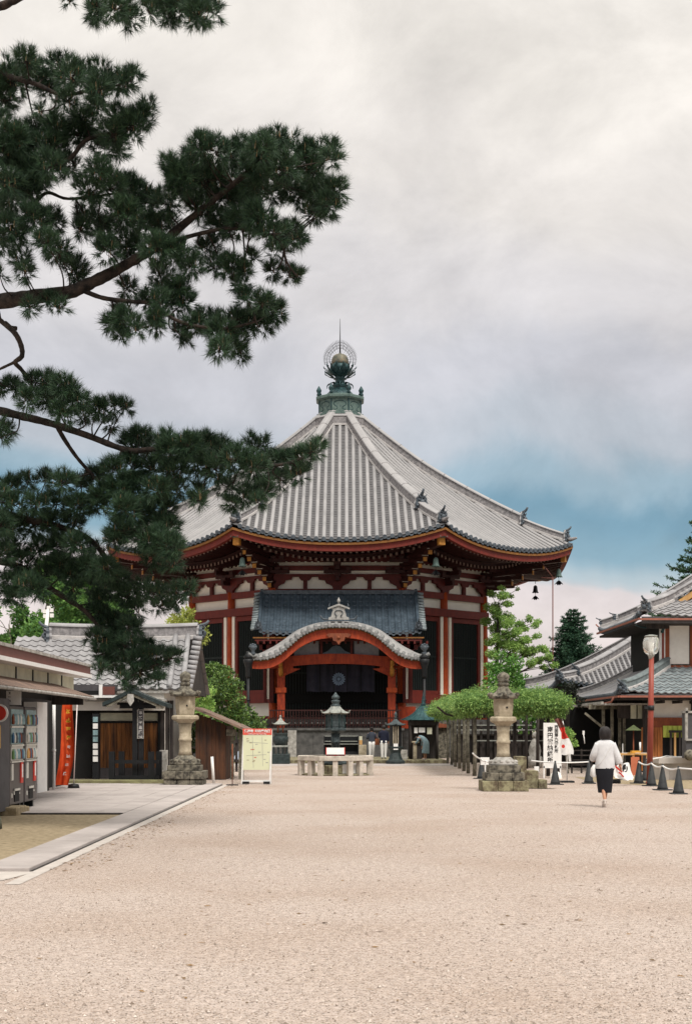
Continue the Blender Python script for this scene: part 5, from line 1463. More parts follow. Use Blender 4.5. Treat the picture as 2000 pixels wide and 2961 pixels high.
# nobori flags
def flag(name, lab, d, pole_px, pole_top, pts, mats, fn):
    pass
d = 41.5
t = thing('red_white_flag', 'drooping flag, red above and white with a red spot below, on a white pole', 'flag', (PX(1637,d),d,0))
b = MB(); b.tube([(PX(1638,d),d,.06),(PX(1638,d),d,PZ(2175,d)),(PX(1626,d),d,PZ(2085,d))], .013, 6); b.build('pole', 'white', t)
b = MB(); b.box(PX(1618,d), PX(1656,d), d-.25, d+.25, 0, .05); b.build('base', 'iron', t)
b = MB()
L_ = [(2078,1598,1616),(2090,1608,1624),(2104,1614,1630),(2118,1620,1632),(2130,1620,1640),(2136,1621,1644)]
Wt = [(2136,1621,1644),(2148,1618,1650),(2160,1616,1654),(2172,1620,1656),(2182,1622,1655)]
def cloth(rows, nn=10):
    vs = []; m = len(rows)
    for py, a, c_ in rows:
        for i in range(nn+1):
            q = i/nn; vs.append((PX(a+(c_-a)*q,d), d-.06+.05*math.sin(q*9+py*.07), PZ(py+1.5*math.sin(q*6),d)))
    return vs, [(j*(nn+1)+i, j*(nn+1)+i+1, (j+1)*(nn+1)+i+1, (j+1)*(nn+1)+i) for j in range(m-1) for i in range(nn)]
vs, fs = cloth(L_); b.add(vs, fs[:20], 2, True); b.add(vs, fs[20:], 0, True)
vs, fs = cloth(Wt); b.add(vs, fs, 1, True)
b.add([(PX(1625,d)+.05*math.cos(q*PI/6), d-.14, PZ(2158,d)+.055*math.sin(q*PI/6)) for q in range(12)], [tuple(range(12))], 0)
b.grid(lambda a, v: (PX(1641+7*a+2*v,d), d-.02+.02*math.sin(a*7), PZ(2180+22*v,d)), 5, 5, 1)
b.build('cloth', ['red_p','white','redbrown'], t)
d = 39.2
t = thing('fallen_banner', 'crumpled white banner with a black and a red patch lying by the cones', 'banner', (PX(1790,d),d,0))
b = MB()
rows = [(2206,1795,1817),(2215,1778,1820),(2228,1771,1822),(2240,1771,1826),(2248,1775,1829),(2256,1800,1824)]
vs, fs = cloth(rows); vs = [(v[0], v[1]+.25*(v[2])-.1, v[2]) for v in vs]; b.add(vs, fs, 0, True)
for (px, py, rx, rz, mi) in ((1804,2221,.075,.11,1),):
    b.add([(PX(px,d)+rx*math.cos(q*PI/7), d-.10+.25*(PZ(py,d)+rz*math.sin(q*PI/7))-.1, PZ(py,d)+rz*math.sin(q*PI/7)) for q in range(14)], [tuple(range(14))], mi)
for (pa, pb, w__) in (((1772,2212),(1795,2232),.05),((1786,2232),(1799,2246),.035)):
    A_, B_ = P(*pa,d), P(*pb,d); A_.y += -.2+.25*A_.z; B_.y += -.2+.25*B_.z; b.beam(A_, B_, .01, w__, 2)
b.build('cloth', ['white','black','red_p'], t)
b = MB(); 
for px in (1773,1782,1790): b.lathe([(.0001,-.05),(.05,-.04),(.05,.04),(.0001,.05)], 8, (PX(px,d),d+.1,.10))
b.tube([P(1770,2255,d+.1),P(1824,2252,d+.1)], .02, 6); b.build('base', 'iron', t)

# traffic cones, each with its flat foot
cones = [(1960,2298,'black traffic cone at the right end of the rope, nearest the camera'),
         (1914,2287,'black traffic cone, second from the right end of the rope'),
         (1882,2275,'black traffic cone right in front of the red lamp post'),
         (1845,2268,'black traffic cone left of the lamp post, first of the right-hand row'),
         (1866,2260,'small dark cone set back behind the cone left of the lamp post'),
         (1701,2268,'black traffic cone just left of the walking woman'),
         (1604,2271,'black traffic cone in front of the tall white sign'),
         (1391,2254,'black traffic cone left of the right stone lantern under the trellis')]
t0 = None
tops = []
for i, (px, py, lab) in enumerate(cones):
    d = GY(py-2); x = PX(px,d)
    if t0 is None:
        t0 = thing('traffic_cone', lab, 'traffic cone', (x,d,0), 'black traffic cones holding the rope')
        b = MB(); b.lathe([(.145,.03),(.125,.09),(.036,.58),(.026,.60),(.02,.62)], 18, (x,d,0)); b.build('body', 'rubber' if 'rubber' in M else M.setdefault('rubber', mat('rubber', (.045,.05,.052), (.022,.024,.026), .55, 6)), t0)
        b = MB(); b.box(x-.19, x+.19, d-.19, d+.19, 0, .03); b.build('foot', 'rubber', t0, bevel=.01)
        b = MB(); b.lathe([(.02,.62),(.030,.64),(.02,.67)], 8, (x,d,0)); b.build('knob', 'rubber', t0)
    else: copy_tree(t0, (x,d,0), label=lab, rz=.3*i)
    tops.append(Vector((x,d,.62)))
def rope(pts, sag, name_lab, r_=.022):
    out_ = []
    for a, c_ in zip(pts[:-1], pts[1:]):
        for i in range(10):
            q = i/10; p = a.lerp(c_, q); p.z -= sag*4*q*(1-q); out_.append(p)
    out_.append(pts[-1]); b = MB(); b.tube(out_, r_, 6); tag(b.build('rope', 'white'), name_lab, 'rope', None)
rope([tops[3],tops[2],tops[1],tops[0],Vector((10.2,31.5,.66))], .06, 'white rope slung along the right-hand row of cones')
rope([tops[4],Vector((PX(1925,44),44,.72)),Vector((PX(1990,44),44,.70))], .01, 'straight white bar behind the rope, over the low wall')
rope([tops[5],tops[6],Vector((PX(1535,40.5),40.5,.66))], .01, 'straight white bar between the cones in front of the white sign')
rope([Vector((PX(1366,41.5),41.5,.85)),tops[7],Vector((PX(1402,42),42,.62)),Vector((PX(1432,41),41,.60))], .03, 'white rope left of the right stone lantern')
b = MB(); b.tube([P(1402,2200,42),P(1402,2255,42)], .02, 6); b.box(PX(1388,44.5), PX(1414,44.5), 44.5, 44.54, PZ(2212,44.5), PZ(2190,44.5)); tag(b.build('small_white_board', 'white'), 'small white board on a post half hidden by the right stone lantern', 'sign')
b = MB(); b.box(PX(1543,40.2), PX(1556,40.2), 40.1, 40.2, PZ(2232,40.2), PZ(2216,40.2)); b.box(PX(1544,40.2), PX(1547,40.2), 40.12, 40.16, 0, .4); tag(b.build('white_tag', 'white'), 'tiny white plate at the left end of the bar by the stepped stones', 'sign')

# lamp post
d = 40.4; t = thing('lamp_post', 'red-brown lamp post carrying a clear barrel-shaped glass globe', 'street lamp', (PX(1877,d),d,0))
b = MB(); b.tube([(PX(1876,d),d,0),(PX(1880,d),d,2.0),(PX(1882,d),d,PZ(1900,d))], [.085,.08,.07], 14); b.lathe([(.11,0),(.11,.06)], 14, (PX(1876,d),d,0))
b.build('pole', M.setdefault('lamp_red', mat('lamp_red', (.33,.07,.045), (.18,.04,.03), .45, 5, .2, 30, streak=(1,1,.2))), t)
b = MB(); x = PX(1880,d); b.lathe([(.10,-.07),(.10,.07)], 12, (x,d,PZ(2047,d))); b.box(x-.17, x-.08, d-.08, d+.06, PZ(2050,d), PZ(2042,d)); b.build('clamp', 'iron', t)
x = PX(1881,d)
b = MB(); b.lathe([(.07,PZ(1906,d)),(.075,PZ(1899,d)),(.10,PZ(1896,d)),(.10,PZ(1893,d))], 16, (x,d,0)); b.build('socket', 'stone_gr', t)
g = bpy.data.materials.new('lamp_glass'); g.use_nodes = True; pb = g.node_tree.nodes['Principled BSDF']
pb.inputs['Base Color'].default_value = (.93,.94,.90,1); pb.inputs['Roughness'].default_value = .15; pb.inputs['Transmission Weight'].default_value = .76; pb.inputs['IOR'].default_value = 1.12
M['glass'] = g
zz0, zz1 = PZ(1893,d), PZ(1837,d); hh = zz1-zz0
b = MB(); b.lathe([(.09,zz0),(.15,zz0+hh*.05),(.20,zz0+hh*.18),(.228,zz0+hh*.4),(.232,zz0+hh*.62),(.205,zz0+hh*.84),(.15,zz0+hh*.95),(.07,zz1),(.001,zz1+.005)], 28, (x,d,0)); b.build('glass_globe', 'glass', t)
b = MB(); b.lathe([(.055,zz0+.01),(.06,zz0+hh*.2),(.07,zz0+hh*.3),(.07,zz0+hh*.85),(.03,zz0+hh*.9)], 14, (x,d,0)); b.build('bulb', 'white', t)
b = MB(); b.lathe([(.16,zz0+hh*.955),(.20,zz0+hh*.93),(.17,zz0+hh*.99),(.06,zz1+.015)], 20, (x,d,0)); b.build('cap', 'bronze_lt', t)
# ============================================================ right: two-storey temple shop
RS = thing('two_storey_temple_shop', 'two storey white walled building with grey tiled hip roofs at the right edge', 'building', (14,54,0))
XE = 9.65                              # left eave line of the lower roof
b = MB()                                # ground floor walls
b.box(10.95, 24, 51.6, 58, 0, 3.0, 0); b.box(10.9, 10.95, 52.0, 58, 0, 3.0, 1)
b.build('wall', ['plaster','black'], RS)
b = MB(); yf = 51.55; X5 = lambda px: PX(px, yf)
b.box(X5(1868), 24, yf-.08, yf, 1.62, 1.98, 0); b.box(X5(1868), 24, yf-.12, yf-.06, 1.86, 1.98, 0)
for px in (1862,2003): b.box(X5(px)-.08, X5(px)+.08, yf-.12, yf+.05, 0, 3.0, 1)
b.build('timber_band', ['wood_red','wood_dk'], RS)
b = MB(); b.box(X5(1908), 24, yf-.06, yf-.005, 0, 1.62, 0); b.build('shop_opening', 'black', RS)
b = MB()
x = X5(1852); rng = random.Random(4)
while x < X5(1912):
    b.box(x, x+.085, yf-.10-.02*rng.random(), yf-.005, .05, 1.62); x += .095
b.build('plank_screen', 'wood_lt' if False else 'wood_or2', RS) if 'wood_or2' in M else b.build('plank_screen', M.setdefault('wood_or2', mat('amber_plank', (.46,.17,.045), (.20,.06,.02), .65, 5, .3, 30, streak=(1,1,.2), contrast=1.3)), RS)
M['lime'] = mat('lime_cloth', (.55,.62,.13), (.42,.50,.09), .8, 3)
b = MB()
for i in range(4):
    x0 = X5(1913+14*i); b.grid(lambda a, v: (x0+.165*a, yf-.14+.02*math.sin(a*9+i), 1.26+.42*v), 6, 3, 0)
tag(b.build('lime_curtain', 'lime'), 'lime green shop curtain hanging over the opening behind the lamp post', 'curtain')
b = MB()
for px, mi in ((1932,1),(1944,0),(1958,1),(1972,1)): b.box(X5(px)-.035, X5(px)+.035, yf-.35, yf-.28, 0, 1.5, mi)
b.box(X5(1926), X5(1978), yf-.37, yf-.30, 1.43, 1.52, 1); b.build('door_lattice', ['wood_lt','wood_dk'], RS)
b = MB(); 
for i in range(16): b.box(11.2+i*.62, 11.28+i*.62, 50.35, 51.7, 2.48, 2.58)
b.build('rafter_end', 'wood_dk', RS)
# clerestory panes left of the corner
b = MB(); b.box(9.9, 10.9, 51.9, 52.0, 1.95, 2.7, 0); b.build('lintel', 'wood_dk', RS)
for px0, px1 in ((1822,1838),(1842,1861)):
    f = MB(); f.box(PX(px0,51.85), PX(px1,51.85), 51.82, 51.9, PZ(2078,51.85), PZ(2038,51.85)); f.build('window', 'cream', RS)
b = MB()
for px in (1743,1768,1790,1803): 
    x = PX(px,52.6); b.box(x-.05, x+.05, 52.55, 52.65, 0, 2.5)
b.box(PX(1700,53), 12.0, 52.9, 53.0, 2.3, 2.5)
b.beam(P(1690,2062,52.4), P(1743,2105,52.4), .07, .08)
b.build('veranda_post', 'bark_gr', RS)
b = MB(); b.box(PX(1640,58), 12, 57.5, 57.6, 0, 2.45); b.build('dark_back_wall', 'black', RS)
b = MB(); b.box(9.3, 10.9, 51.2, 58.8, 2.43, 2.49); b.beam((9.2,51.1,2.50),(9.2,59,2.50), .08, .1); b.build('veranda_roof', 'stone_gr', RS)

# lower roof: three faces of a skirt roof round the upper storey
WXL, WYF = 11.66, 52.35                # upper storey's left and front walls
def skirt(zf, V):
    return zf
run = 2.1
zlow = lambda u, v: 2.80+.40*v+.055*v*v*.9
b = MB(); x1 = 24.0; hw = (x1-XE)/2
b.T = Matrix.Translation(((x1+XE)/2, 50.2, 0))
wavy_face(b, lambda u, v: zlow(u, v)+.16*max(0, (-u-(hw-1.6))/1.6)**2, lambda v: -hw+v, lambda v: hw, run+.1, .27, .25, .045, 0, .03, 1)
b.box(-hw+.05, hw, .02, .06, 2.66, 2.80, 1)
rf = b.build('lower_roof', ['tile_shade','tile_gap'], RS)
b = MB(); yA, yB = 50.2, 60.2; hw2 = (yB-yA)/2
b.T = Matrix.Translation((XE, (yA+yB)/2, 0)) @ Matrix.Rotation(-PI/2, 4, 'Z')
tile_face(b, lambda u, v: zlow(u, v)+.16*max(0, (abs(u)-(hw2-1.6))/1.6)**2, lambda v: -hw2+v, lambda v: hw2-v, run+.1, .25, .06, nv=5, nu=14)
b.build('side_roof', ['tile_grey','tile_grey','tile_dark'], RS)
b = MB(); ridge_run(b, [(XE+.15+q, 50.35+q, zlow(0,.15+q)+.1*max(0,(1-q))**2) for q in [i*.22 for i in range(10)]], .30, .34, mis=(0,1,1)); b.build('ridge', ['mortar','ridge_dk' if 'ridge_dk' in M else M.setdefault('ridge_dk', mat('slate_ridge', (.20,.235,.235), (.09,.11,.115), .6, 7, .5, 30)), 'tile_shade'], rf)
b = MB(); demon_tile(b, (XE+.12,50.32,2.86), (-1,-1), .34, .34, 0, 1); b.build('ridge_end_tile', ['tile_dark','tile_shade'], rf)
b = MB(); ridge_run(b, [(XE+.15+q, 60.05-q, zlow(0,.15+q)+.1*max(0,(1-q))**2) for q in [i*.22 for i in range(10)]], .28, .30); b.build('ridge', ['mortar','ridge','tile_grey'], rf)
b = MB(); b.beam((XE-.02,50.16,2.71),(24,50.16,2.71), .08, .07, 0); b.beam((XE-.04,50.16,2.71),(XE-.04,60.2,2.71), .08, .07, 0)
b.tube([P(1765,2013,50.5)+Vector((.1,0,-.05)), P(1765,2030,50.6), P(1700,2044,55)], .035, 6, 0)
b.build('gutter', 'copper_brown' if 'copper_brown' in M else M.setdefault('copper_brown', mat('copper_brown', (.34,.13,.09), (.22,.08,.055), .5, 5)), RS)
b = MB(); b.box(XE+.05, 24, 50.25, 51.6, 2.60, 2.66); b.box(XE+.05, 12.0, 51.6, 60, 2.60, 2.66); b.build('soffit', 'wood_dk', RS)
# upper storey
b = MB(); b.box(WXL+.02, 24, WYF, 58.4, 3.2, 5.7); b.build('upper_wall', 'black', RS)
b = MB(); b.box(PX(1933,WYF), PX(1990,WYF), WYF-.05, WYF-.005, 3.95, 5.45, 0); b.box(PX(2004,WYF), 24, WYF-.05, WYF-.005, 3.95, 5.45, 0); b.build('plaster_panel', 'plaster', RS)
b = MB()
for px0, px1, mi in ((1904,1910,1),(1911,1916,2),(1917,1920,1),(1920,1932,0),(1992,2002,0)):
    b.box(PX(px0,WYF), PX(px1,WYF), WYF-.10, WYF-.005, 3.85, 5.5, mi)
b.box(PX(1904,WYF), 24, WYF-.16, WYF-.005, 3.78, 3.90, 0)
b.build('corner_post', ['wood_red','white','lamp_red'], RS)
b = MB(); b.box(WXL-.02, 24, WYF-.02, WYF+.05, 5.45, 5.7, 0); b.beam((WXL+.1,WYF-.2,5.35),(10.9,WYF-1.0,5.30), .16,.22, 0)
b.tube([P(1918,1792,52.1),P(1918,1812,52.1),P(1912,1830,52.15)], .055, 8, 1); b.tube(path([P(1837,1808,51.5),P(1870,1815,51.9),P(1912,1800,52.1)],5), .03, 6, 1)
b.build('eave_bracket', ['wood_dk','copper_dk'], RS)
# upper roof: left slope, front skirt under the gable, gable
XU, YU = 10.55, 51.0
zup = lambda u, v: 5.58+.46*v+.030*v*v
b = MB(); yB = 59.6; hw2 = (yB-YU)/2
b.T = Matrix.Translation((XU, (YU+yB)/2, 0)) @ Matrix.Rotation(-PI/2, 4, 'Z')
lf = lambda u, v: zup(u, v)+.22*max(0, (abs(u)-(hw2-2.0))/2.0)**2*max(0,1-v/2)
tile_face(b, lf, lambda v: -hw2+min(v,1.35), lambda v: hw2-min(v,1.35), 5.6, .25, .06, nv=12, nu=18)
uf = b.build('upper_roof', ['tile_grey','tile_grey','tile_dark'], RS)
b = MB(); hw = (24-XU)/2; b.T = Matrix.Translation(((24+XU)/2, YU, 0))
wavy_face(b, lambda u, v: zup(u, v)+.22*max(0, (-u-(hw-2.0))/2.0)**2*max(0,1-v/2), lambda v: -hw+v, lambda v: hw, 1.5, .29, .27, .05, 0, .035, 1)
b.box(-hw+.05, hw, .04, .08, 5.36, 5.60, 1)
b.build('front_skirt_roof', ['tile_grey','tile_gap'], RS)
b = MB(); ridge_run(b, [(XU+.15+q, YU+.15+q, zup(0,.15+q)+.22*max(0,1-(.15+q)/2)**2*1.0) for q in [i*.15 for i in range(10)]], .28, .34); b.build('hip_ridge', ['mortar','ridge','tile_grey'], uf)
b = MB(); demon_tile(b, (XU+.25,YU+.2,5.78), (-1,-1), .36, .42, 0, 1); b.build('ridge_end_tile', ['tile_dark','tile_grey'], uf)
for yy, q0 in ((YU+1.55,1.2),(YU+2.15,1.5),(yB-1.6,1.3)):
    b = MB(); ridge_run(b, [(XU+q, yy, zup(0,q)+.02) for q in [q0+i*.4 for i in range(11)]], .26, .28, seams=1.2); b.build('descending_ridge', ['mortar','ridge','tile_grey'], uf)
b = MB(); ridge_run(b, [(XU+.15+q, yB-.15-q, zup(0,.15+q)+.22*max(0,1-(.15+q)/2)**2) for q in [i*.17 for i in range(10)]], .26, .30); b.build('hip_ridge', ['mortar','ridge','tile_grey'], uf)
for (px, py, d) in ((1742,1800,59.4),(1781,1785,58.3)):
    b = MB(); p = P(px,py,d); demon_tile(b, (p.x,p.y,p.z-.12), (-1,.4), .20, .24, 0, 1); b.build('ridge_end_tile', ['tile_dark','tile_grey'], uf)
# verge tiles following the gable slope
b = MB()
for i in range(24):
    q = 1.15+i*.21; z_ = zup(0,q)+.02
    b.tube([(XU+q,YU+1.62,z_+.05),(XU+q,YU+1.28,z_-.02)], [.065,.075], 8, 0)
    b.lathe([(.05,0),(.05,.01)], 8, (0,0,0), 1) if False else None
b.beam((XU+1.0,YU+1.32,zup(0,1.0)-.10),(XU+5.6,YU+1.32,zup(0,5.6)-.10), .05, .10, 1)
b.build('verge_tile', ['mortar','tile_dark'], uf)
b = MB(); b.add([(XU+1.6,YU+1.45,6.15),(24,YU+1.45,6.15),(24,YU+1.45,zup(0,5.6)-.1),(XU+5.6,YU+1.45,zup(0,5.6)-.1)], [(0,1,2,3)], 0)
b.beam((XU+1.5,YU+1.36,zup(0,1.5)-.26),(XU+5.6,YU+1.36,zup(0,5.6)-.26), .06, .20, 1)
b.build('gable_board', ['wood_or2','wood_lt'], RS)
b = MB(); b.beam((XU-.02,YU-.04,5.50),(24,YU-.04,5.50), .07, .07, 0); b.beam((XU-.04,YU,5.52),(XU-.04,yB,5.56), .07, .07, 0)
b.tube([P(1738,1818,59.3),P(1728,1812,59.6),P(1722,1806,59.8)], .03, 5, 0); b.build('gutter', 'copper_brown', RS)
b = MB(); b.box(XU+.05, 24, YU+.1, WYF, 5.36, 5.44); b.box(XU+.05, WXL, WYF, yB-.05, 5.38, 5.46); b.build('soffit', 'wood_dk', RS)

# middle building with the big ribbed roof
MR = thing('ribbed_roof_hall', 'long hall with a pale ribbed tile roof between the conifer and the two storey shop', 'building', (12,68,0))
XM, YM = 9.25, 62.2
b = MB(); b.box(10.2, 24, 63.4, 76, 0, 3.6); b.build('wall', 'wood_dk', MR)
zm = lambda u, v: 3.42+.42*v+.020*v*v
hw = (24-XM)/2
b = MB(); b.T = Matrix.Translation(((24+XM)/2, YM, 0))
tile_face(b, lambda u, v: zm(u, v)+.35*max(0, (-u-(hw-3.0))/3.0)**2*max(0,1-v/3), lambda v: -hw+v, lambda v: hw, 5.2, .235, .062, nv=10, nu=26)
for q in range(1, 24):
    v = 5.2*q/24; xs0 = -hw+v+.1; vs = []
    n = 30
    for i in range(n+1):
        u = xs0+(hw-xs0)*i/n; z_ = zm(u, v)+.35*max(0, (-u-(hw-3.0))/3.0)**2*max(0,1-v/3); vs += [(u,v-.01,z_-.02),(u,v-.01,z_+.04),(u,v+.13,z_)]
    b.add(vs, [f for i in range(n) for f in ((i*3,i*3+3,i*3+4,i*3+1),(i*3+1,i*3+4,i*3+5,i*3+2))], 3)
rf = b.build('roof', ['tile_pan','tile_grey','tile_dark','tile_pan'], MR)
b = MB(); yB2 = 73.5; hw2 = (yB2-YM)/2; b.T = Matrix.Translation((XM, (YM+yB2)/2, 0)) @ Matrix.Rotation(-PI/2, 4, 'Z')
tile_face(b, lambda u, v: zm(u, v)+.35*max(0, (abs(u)-(hw2-3.0))/3.0)**2*max(0,1-v/3), lambda v: -hw2+v, lambda v: hw2-v, 5.2, .25, .062, nv=8, nu=20)
b.build('side_roof', ['tile_grey','tile_grey','tile_dark'], rf)
hz = lambda q: zm(0,q)+.35*max(0,1-q/3)**3
b = MB(); ridge_run(b, [(XM+q, YM+q, hz(q)) for q in [.9+i*.31 for i in range(14)]], .34, .42, seams=1.); b.build('ridge', ['mortar','ridge','tile_grey'], rf)
b = MB(); ridge_run(b, [(XM+q, YM+q, hz(q)-.03) for q in [.1+i*.11 for i in range(8)]], .28, .30); b.build('lower_ridge', ['mortar','ridge','tile_grey'], rf)
b = MB(); demon_tile(b, (XM+.95,YM+.95,hz(.95)), (-1,-1), .40, .38, 0, 1); b.build('ridge_end_tile', ['tile_dark','tile_grey'], rf)
b = MB(); demon_tile(b, (XM+.1,YM+.1,hz(.1)-.05), (-1,-1), .36, .36, 0, 1); b.build('ridge_end_tile', ['tile_dark','tile_grey'], rf)
b = MB(); ridge_run(b, [(XM+q, yB2-q, hz(q)) for q in [.1+i*.37 for i in range(14)]], .34, .42); b.build('ridge', ['mortar','ridge','tile_grey'], rf)
b = MB(); b.box(XM+.1, 24, YM+.1, 64, 3.0, 3.2); b.build('soffit', 'wood_dk', MR)

# low wall, stalls and small things before the shop
b = MB(); b.box(9.62, 14, 43.6, 44.6, .0, .50, 0); b.box(9.55, 14, 43.5, 44.62, .50, .68, 1)
for i in range(6): b.box(9.9+i*.7, 9.915+i*.7, 43.58, 43.62, 0, .5, 1)
tag(b.build('low_wall', ['concrete','concrete'], bevel=.015), 'low pale concrete wall behind the right-hand row of cones', 'low wall')
t = thing('timber_gatepost_box', 'dark timber cabinet with a grey capped top cut off by the right edge', 'cabinet', (PX(1995,43),43,0))
b = MB(); b.box(PX(1979,43), PX(2090,43), 42.9, 43.4, .68, PZ(2062,43)); b.build('body', 'slate_grey', t, bevel=.01)
b = MB(); b.box(PX(1976,43), PX(2090,43), 42.85, 43.45, PZ(2062,43), PZ(2056,43)); b.box(PX(1977,43), PX(1984,43), 42.85, 42.95, PZ(2140,43), PZ(2047,43)); b.box(PX(1978,43), PX(2090,43), 42.84, 42.9, PZ(2142,43), PZ(2136,43)); b.build('cap', 'stone_gr', t)
b = MB(); b.ball((PX(1992,42.6),42.6,.78), .17, 12, 8); tag(b.build('grey_urn_stone', 'stone_dk'), 'rounded dark stone on the low wall at the right edge', 'stone')
d = 48.0
t = thing('stall_table', 'low wooden stall table carrying papers and small goods behind the cones', 'table', (PX(1835,d),d,0))
b = MB(); b.box(PX(1790,d), PX(1872,d), d, d+.7, .68, .74, 0); b.build('table_top', 'wood_lt', t)
for px in (1792,1828,1868):
    b = MB(); b.box(PX(px,d), PX(px,d)+.07, d+.02, d+.09, 0, .68); b.build('leg', 'wood_lt', t)
b = MB(); b.box(PX(1822,d), PX(1846,d), d-.06, d, .0, .62); b.build('front_cloth', M.setdefault('salmon', mat('salmon_cloth', (.52,.17,.09), (.42,.12,.06), .8, 4)), t)
for i, (a0, a1, y0, y1, m_, lab) in enumerate(((1826,1852,2171,2196,'wood_lt2','orange-yellow cardboard box, largest thing on the stall table'),
      (1796,1822,2186,2198,'white','flat white paper sign at the left of the stall table'),(1850,1868,2184,2200,'white','white paper price card at the right of the stall table'),
      (1813,1824,2180,2190,'yellow_p','small yellow parcel beside the cardboard box'),(1836,1848,2188,2200,'white','small white card in front of the cardboard box'))):
    if m_ == 'wood_lt2': M.setdefault('wood_lt2', mat('amber_card', (.66,.36,.06), (.55,.28,.04), .7, 5))
    dd = d+.1-.04*i
    tag(MB().box(PX(a0,dd), PX(a1,dd), dd, dd+(.3 if i == 0 else .03), max(.745,PZ(y1,dd)), max(.76,PZ(y0,dd))).build('stall_item' if i else 'cardboard_box', m_), lab, 'box' if i in (0,3) else 'paper card')
b = MB(); b.box(PX(1868,47), PX(1880,47), 46.9, 47.0, .0, .62); tag(b.build('standing_poster', 'white'), 'white poster standing between the cones by the lamp post', 'poster')
b = MB(); b.tube([P(1799,2150,50.5),P(1799,2200,50.5)], .02, 5); b.tube([P(1849,2146,49.5),P(1849,2176,49.5)], .035, 5); tag(b.build('white_rods', 'white'), 'pair of thin white rods standing inside the dark shop front', 'rod')
t = thing('garden_parasol', 'small olive green parasol on a red pole in the dark shop front', 'parasol', (PX(1830,50.3),50.3,0))
b = MB(); b.grid(lambda a, v: (PX(1830,50.3)+.30*(1-v)*math.cos(2*PI*a)*(1 if a else 1), 50.3+.30*(1-v)*math.sin(2*PI*a), PZ(2112,50.3)+.20*v), 14, 4); b.build('canopy', M.setdefault('olive', mat('olive_cloth', (.10,.13,.05), (.05,.06,.03), .8, 5)), t)
b = MB(); b.tube([(PX(1830,50.3),50.3,0),(PX(1830,50.3),50.3,PZ(2110,50.3))], .025, 6); b.build('pole', 'wood_red', t)
for i, (px, y0, y1) in enumerate(((1728,2118,2150),)):
    b = MB(); b.box(PX(1683,49.5), PX(1689,49.5), 49.5, 49.52, PZ(2124,49.5), PZ(2113,49.5)); b.tube([P(1686,2124,49.5),P(1689,2150,49.5)], .018, 5); tag(b.build('hanging_paper_tag', 'white'), 'white paper tag hanging in the dark gap left of the walking woman', 'tag')
b = MB()
for q in range(4): b.box(PX(1655,50), PX(1712,50), 50+q*.05, 50.05+q*.05, PZ(2170+q*14,50)-.02, PZ(2170+q*14,50)+.02)
for px in (1655,1683,1712): b.box(PX(px,50)-.03, PX(px,50)+.03, 50.2, 50.26, 0, PZ(2166,50))
tag(b.build('slatted_rack', 'wood_dk'), 'dark slatted rack in the shade left of the walking woman', 'rack')

# ============================================================ wisteria trellis
t = thing('wisteria_trellis', 'long wisteria trellis, a flat bank of bright leaves on rows of bare posts', 'trellis', (6.2,55,0))
TR = t
posts = [(PX(1371,47.2),47.2),(PX(1353,50.0),50.0),(PX(1340,52.8),52.8),(PX(1328,56),56),(PX(1316,59),59),(PX(1305,62),62),(PX(1294,64.3),64.3),
  (5.6,47.2),(6.0,50.5),(6.7,47.2),(7.2,48.4),(5.9,54),(7.0,52),(5.8,58),(6.9,62),(5.6,63),(7.1,56)]
for i, (x, y) in enumerate(posts):
    b = MB(); rg = random.Random(i); b.tube([(x,y,0),(x+rg.uniform(-.03,.03),y,1.1),(x,y,2.25)], [.068,.062,.058], 9); b.build('post', 'bark_gr' if x < 4.6 else 'wood_dk', t)  # light put into the colour: pale bark on the lit outer row, dark wood inside
b = MB()
for y in (47.2,50,53,56,59,62,64.2): b.box(3.7, 7.35, y-.05, y+.05, 2.12, 2.22)
for x in [3.8+i*.5 for i in range(8)]: b.box(x-.03, x+.03, 46.6, 64.8, 2.22, 2.28)
b.build('lattice', 'wood_dk', t)
b = MB(); rg = random.Random(1)
for i in range(14):
    x0, y0 = rg.uniform(4.9,6.4), rg.uniform(49,62); pts = [(x0+rg.uniform(-.4,.4)*q, y0+rg.uniform(-.4,.4)*q, 2.25+rg.uniform(-.25,.12)) for q in range(6)]
    b.tube(path(pts,3), .035, 5)
b.build('vine', 'bark', t)
# things seen dimly through the posts
b = MB(); b.box(4.9, 12.0, 66.2, 66.35, 0, 1.25, 0); b.box(4.9, 12.0, 66.1, 66.2, 1.25, 1.33, 0)
for i in range(22): b.box(4.9+i*.33, 5.0+i*.33, 66.05, 66.2, 0, 1.9, 0)
tag(b.build('back_fence', ['wood_dk']), 'dark timber fence across the court behind the trellis posts', 'fence')
b = MB()
for z_, x0_, x1_ in ((1.5,5,9.5),(1.72,5.0,8.6),(1.0,6,10.5)): b.box(x0_, x1_, 65.9, 65.95, z_, z_+.05)
tag(b.build('pale_rail', 'bronze_lt'), 'thin pale rails behind the trellis posts', 'rail')
t = thing('stone_statue', 'small pale seated stone statue glimpsed behind the trellis', 'statue', (PX(1545,57),57,0))
b = MB(); x = PX(1545,57); b.lathe([(.30,.0),(.30,.45),(.22,.5),(.26,.7),(.20,.95),(.12,1.12),(.06,1.2)], 12, (x,57,.0)); b.ball((x,57,1.30), .12, 10, 8, sz=1.2); b.build('figure', 'stone_gr', t)
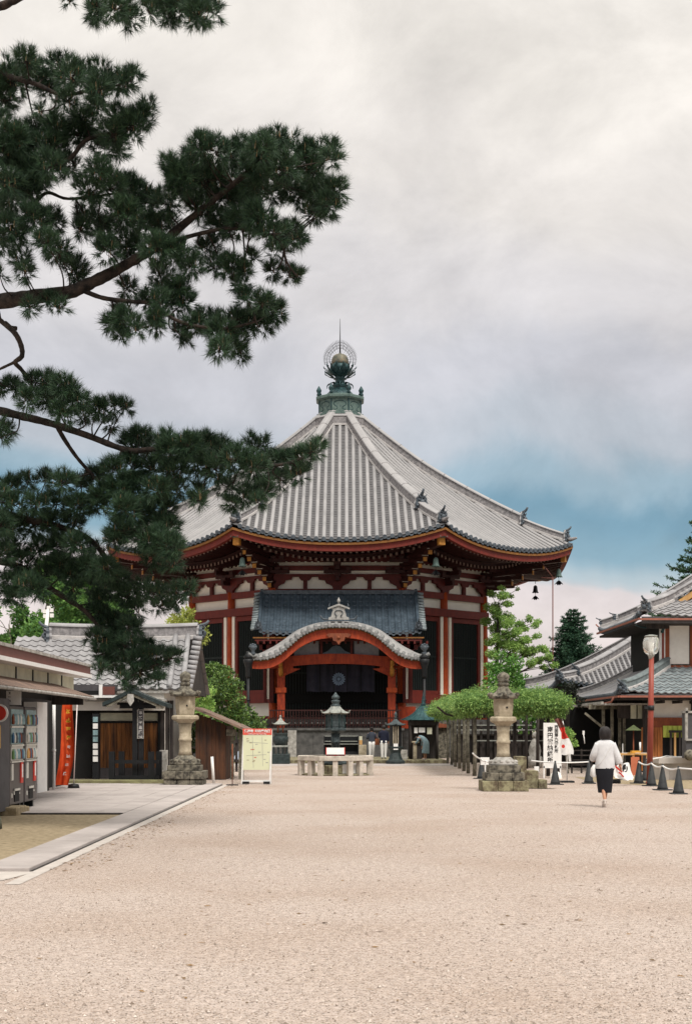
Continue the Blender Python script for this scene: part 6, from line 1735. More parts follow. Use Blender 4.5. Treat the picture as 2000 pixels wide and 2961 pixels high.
# ============================================================ foliage
def leaf_mat(name, a, bcol, trans=.25, rough=.6):
    m = mat(name, a, bcol, rough, .9, 0, None, contrast=1., trans=trans, island=.75, spec=.25); return m
M['lf_dark'] = leaf_mat('camellia_leaf', (.17,.27,.06), (.012,.045,.018), .12, .32)
M['lf_mid'] = leaf_mat('broad_leaf', (.17,.32,.07), (.022,.085,.030))
M['lf_bright'] = leaf_mat('maple_leaf', (.46,.62,.18), (.12,.28,.07), .4)
M['lf_yellow'] = leaf_mat('young_leaf', (.48,.50,.13), (.20,.27,.06), .35)
M['lf_wist'] = leaf_mat('wisteria_leaf', (.36,.52,.15), (.025,.11,.030), .35)
M['lf_conif'] = leaf_mat('conifer_needle', (.075,.16,.085), (.010,.038,.028), .08)
M['lf_conif_lt'] = leaf_mat('cedar_needle', (.08,.16,.06), (.016,.045,.028), .1)
M['needle'] = leaf_mat('pine_needle', (.066,.128,.060), (.002,.012,.013), .04, .5)
def np_mesh(name, V, nv, mats, parent=None, mi=None):
    """V (n*nv,3) points of n separate nv-gons"""
    n = len(V)//nv
    me = bpy.data.meshes.new(name)
    off = np.array(ORG.get(parent.name, Vector((0,0,0)))) if parent is not None else np.zeros(3)
    me.vertices.add(len(V)); me.vertices.foreach_set('co', (V-off).astype(np.float32).ravel())
    me.loops.add(len(V)); me.loops.foreach_set('vertex_index', np.arange(len(V), dtype=np.int32))
    me.polygons.add(n); me.polygons.foreach_set('loop_start', np.arange(0, len(V), nv, dtype=np.int32))
    for m in (mats if isinstance(mats, (list,tuple)) else [mats]): me.materials.append(M[m] if isinstance(m, str) else m)
    if mi is not None: me.polygons.foreach_set('material_index', mi.astype(np.int32))
    me.update(calc_edges=True)
    o = bpy.data.objects.new(name, me); COL.objects.link(o)
    if parent is not None: o.parent = parent; ORG[o.name] = Vector(off)
    return o
def leaves(centres, radii, per, size, rs, droop=0., flat=.0, elong=1.7, shell=.5):
    """leaf-shaped quads scattered through ellipsoid clumps"""
    out_ = []
    for c, r in zip(centres, radii):
        n = max(3, int(58*per*r[0]*r[1]**.5*r[2]**.5/(size*size)))
        d = rs.normal(size=(n,3)); d /= np.linalg.norm(d, axis=1)[:,None]
        rad = shell+(1-shell)*rs.random(n)**.6; rad = np.where(rs.random(n) < .25, rs.random(n), rad)*(.85+.3*rs.random(n))
        p = np.array(c)+d*rad[:,None]*np.array(r)
        ax = rs.normal(size=(n,3))*.8+d*.9; ax[:,2] -= droop; ax /= np.linalg.norm(ax, axis=1)[:,None]
        nn = rs.normal(size=(n,3)); nn[:,2] += .8+flat; sd = np.cross(ax, nn); sd /= (np.linalg.norm(sd, axis=1)[:,None]+1e-9)
        L_ = size*(.6+.8*rs.random(n))[:,None]; W_ = L_/elong
        q = np.stack([p, p+ax*L_*.5+sd*W_*.5, p+ax*L_, p+ax*L_*.5-sd*W_*.5], 1)
        out_.append(q.reshape(-1,3))
    return np.concatenate(out_)
def limb_tree(b, base, top, r0, nodes, rg, mi=0):
    trunk = [Vector(base), Vector(base).lerp(Vector(top), .35)+Vector((rg.uniform(-.2,.2),0,0)), Vector(base).lerp(Vector(top), .7)+Vector((rg.uniform(-.25,.25),0,0)), Vector(top)]
    tr = path(trunk, 5); m = len(tr)
    b.tube(tr, [r0*(1-.85*j/(m-1)) for j in range(m)], 9, mi)
    for nd in nodes:
        nd = Vector(nd)
        k = min(range(m), key=lambda j: (tr[j]-nd).length+abs(tr[j].z-(nd.z-1.2))*.6)
        a = tr[k]; mid = a.lerp(nd, .5)+Vector((rg.uniform(-.2,.2), rg.uniform(-.2,.2), rg.uniform(-.1,.25)))
        pp = path([a, mid, nd], 4); rr = r0*(1-.85*k/(m-1))*.45
        b.tube(pp, [max(.015, rr*(1-.8*j/(len(pp)-1))) for j in range(len(pp))], 6, mi)
def broad_tree(lab, cat, d, spots, trunk_px, lm, size, per, seed, depth=1.5, bark='bark_gr', r0=.18, name='broadleaf_tree', group=None, sq=1., wob=2, droop=0., elong=1.7, base_d=None):
    rg = random.Random(seed); rs = np.random.RandomState(seed)
    x = PX(trunk_px, d); t = thing(name, lab, cat, (x,d,0), group)
    cs = []; rr = []; nodes = []
    for (px, py, r) in spots:
        R_ = r/F*d; c = P(px, py, d); yy = d+rg.uniform(-depth,depth)
        nodes.append((c.x, yy, c.z))
        for q in range(wob):
            cs.append((c.x+rg.uniform(-.45,.45)*R_, yy+rg.uniform(-.6,.6)*R_, c.z+rg.uniform(-.45,.45)*R_)); k = rg.uniform(.55,.85); rr.append((R_*k*1.1, R_*k*1.1, R_*k*sq))
    b = MB(); tp = max(nodes, key=lambda n: n[2]); limb_tree(b, (x,d,0), (x+.4*(tp[0]-x), d, tp[2]*.92), r0, nodes, rg)
    b.build('trunk', bark, t)
    np_mesh('crown', leaves(cs, rr, per, size, rs, droop=droop, elong=elong), 4, lm, t)
    return t
tag(np_mesh('loose_pebbles', PEB, 3, 'pebble'), kind='stuff'); tag(np_mesh('fallen_litter', LIT, 4, 'litter'), kind='stuff')
# trees beyond the left houses
broad_tree('broad green tree behind the low shop roof at the far left edge', 'tree', 62, [(10,1790,45),(45,1770,40),(80,1800,45),(20,1840,45),(60,1840,50),(110,1840,40),(-30,1780,50),(120,1800,30),(-20,1850,50)], 15, 'lf_mid', .17, .85, 31, group='trees beyond the left houses')
broad_tree('tall leafy tree with a pale trunk standing behind the pine boughs on the left', 'tree', 66, [(170,1720,50),(140,1690,35),(210,1690,55),(250,1740,55),(190,1770,55),(150,1800,45),(240,1800,50),(270,1690,45),(290,1760,50),(200,1840,45),(260,1840,50),(110,1660,30),(160,1650,35),(230,1640,40)], 96, 'lf_mid', .17, .9, 32, group='trees beyond the left houses')
broad_tree('round green tree behind the ridge of the left tiled house', 'tree', 70, [(310,1740,45),(340,1780,45),(300,1800,50),(350,1820,40),(320,1850,50),(280,1850,40),(370,1850,25)], 320, 'lf_mid', .17, .9, 33, group='trees beyond the left houses')
broad_tree('pale yellow-green tree top between the left house roof and the temple', 'tree', 74, [(500,1815,30),(525,1800,32),(545,1780,22),(535,1835,38),(480,1840,22),(560,1850,40),(500,1860,30),(550,1815,28)], 530, 'lf_yellow', .17, .65, 34, r0=.14)
# camellia and its lighter neighbour
broad_tree('glossy dark camellia bush between the left lantern and the temple porch', 'bush', 54, [(610,1950,34),(645,1955,32),(590,1980,34),(630,1990,40),(665,1990,32),(600,2020,36),(645,2030,42),(675,2030,34),(620,2060,40),(665,2070,42),(700,2060,34),(700,2095,36),(735,2085,28),(660,2110,40),(745,2105,24),(620,2100,40),(590,2070,30),(690,2130,30),(650,1935,20),(600,1930,20)], 645, 'lf_dark', .12, .55, 35, depth=.5, name='camellia_bush', r0=.10, elong=1.9)
broad_tree('lighter green bush tucked behind the left stone lantern', 'bush', 49, [(585,2010,28),(570,2040,26),(600,2040,26),(560,2070,22),(590,2065,24),(575,1990,16)], 580, 'lf_bright', .11, .6, 36, depth=.4, name='light_bush', r0=.06)
broad_tree('small dark shrub low between the left lantern and the plank shed', 'bush', 46.5, [(562,2100,16),(560,2125,16),(565,2150,15),(558,2165,14)], 562, 'lf_dark', .10, .7, 37, depth=.3, name='small_shrub', r0=.04)
# trees right of the hall
broad_tree('airy light green maple with thin dark stems right of the temple', 'tree', 79,
   [(1430,1770,18),(1455,1790,18),(1440,1810,20),(1470,1830,22),(1500,1860,22),(1530,1890,20),(1445,1870,24),(1420,1850,18),(1480,1880,24),(1515,1820,14),(1540,1810,12),(1560,1870,16),(1575,1900,14),(1425,1715,14),(1450,1730,18),(1470,1750,18),(1430,1750,18),(1440,1780,20),(1475,1775,16),(1415,1790,16),(1460,1810,20),(1425,1820,16),(1500,1800,16),(1530,1790,12),(1555,1795,10),(1490,1830,20),(1520,1850,18),(1550,1840,12),(1430,1850,18),(1470,1860,22),(1510,1880,20),(1545,1880,14),(1575,1880,10),(1420,1890,20),(1560,1910,16),(1590,1900,10),(1530,1920,16),(1450,1700,10),(1480,1720,8),(1412,1930,18),(1485,1900,20),(1410,1750,10),(1575,1930,12),(1500,1700,6),(1600,1925,12)], 1435, 'lf_bright', .10, .55, 41, depth=1.2, r0=.18, bark='bark', name='maple_tree', sq=.75, wob=3, droop=.5)
broad_tree('denser mid green tree low behind the right stone lantern', 'tree', 74, [(1440,1930,32),(1480,1910,30),(1500,1945,34),(1460,1965,36),(1515,1975,30),(1425,1975,30),(1490,1990,34),(1450,1890,18),(1540,1975,22),(1430,2005,30),(1510,2010,30)], 1470, 'lf_mid2' if 'lf_mid2' in M else M.setdefault('lf_mid2', leaf_mat('mid_green_leaf', (.20,.38,.08), (.045,.15,.035))), .16, .5, 42, depth=.8, r0=.12)
def conifer(lab, d, px, ytop, ybase, hw_px, seed, tiers, lm, layered=False, z0=0, n_br=11, name='conifer_tree', group=None, cut=1.):
    rg = random.Random(seed); rs = np.random.RandomState(seed)
    x = PX(px,d); zt, zb = PZ(ytop,d), PZ(ybase,d); H = zt-zb; W = hw_px/F*d
    t = thing(name, lab, 'conifer', (x,d,0), group)
    b = MB(); b.tube([(x,d,0),(x+.05,d,zb+H*.5),(x,d,zt)], [.28,.16,.02], 9); b.build('trunk', 'bark', t)
    b = MB(); segs = []
    for i in range(tiers):
        q = (i+.5)/tiers; z = zt-H*q**1.0; L_ = W*(.10+.90*q**.85)*(rg.uniform(.78,1.12))
        nb = int(n_br*(.55+.6*q))
        for k in range(nb):
            a = 2*PI*(k+rg.random()*.8)/nb; Lk = L_*rg.uniform(.6,1.22)
            dx, dy = math.cos(a), math.sin(a)
            sag = -.10*Lk if not layered else -.02*Lk
            pts = [Vector((x,d,z)), Vector((x+dx*Lk*.5,d+dy*Lk*.5,z+sag*.6)), Vector((x+dx*Lk,d+dy*Lk,z+sag+.16*Lk))]
            b.tube(pts, [.04,.028,.008], 4, caps=False)
            segs.append((pts, Lk))
    b.build('branch', 'bark', t)
    V_ = []
    for pts, Lk in segs:
        m = max(4, int(Lk*26)); u = rs.random(m)**.8
        p0, p1, p2 = [np.array(p) for p in pts]
        base = np.where(u[:,None] < .5, p0+(p1-p0)*(u[:,None]*2), p1+(p2-p1)*((u[:,None]-.5)*2))
        ax = (p2-p0)/np.linalg.norm(p2-p0)
        side = np.cross(ax, [0,0,1]); side /= np.linalg.norm(side)
        sgn = np.where(rs.random(m) < .5, -1, 1)[:,None]
        tl = (.10+.34*(1-u))[:,None]*min(1.3, Lk/1.6)*(.6+.7*rs.random(m))[:,None]+.07
        dirv = ax*(.7)+side*sgn*(.8)+rs.normal(size=(m,3))*.22+np.array([0,0,.18]); dirv /= np.linalg.norm(dirv, axis=1)[:,None]
        # each twig bears needle fans
        for f_ in range(5):
            s_ = base+dirv*tl*(f_/5)
            nd = dirv*.8+rs.normal(size=(m,3))*.42; nd /= np.linalg.norm(nd, axis=1)[:,None]
            wv = np.cross(nd, rs.normal(size=(m,3))); wv /= np.linalg.norm(wv, axis=1)[:,None]
            ln = .13+.07*rs.random(m)[:,None]
            V_.append(np.stack([s_-wv*.018, s_+nd*ln*.5+wv*.024, s_+nd*ln, s_+nd*ln*.5-wv*.024], 1).reshape(-1,3))
    np_mesh('crown', np.concatenate(V_), 4, lm, t)
    return t
conifer('dark blue-green conifer cone rising between the maple and the ribbed roof', 82, 1656, 1762, 1985, 104, 51, 22, 'lf_conif', n_br=16)
conifer('layered cedar with flat boughs at the right edge above the shop roof', 66, 2030, 1500, 1830, 165, 52, 12, 'lf_conif_lt', True, n_br=11, name='cedar_tree')
broad_tree('dark shrub under the corner of the ribbed roof beside the trellis', 'bush', 56, [(1625,1995,20),(1650,2000,22),(1640,2020,24),(1665,2025,18),(1610,2010,16)], 1640, 'lf_vdark' if 'lf_vdark' in M else M.setdefault('lf_vdark', leaf_mat('yew_leaf', (.03,.035,.022), (.006,.010,.008), .05)), .10, .6, 43, depth=.5, name='dark_shrub', r0=.06)
broad_tree('yellowish sprig of leaves beyond the right end of the trellis', 'bush', 60, [(1672,2028,8),(1690,2032,6),(1660,2035,7)], 1672, 'lf_yellow', .10, .5, 44, depth=.3, name='leafy_sprig', r0=.03)
broad_tree('bright bush behind the red and white flag', 'bush', 50, [(1640,2110,14),(1648,2130,14),(1640,2145,12),(1655,2150,10),(1590,2083,12)], 1642, 'lf_bright', .09, .6, 45, depth=.3, name='light_bush', r0=.03)
# hedge far behind the court closes the view at eye level
rs = np.random.RandomState(5); cs = []; rr = []
for i in range(60):
    cs.append((5+i*.42, 95+rs.rand()*2, 1.2+rs.rand()*1.6)); rr.append((1.2,1.2,1.3))
for i in range(60):
    cs.append((-34+i*.5, 92+rs.rand()*2, 1.2+rs.rand()*2.2)); rr.append((1.3,1.3,1.4))
tag(np_mesh('hedge', leaves(cs, rr, .25, .3, rs), 4, 'lf_mid'), kind='stuff', label='dark green planting closing the far side of the court', cat='hedge')
# wisteria leaves: drooping compound leaves on the trellis
rs = np.random.RandomState(9); cs = []; rr = []
for i in range(520):
    y = 46.6+18.2*rs.rand(); x = 3.75+(7.25-3.75)*rs.rand()
    x = x*.93+.45
    if i % 3 == 0: x = 3.85+.35*rs.rand()
    if i % 4 == 0: y = 46.4+.6*rs.rand()
    edge = min(1, (x-3.75)/.8)*min(1, (y-46.2)/1.5)
    h = .12+.42*edge+.17*math.sin(x*2.3+y*.7)*edge+.08*math.sin(x*5.1-y*1.3)
    cs.append((x, y, 2.30+h*(.1+.9*rs.rand()))); rr.append((.36,.40,.21+.07*rs.rand()))
for i in range(110):                     # fringe hanging over the near and left edges
    if i % 2: x, y = 3.9+rs.rand()*.3, 46.6+18*rs.rand()
    else: x, y = 3.95+rs.rand()*3.3, 46.5+rs.rand()*.3
    cs.append((x, y, 2.12+rs.rand()*.12)); rr.append((.2,.2,.22))
np_mesh('crown', leaves(cs, rr, .27, .088, rs, droop=.7, elong=2.6, shell=.3), 4, 'lf_wist', TR)
# ============================================================ the old pine leaning in from the left
PD = """285,25,30 276,36,32 330,22,30 374,50,36 352,18,35 428,27,28 486,36,38 526,18,40 571,40,45 611,27,42 196,-5,20 560,0,40 450,-10,35
76,178,38 27,210,40 45,240,45 103,214,45 178,192,48 210,223,50 147,250,45 250,223,42 294,218,38 285,259,38 330,250,36 352,236,32 379,227,28 392,210,14 196,290,36 281,303,30 120,321,16 9,285,40 9,348,28 5,250,40
423,308,28 410,339,38 383,370,42 348,348,45 330,388,48 303,423,42 339,428,36 241,352,50 267,392,40 214,388,45 165,370,42 111,388,50 45,401,50 80,437,55 143,428,50 13,437,50 147,481,45 45,481,55 201,481,40 285,495,38 103,504,45 27,535,50 80,553,48
40,567,50 100,540,40 154,640,42 100,634,45 40,667,50 67,754,36 74,788,28 167,727,45 214,767,40 134,700,40 227,788,35 254,554,50 321,540,55 254,634,45 234,660,30 375,554,55 361,620,55 314,667,50 308,720,45 375,720,45 435,587,50 482,587,50 428,654,50 482,654,45 455,720,50 508,734,45 468,788,38 555,767,38 522,520,50 548,547,45 602,520,60 635,567,55 575,607,45 669,527,60 702,580,60 736,527,60 783,554,50 635,647,50 689,647,52 749,634,50 789,674,50 836,681,45 803,721,38 863,687,25 836,540,50 870,567,40 923,560,50 970,553,38 910,614,42 890,527,40 950,594,40 602,721,40 629,767,38 669,774,42 702,781,28 789,781,26 836,794,26 863,801,16 729,747,18 696,821,32 709,861,30 756,875,36 789,901,42 756,928,45 716,935,42 676,928,42 642,961,42 682,995,40 635,1008,38 696,1022,26 615,928,36 582,928,32 522,961,28 555,941,32 540,980,22 495,875,45 535,875,35 462,875,35 428,868,30 468,834,35 515,834,35 368,834,32 361,928,35 328,935,30 395,948,32 354,968,28 348,901,22 448,941,26 455,915,24 147,875,26 87,888,22 174,888,22 0,795,14 0,600,40 0,700,40
499,481,40 508,513,40 548,481,40 584,428,40 588,401,18 624,437,45 669,446,45 695,437,45 802,395,22 830,420,45 880,450,45 930,430,38 960,430,24 960,460,26 760,440,50 740,480,50 820,490,50 900,490,45 770,420,40 560,470,40
38,1120,30 96,1107,35 140,1107,40 191,1120,42 217,1152,42 147,1152,45 83,1158,36 185,1196,38 242,1196,36 287,1184,36 331,1177,33 363,1177,22 318,1228,20 6,1120,22 12,1241,30 5,1262,24
382,1286,42 408,1267,34 446,1286,42 478,1273,34 497,1305,50 548,1292,48 592,1286,48 573,1337,55 637,1305,50 624,1356,50 688,1324,48 739,1292,45 732,1349,50 783,1337,45 828,1337,42 873,1324,38 904,1305,32 920,1286,20 860,1368,36 815,1388,36 764,1419,38 707,1432,42 669,1458,24 745,1451,25 656,1407,40 573,1445,26 573,1419,26 510,1368,50 446,1356,50 382,1349,50 331,1356,42 459,1419,48 510,1413,40 395,1407,50 344,1419,50 287,1381,42 306,1432,45 471,1470,50 414,1483,50 363,1470,50 484,1521,42 490,1579,50 446,1560,50 497,1623,40 446,1610,45 395,1560,45 350,1534,40 331,1560,30
32,1407,45 83,1394,45 134,1388,42 185,1394,45 236,1407,45 38,1458,55 102,1458,55 166,1458,55 229,1464,50 280,1458,42 38,1521,55 102,1521,55 159,1515,52 217,1515,42 38,1585,50 64,1623,50 115,1591,50 172,1579,48 223,1572,45 268,1598,45 191,1636,50 255,1642,45 306,1642,42 127,1661,45 344,1674,40 0,1440,45 0,1520,50 0,1600,50
23,1676,50 57,1684,50 84,1692,50 23,1718,42 50,1726,38 111,1703,40 172,1631,45 214,1661,45 214,1699,35 267,1638,45 290,1696,45 325,1669,45 344,1707,45 374,1726,45 394,1760,32 413,1699,45 443,1715,45 458,1753,35 485,1726,40 511,1711,38 543,1703,26 508,1741,30 290,1734,38 283,1768,30 267,1760,26 306,1799,42 344,1799,42 332,1829,45 374,1814,40 401,1814,26 267,1844,28 298,1848,38 294,1890,36 306,1921,32 290,1936,20 336,1875,45 336,1913,36 363,1867,45 382,1906,42 405,1875,42 432,1898,40 432,1867,25 466,1898,38 497,1902,28 447,1936,35 458,1967,25 405,1944,36 382,1967,30 352,1951,26 516,1898,15 355,1965,16"""
pads = []
for ln, (yc, yw_) in zip(PD.split('\n'), ((18.5,.5),(19.0,.6),(19.4,.7),(19.8,.8),(19.2,.6),(20.3,.5),(20.6,.8),(20.9,.7),(21.2,.7))):
    for it in ln.split():
        x, y, r = map(float, it.split(',')); pads.append((x, y, r, yc, yw_))
rg = random.Random(77); rs = np.random.RandomState(77)
TRX, TRY = -5.74, 21.9
t = thing('pine_tree', 'old pine whose dark boughs reach in from the left over sky and temple roof', 'pine tree', (TRX,TRY,0))
b = MB(); tp = path([(TRX,TRY,0),(TRX-.05,TRY,1.5),(TRX-.15,TRY-.1,4),(TRX-.35,TRY-.5,7),(TRX+.0,TRY-1.2,10),(TRX-.4,TRY-2.2,13.5)],6)
m = len(tp); b.tube(tp, [.36-.20*j/(m-1)+(.08 if j < 2 else 0) for j in range(m)], 14)
for q in range(60):                       # scaly bark plates
    j = rg.randrange(0, m-2); a = rg.uniform(0, 2*PI); r_ = .36-.20*j/(m-1)
    p = tp[j].lerp(tp[j+1], rg.random()); b.rbox(p+Vector((math.cos(a)*r_, math.sin(a)*r_, 0)), (.05,.12,.2), a)
b.build('trunk', M.setdefault('mossy_bark', mat('mossy_bark', (.14,.15,.105), (.035,.032,.025), .95, 6, 1., 26, contrast=1.6)), t)
def W_(px, py, Y): return P(px, py, Y)
limbs = []
def limb(pts, r0, r1, start=None):
    q = [W_(*p) for p in pts]
    if start is not None: q = [Vector(start)]+q
    pp = path(q, 6); n = len(pp); rad = [r0+(r1-r0)*j/(n-1)+rg.uniform(-.06,.06)*r0 for j in range(n)]
    limbs.append((pp, rad)); return pp
def tz(z):
    return min(tp, key=lambda p: abs(p.z-z))
limb([(-60,880,20.6),(0,872,20.2),(100,858,19.9),(200,845,19.8),(270,815,19.8),(330,785,19.8),(400,745,19.8),(450,715,19.8),(560,625,19.7),(640,560,19.6),(740,480,19.3)], .125, .035, tz(7.4))
limb([(-60,1175,21),(0,1188,20.8),(70,1205,20.7),(150,1225,20.6),(250,1258,20.5),(370,1302,20.4),(450,1300,20.3),(600,1320,20.3),(800,1345,20.3),(900,1310,20.3)], .075, .02, tz(6.1))
limb([(165,1232,20.6),(190,1275,20.7),(225,1325,20.8),(272,1378,20.8),(330,1440,20.8)], .035, .02)
limb([(-30,900,20.3),(0,925,20.2),(25,945,20.2),(50,950,20.2)], .045, .03, tz(7.2))
limb([(15,935,20.2),(45,965,20.1),(62,1000,20.1),(64,1030,20.1),(45,1048,20.1),(62,1068,20.2),(90,1105,20.2)], .042, .028)
limb([(48,1045,20.1),(20,1058,20.1),(-10,1072,20.1)], .025, .015)
limb([(245,842,19.8),(300,862,19.8),(380,872,19.7),(440,880,19.6),(520,930,19.5),(640,950,19.5),(740,930,19.4)], .035, .015)
limb([(-80,190,19.3),(0,205,19.2),(40,225,19.1),(110,245,19),(180,275,19),(260,262,19),(350,245,19)], .05, .015, tz(10.8))
limb([(-80,480,19.8),(0,470,19.6),(120,480,19.4),(200,460,19.4),(250,405,19.4),(330,380,19.4),(410,330,19.4)], .06, .015, tz(9.3))
limb([(-60,20,18.8),(0,18,18.6),(40,2,18.5),(110,-30,18.5),(250,-60,18.5),(400,-40,18.5),(560,0,18.5)], .07, .02, tz(11.8))
limb([(0,640,20),(60,640,19.9),(130,560,19.8),(200,575,19.8),(330,560,19.8)], .04, .015, tz(8.3))
limb([(450,715,19.8),(560,680,19.7),(680,660,19.7),(800,690,19.6),(830,760,19.6),(860,800,19.6)], .035, .01)
limb([(-40,1480,21.3),(60,1500,21.1),(160,1520,21),(260,1560,21),(330,1640,21),(400,1690,21.1),(500,1715,21.1)], .07, .02, tz(4.3))
limb([(-40,1620,21.5),(60,1640,21.3),(130,1690,21.2),(200,1735,21.2),(250,1770,21.2),(300,1830,21.2),(360,1900,21.2),(400,1940,21.2)], .06, .018, tz(3.8))
limb([(330,1440,20.9),(400,1480,20.9),(450,1560,20.9),(490,1620,20.9)], .03, .012)
pts_all = []
b = MB()
for pp, rad in limbs:
    b.tube(pp, rad, 9)
    pts_all += [(p, r) for p, r in zip(pp, rad)]
b.build('limb', M['bark'], t)
# pads: each one a spray of twigs, each twig ending in a whorl of needles
tw = MB(); TB_, TD, TL = [], [], []
arr = np.array([[p.x,p.y,p.z] for p, r in pts_all])
for (px, py, r, yc, yw_) in pads:
    Y = yc+rg.uniform(-yw_,yw_); c = P(px, py, Y); R_ = r/F*Y
    dd = np.linalg.norm((arr-np.array(c))*np.array([1,.6,1]), axis=1); k = int(dd.argmin()); a = Vector(arr[k])
    mid = a.lerp(c, .5)+Vector((rg.uniform(-.1,.1), 0, -.12*(a-c).length*.4+rg.uniform(-.05,.05)))
    tw.tube(path([a, mid, c],4), [.014,.013,.012,.011,.010,.009,.008,.007,.006], 5, caps=False)
    nt_ = int(7+ (92 if yc < 20.85 else 58)*(R_/.22)**2*rg.uniform(.5,1.2))
    for i in range(nt_):
        u = Vector((rg.gauss(0,1), rg.gauss(0,1), rg.gauss(0,1))).normalized()*(rg.random()**.45)
        kk = 1. if yc < 20.85 else .86; p = c+Vector((u.x*R_*.78*kk, u.y*R_*1.4, u.z*R_*.62*kk))
        q = c+(p-c)*.45+Vector((rg.uniform(-.03,.03),0,-.03))
        if i % 4 == 0: tw.tube([c, q, p], [.005,.004,.0025], 3, smooth=False, caps=False)
        d_ = (p-c).normalized()*.75+Vector((0,0,.85 if u.z > -.2 else .1))+Vector((rg.gauss(0,.25),rg.gauss(0,.25),rg.gauss(0,.2)))
        TB_.append(p); TD.append(d_.normalized()); TL.append(rg.uniform(.10,.15))
tw.build('twig', M['bark'], t)
TB_ = np.array([list(v) for v in TB_]); TD = np.array([list(v) for v in TD]); TL = np.array(TL)
NN = 30
n = len(TB_)
base = np.repeat(TB_, NN, 0); ax = np.repeat(TD, NN, 0); ln = np.repeat(TL, NN)
u = rs.rand(n*NN)
base = base+ax*(u*.07)[:,None]                              # along the candle
rad = rs.normal(size=(n*NN,3)); rad -= ax*(rad*ax).sum(1)[:,None]; rad /= np.linalg.norm(rad, axis=1)[:,None]
spread = (.2+1.0*rs.rand(n*NN))[:,None]
nd = ax+rad*spread; nd /= np.linalg.norm(nd, axis=1)[:,None]
ln = ln*(.7+.5*rs.rand(n*NN))
sd = np.cross(nd, rs.normal(size=(n*NN,3))); sd /= np.linalg.norm(sd, axis=1)[:,None]
V_ = np.stack([base-sd*.0036, base+sd*.0036, base+nd*ln[:,None]+np.array([0,0,-.006])], 1).reshape(-1,3)
np_mesh('crown', V_, 3, 'needle', t)
print('pine tufts', n, 'needles', n*NN)
# upright candles of new growth
cd = MB()
for i in range(0, n, 9):
    p = Vector(TB_[i]); d_ = Vector((rg.uniform(-.15,.15), rg.uniform(-.15,.15), 1)).normalized()
    cd.tube([p, p+d_*.10], [.006,.003], 4, smooth=False)
cd.build('candle', M.setdefault('candle', mat('pine_candle', (.26,.17,.08), (.14,.09,.05), .8, 6)), t)
# fallen needles' tree: its neighbour's bark at the very edge is this same trunk
# ============================================================ people
M['skin'] = mat('skin', (.50,.27,.17), (.42,.21,.13), .55, 8)
M['hair'] = mat('dark_hair', (.022,.017,.016), (.010,.008,.008), .5, 30, .6, 60, streak=(1,1,.1))
M['knit'] = mat('pale_grey_knit', (.67,.67,.68), (.52,.52,.53), .9, 6, .5, 70)
M['navy'] = mat('navy_skirt', (.010,.011,.016), (.005,.005,.008), .85, 5, .3, 40)
M['shoe'] = mat('pale_shoe', (.62,.55,.50), (.40,.34,.30), .7, 8)
M['white_cloth'] = mat('white_cotton', (.74,.73,.71), (.60,.59,.58), .85, 6, .2, 30)
M['char'] = mat('charcoal_shirt', (.045,.055,.075), (.025,.030,.045), .85, 6)
M['navy_sh'] = mat('dark_navy_jacket', (.012,.015,.035), (.006,.008,.02), .85, 6)
M['greyblue'] = mat('grey_blue_dress', (.24,.33,.36), (.15,.22,.25), .85, 7, .3, 30)
M['leather'] = mat('tan_bag', (.30,.10,.04), (.18,.06,.03), .6, 6)
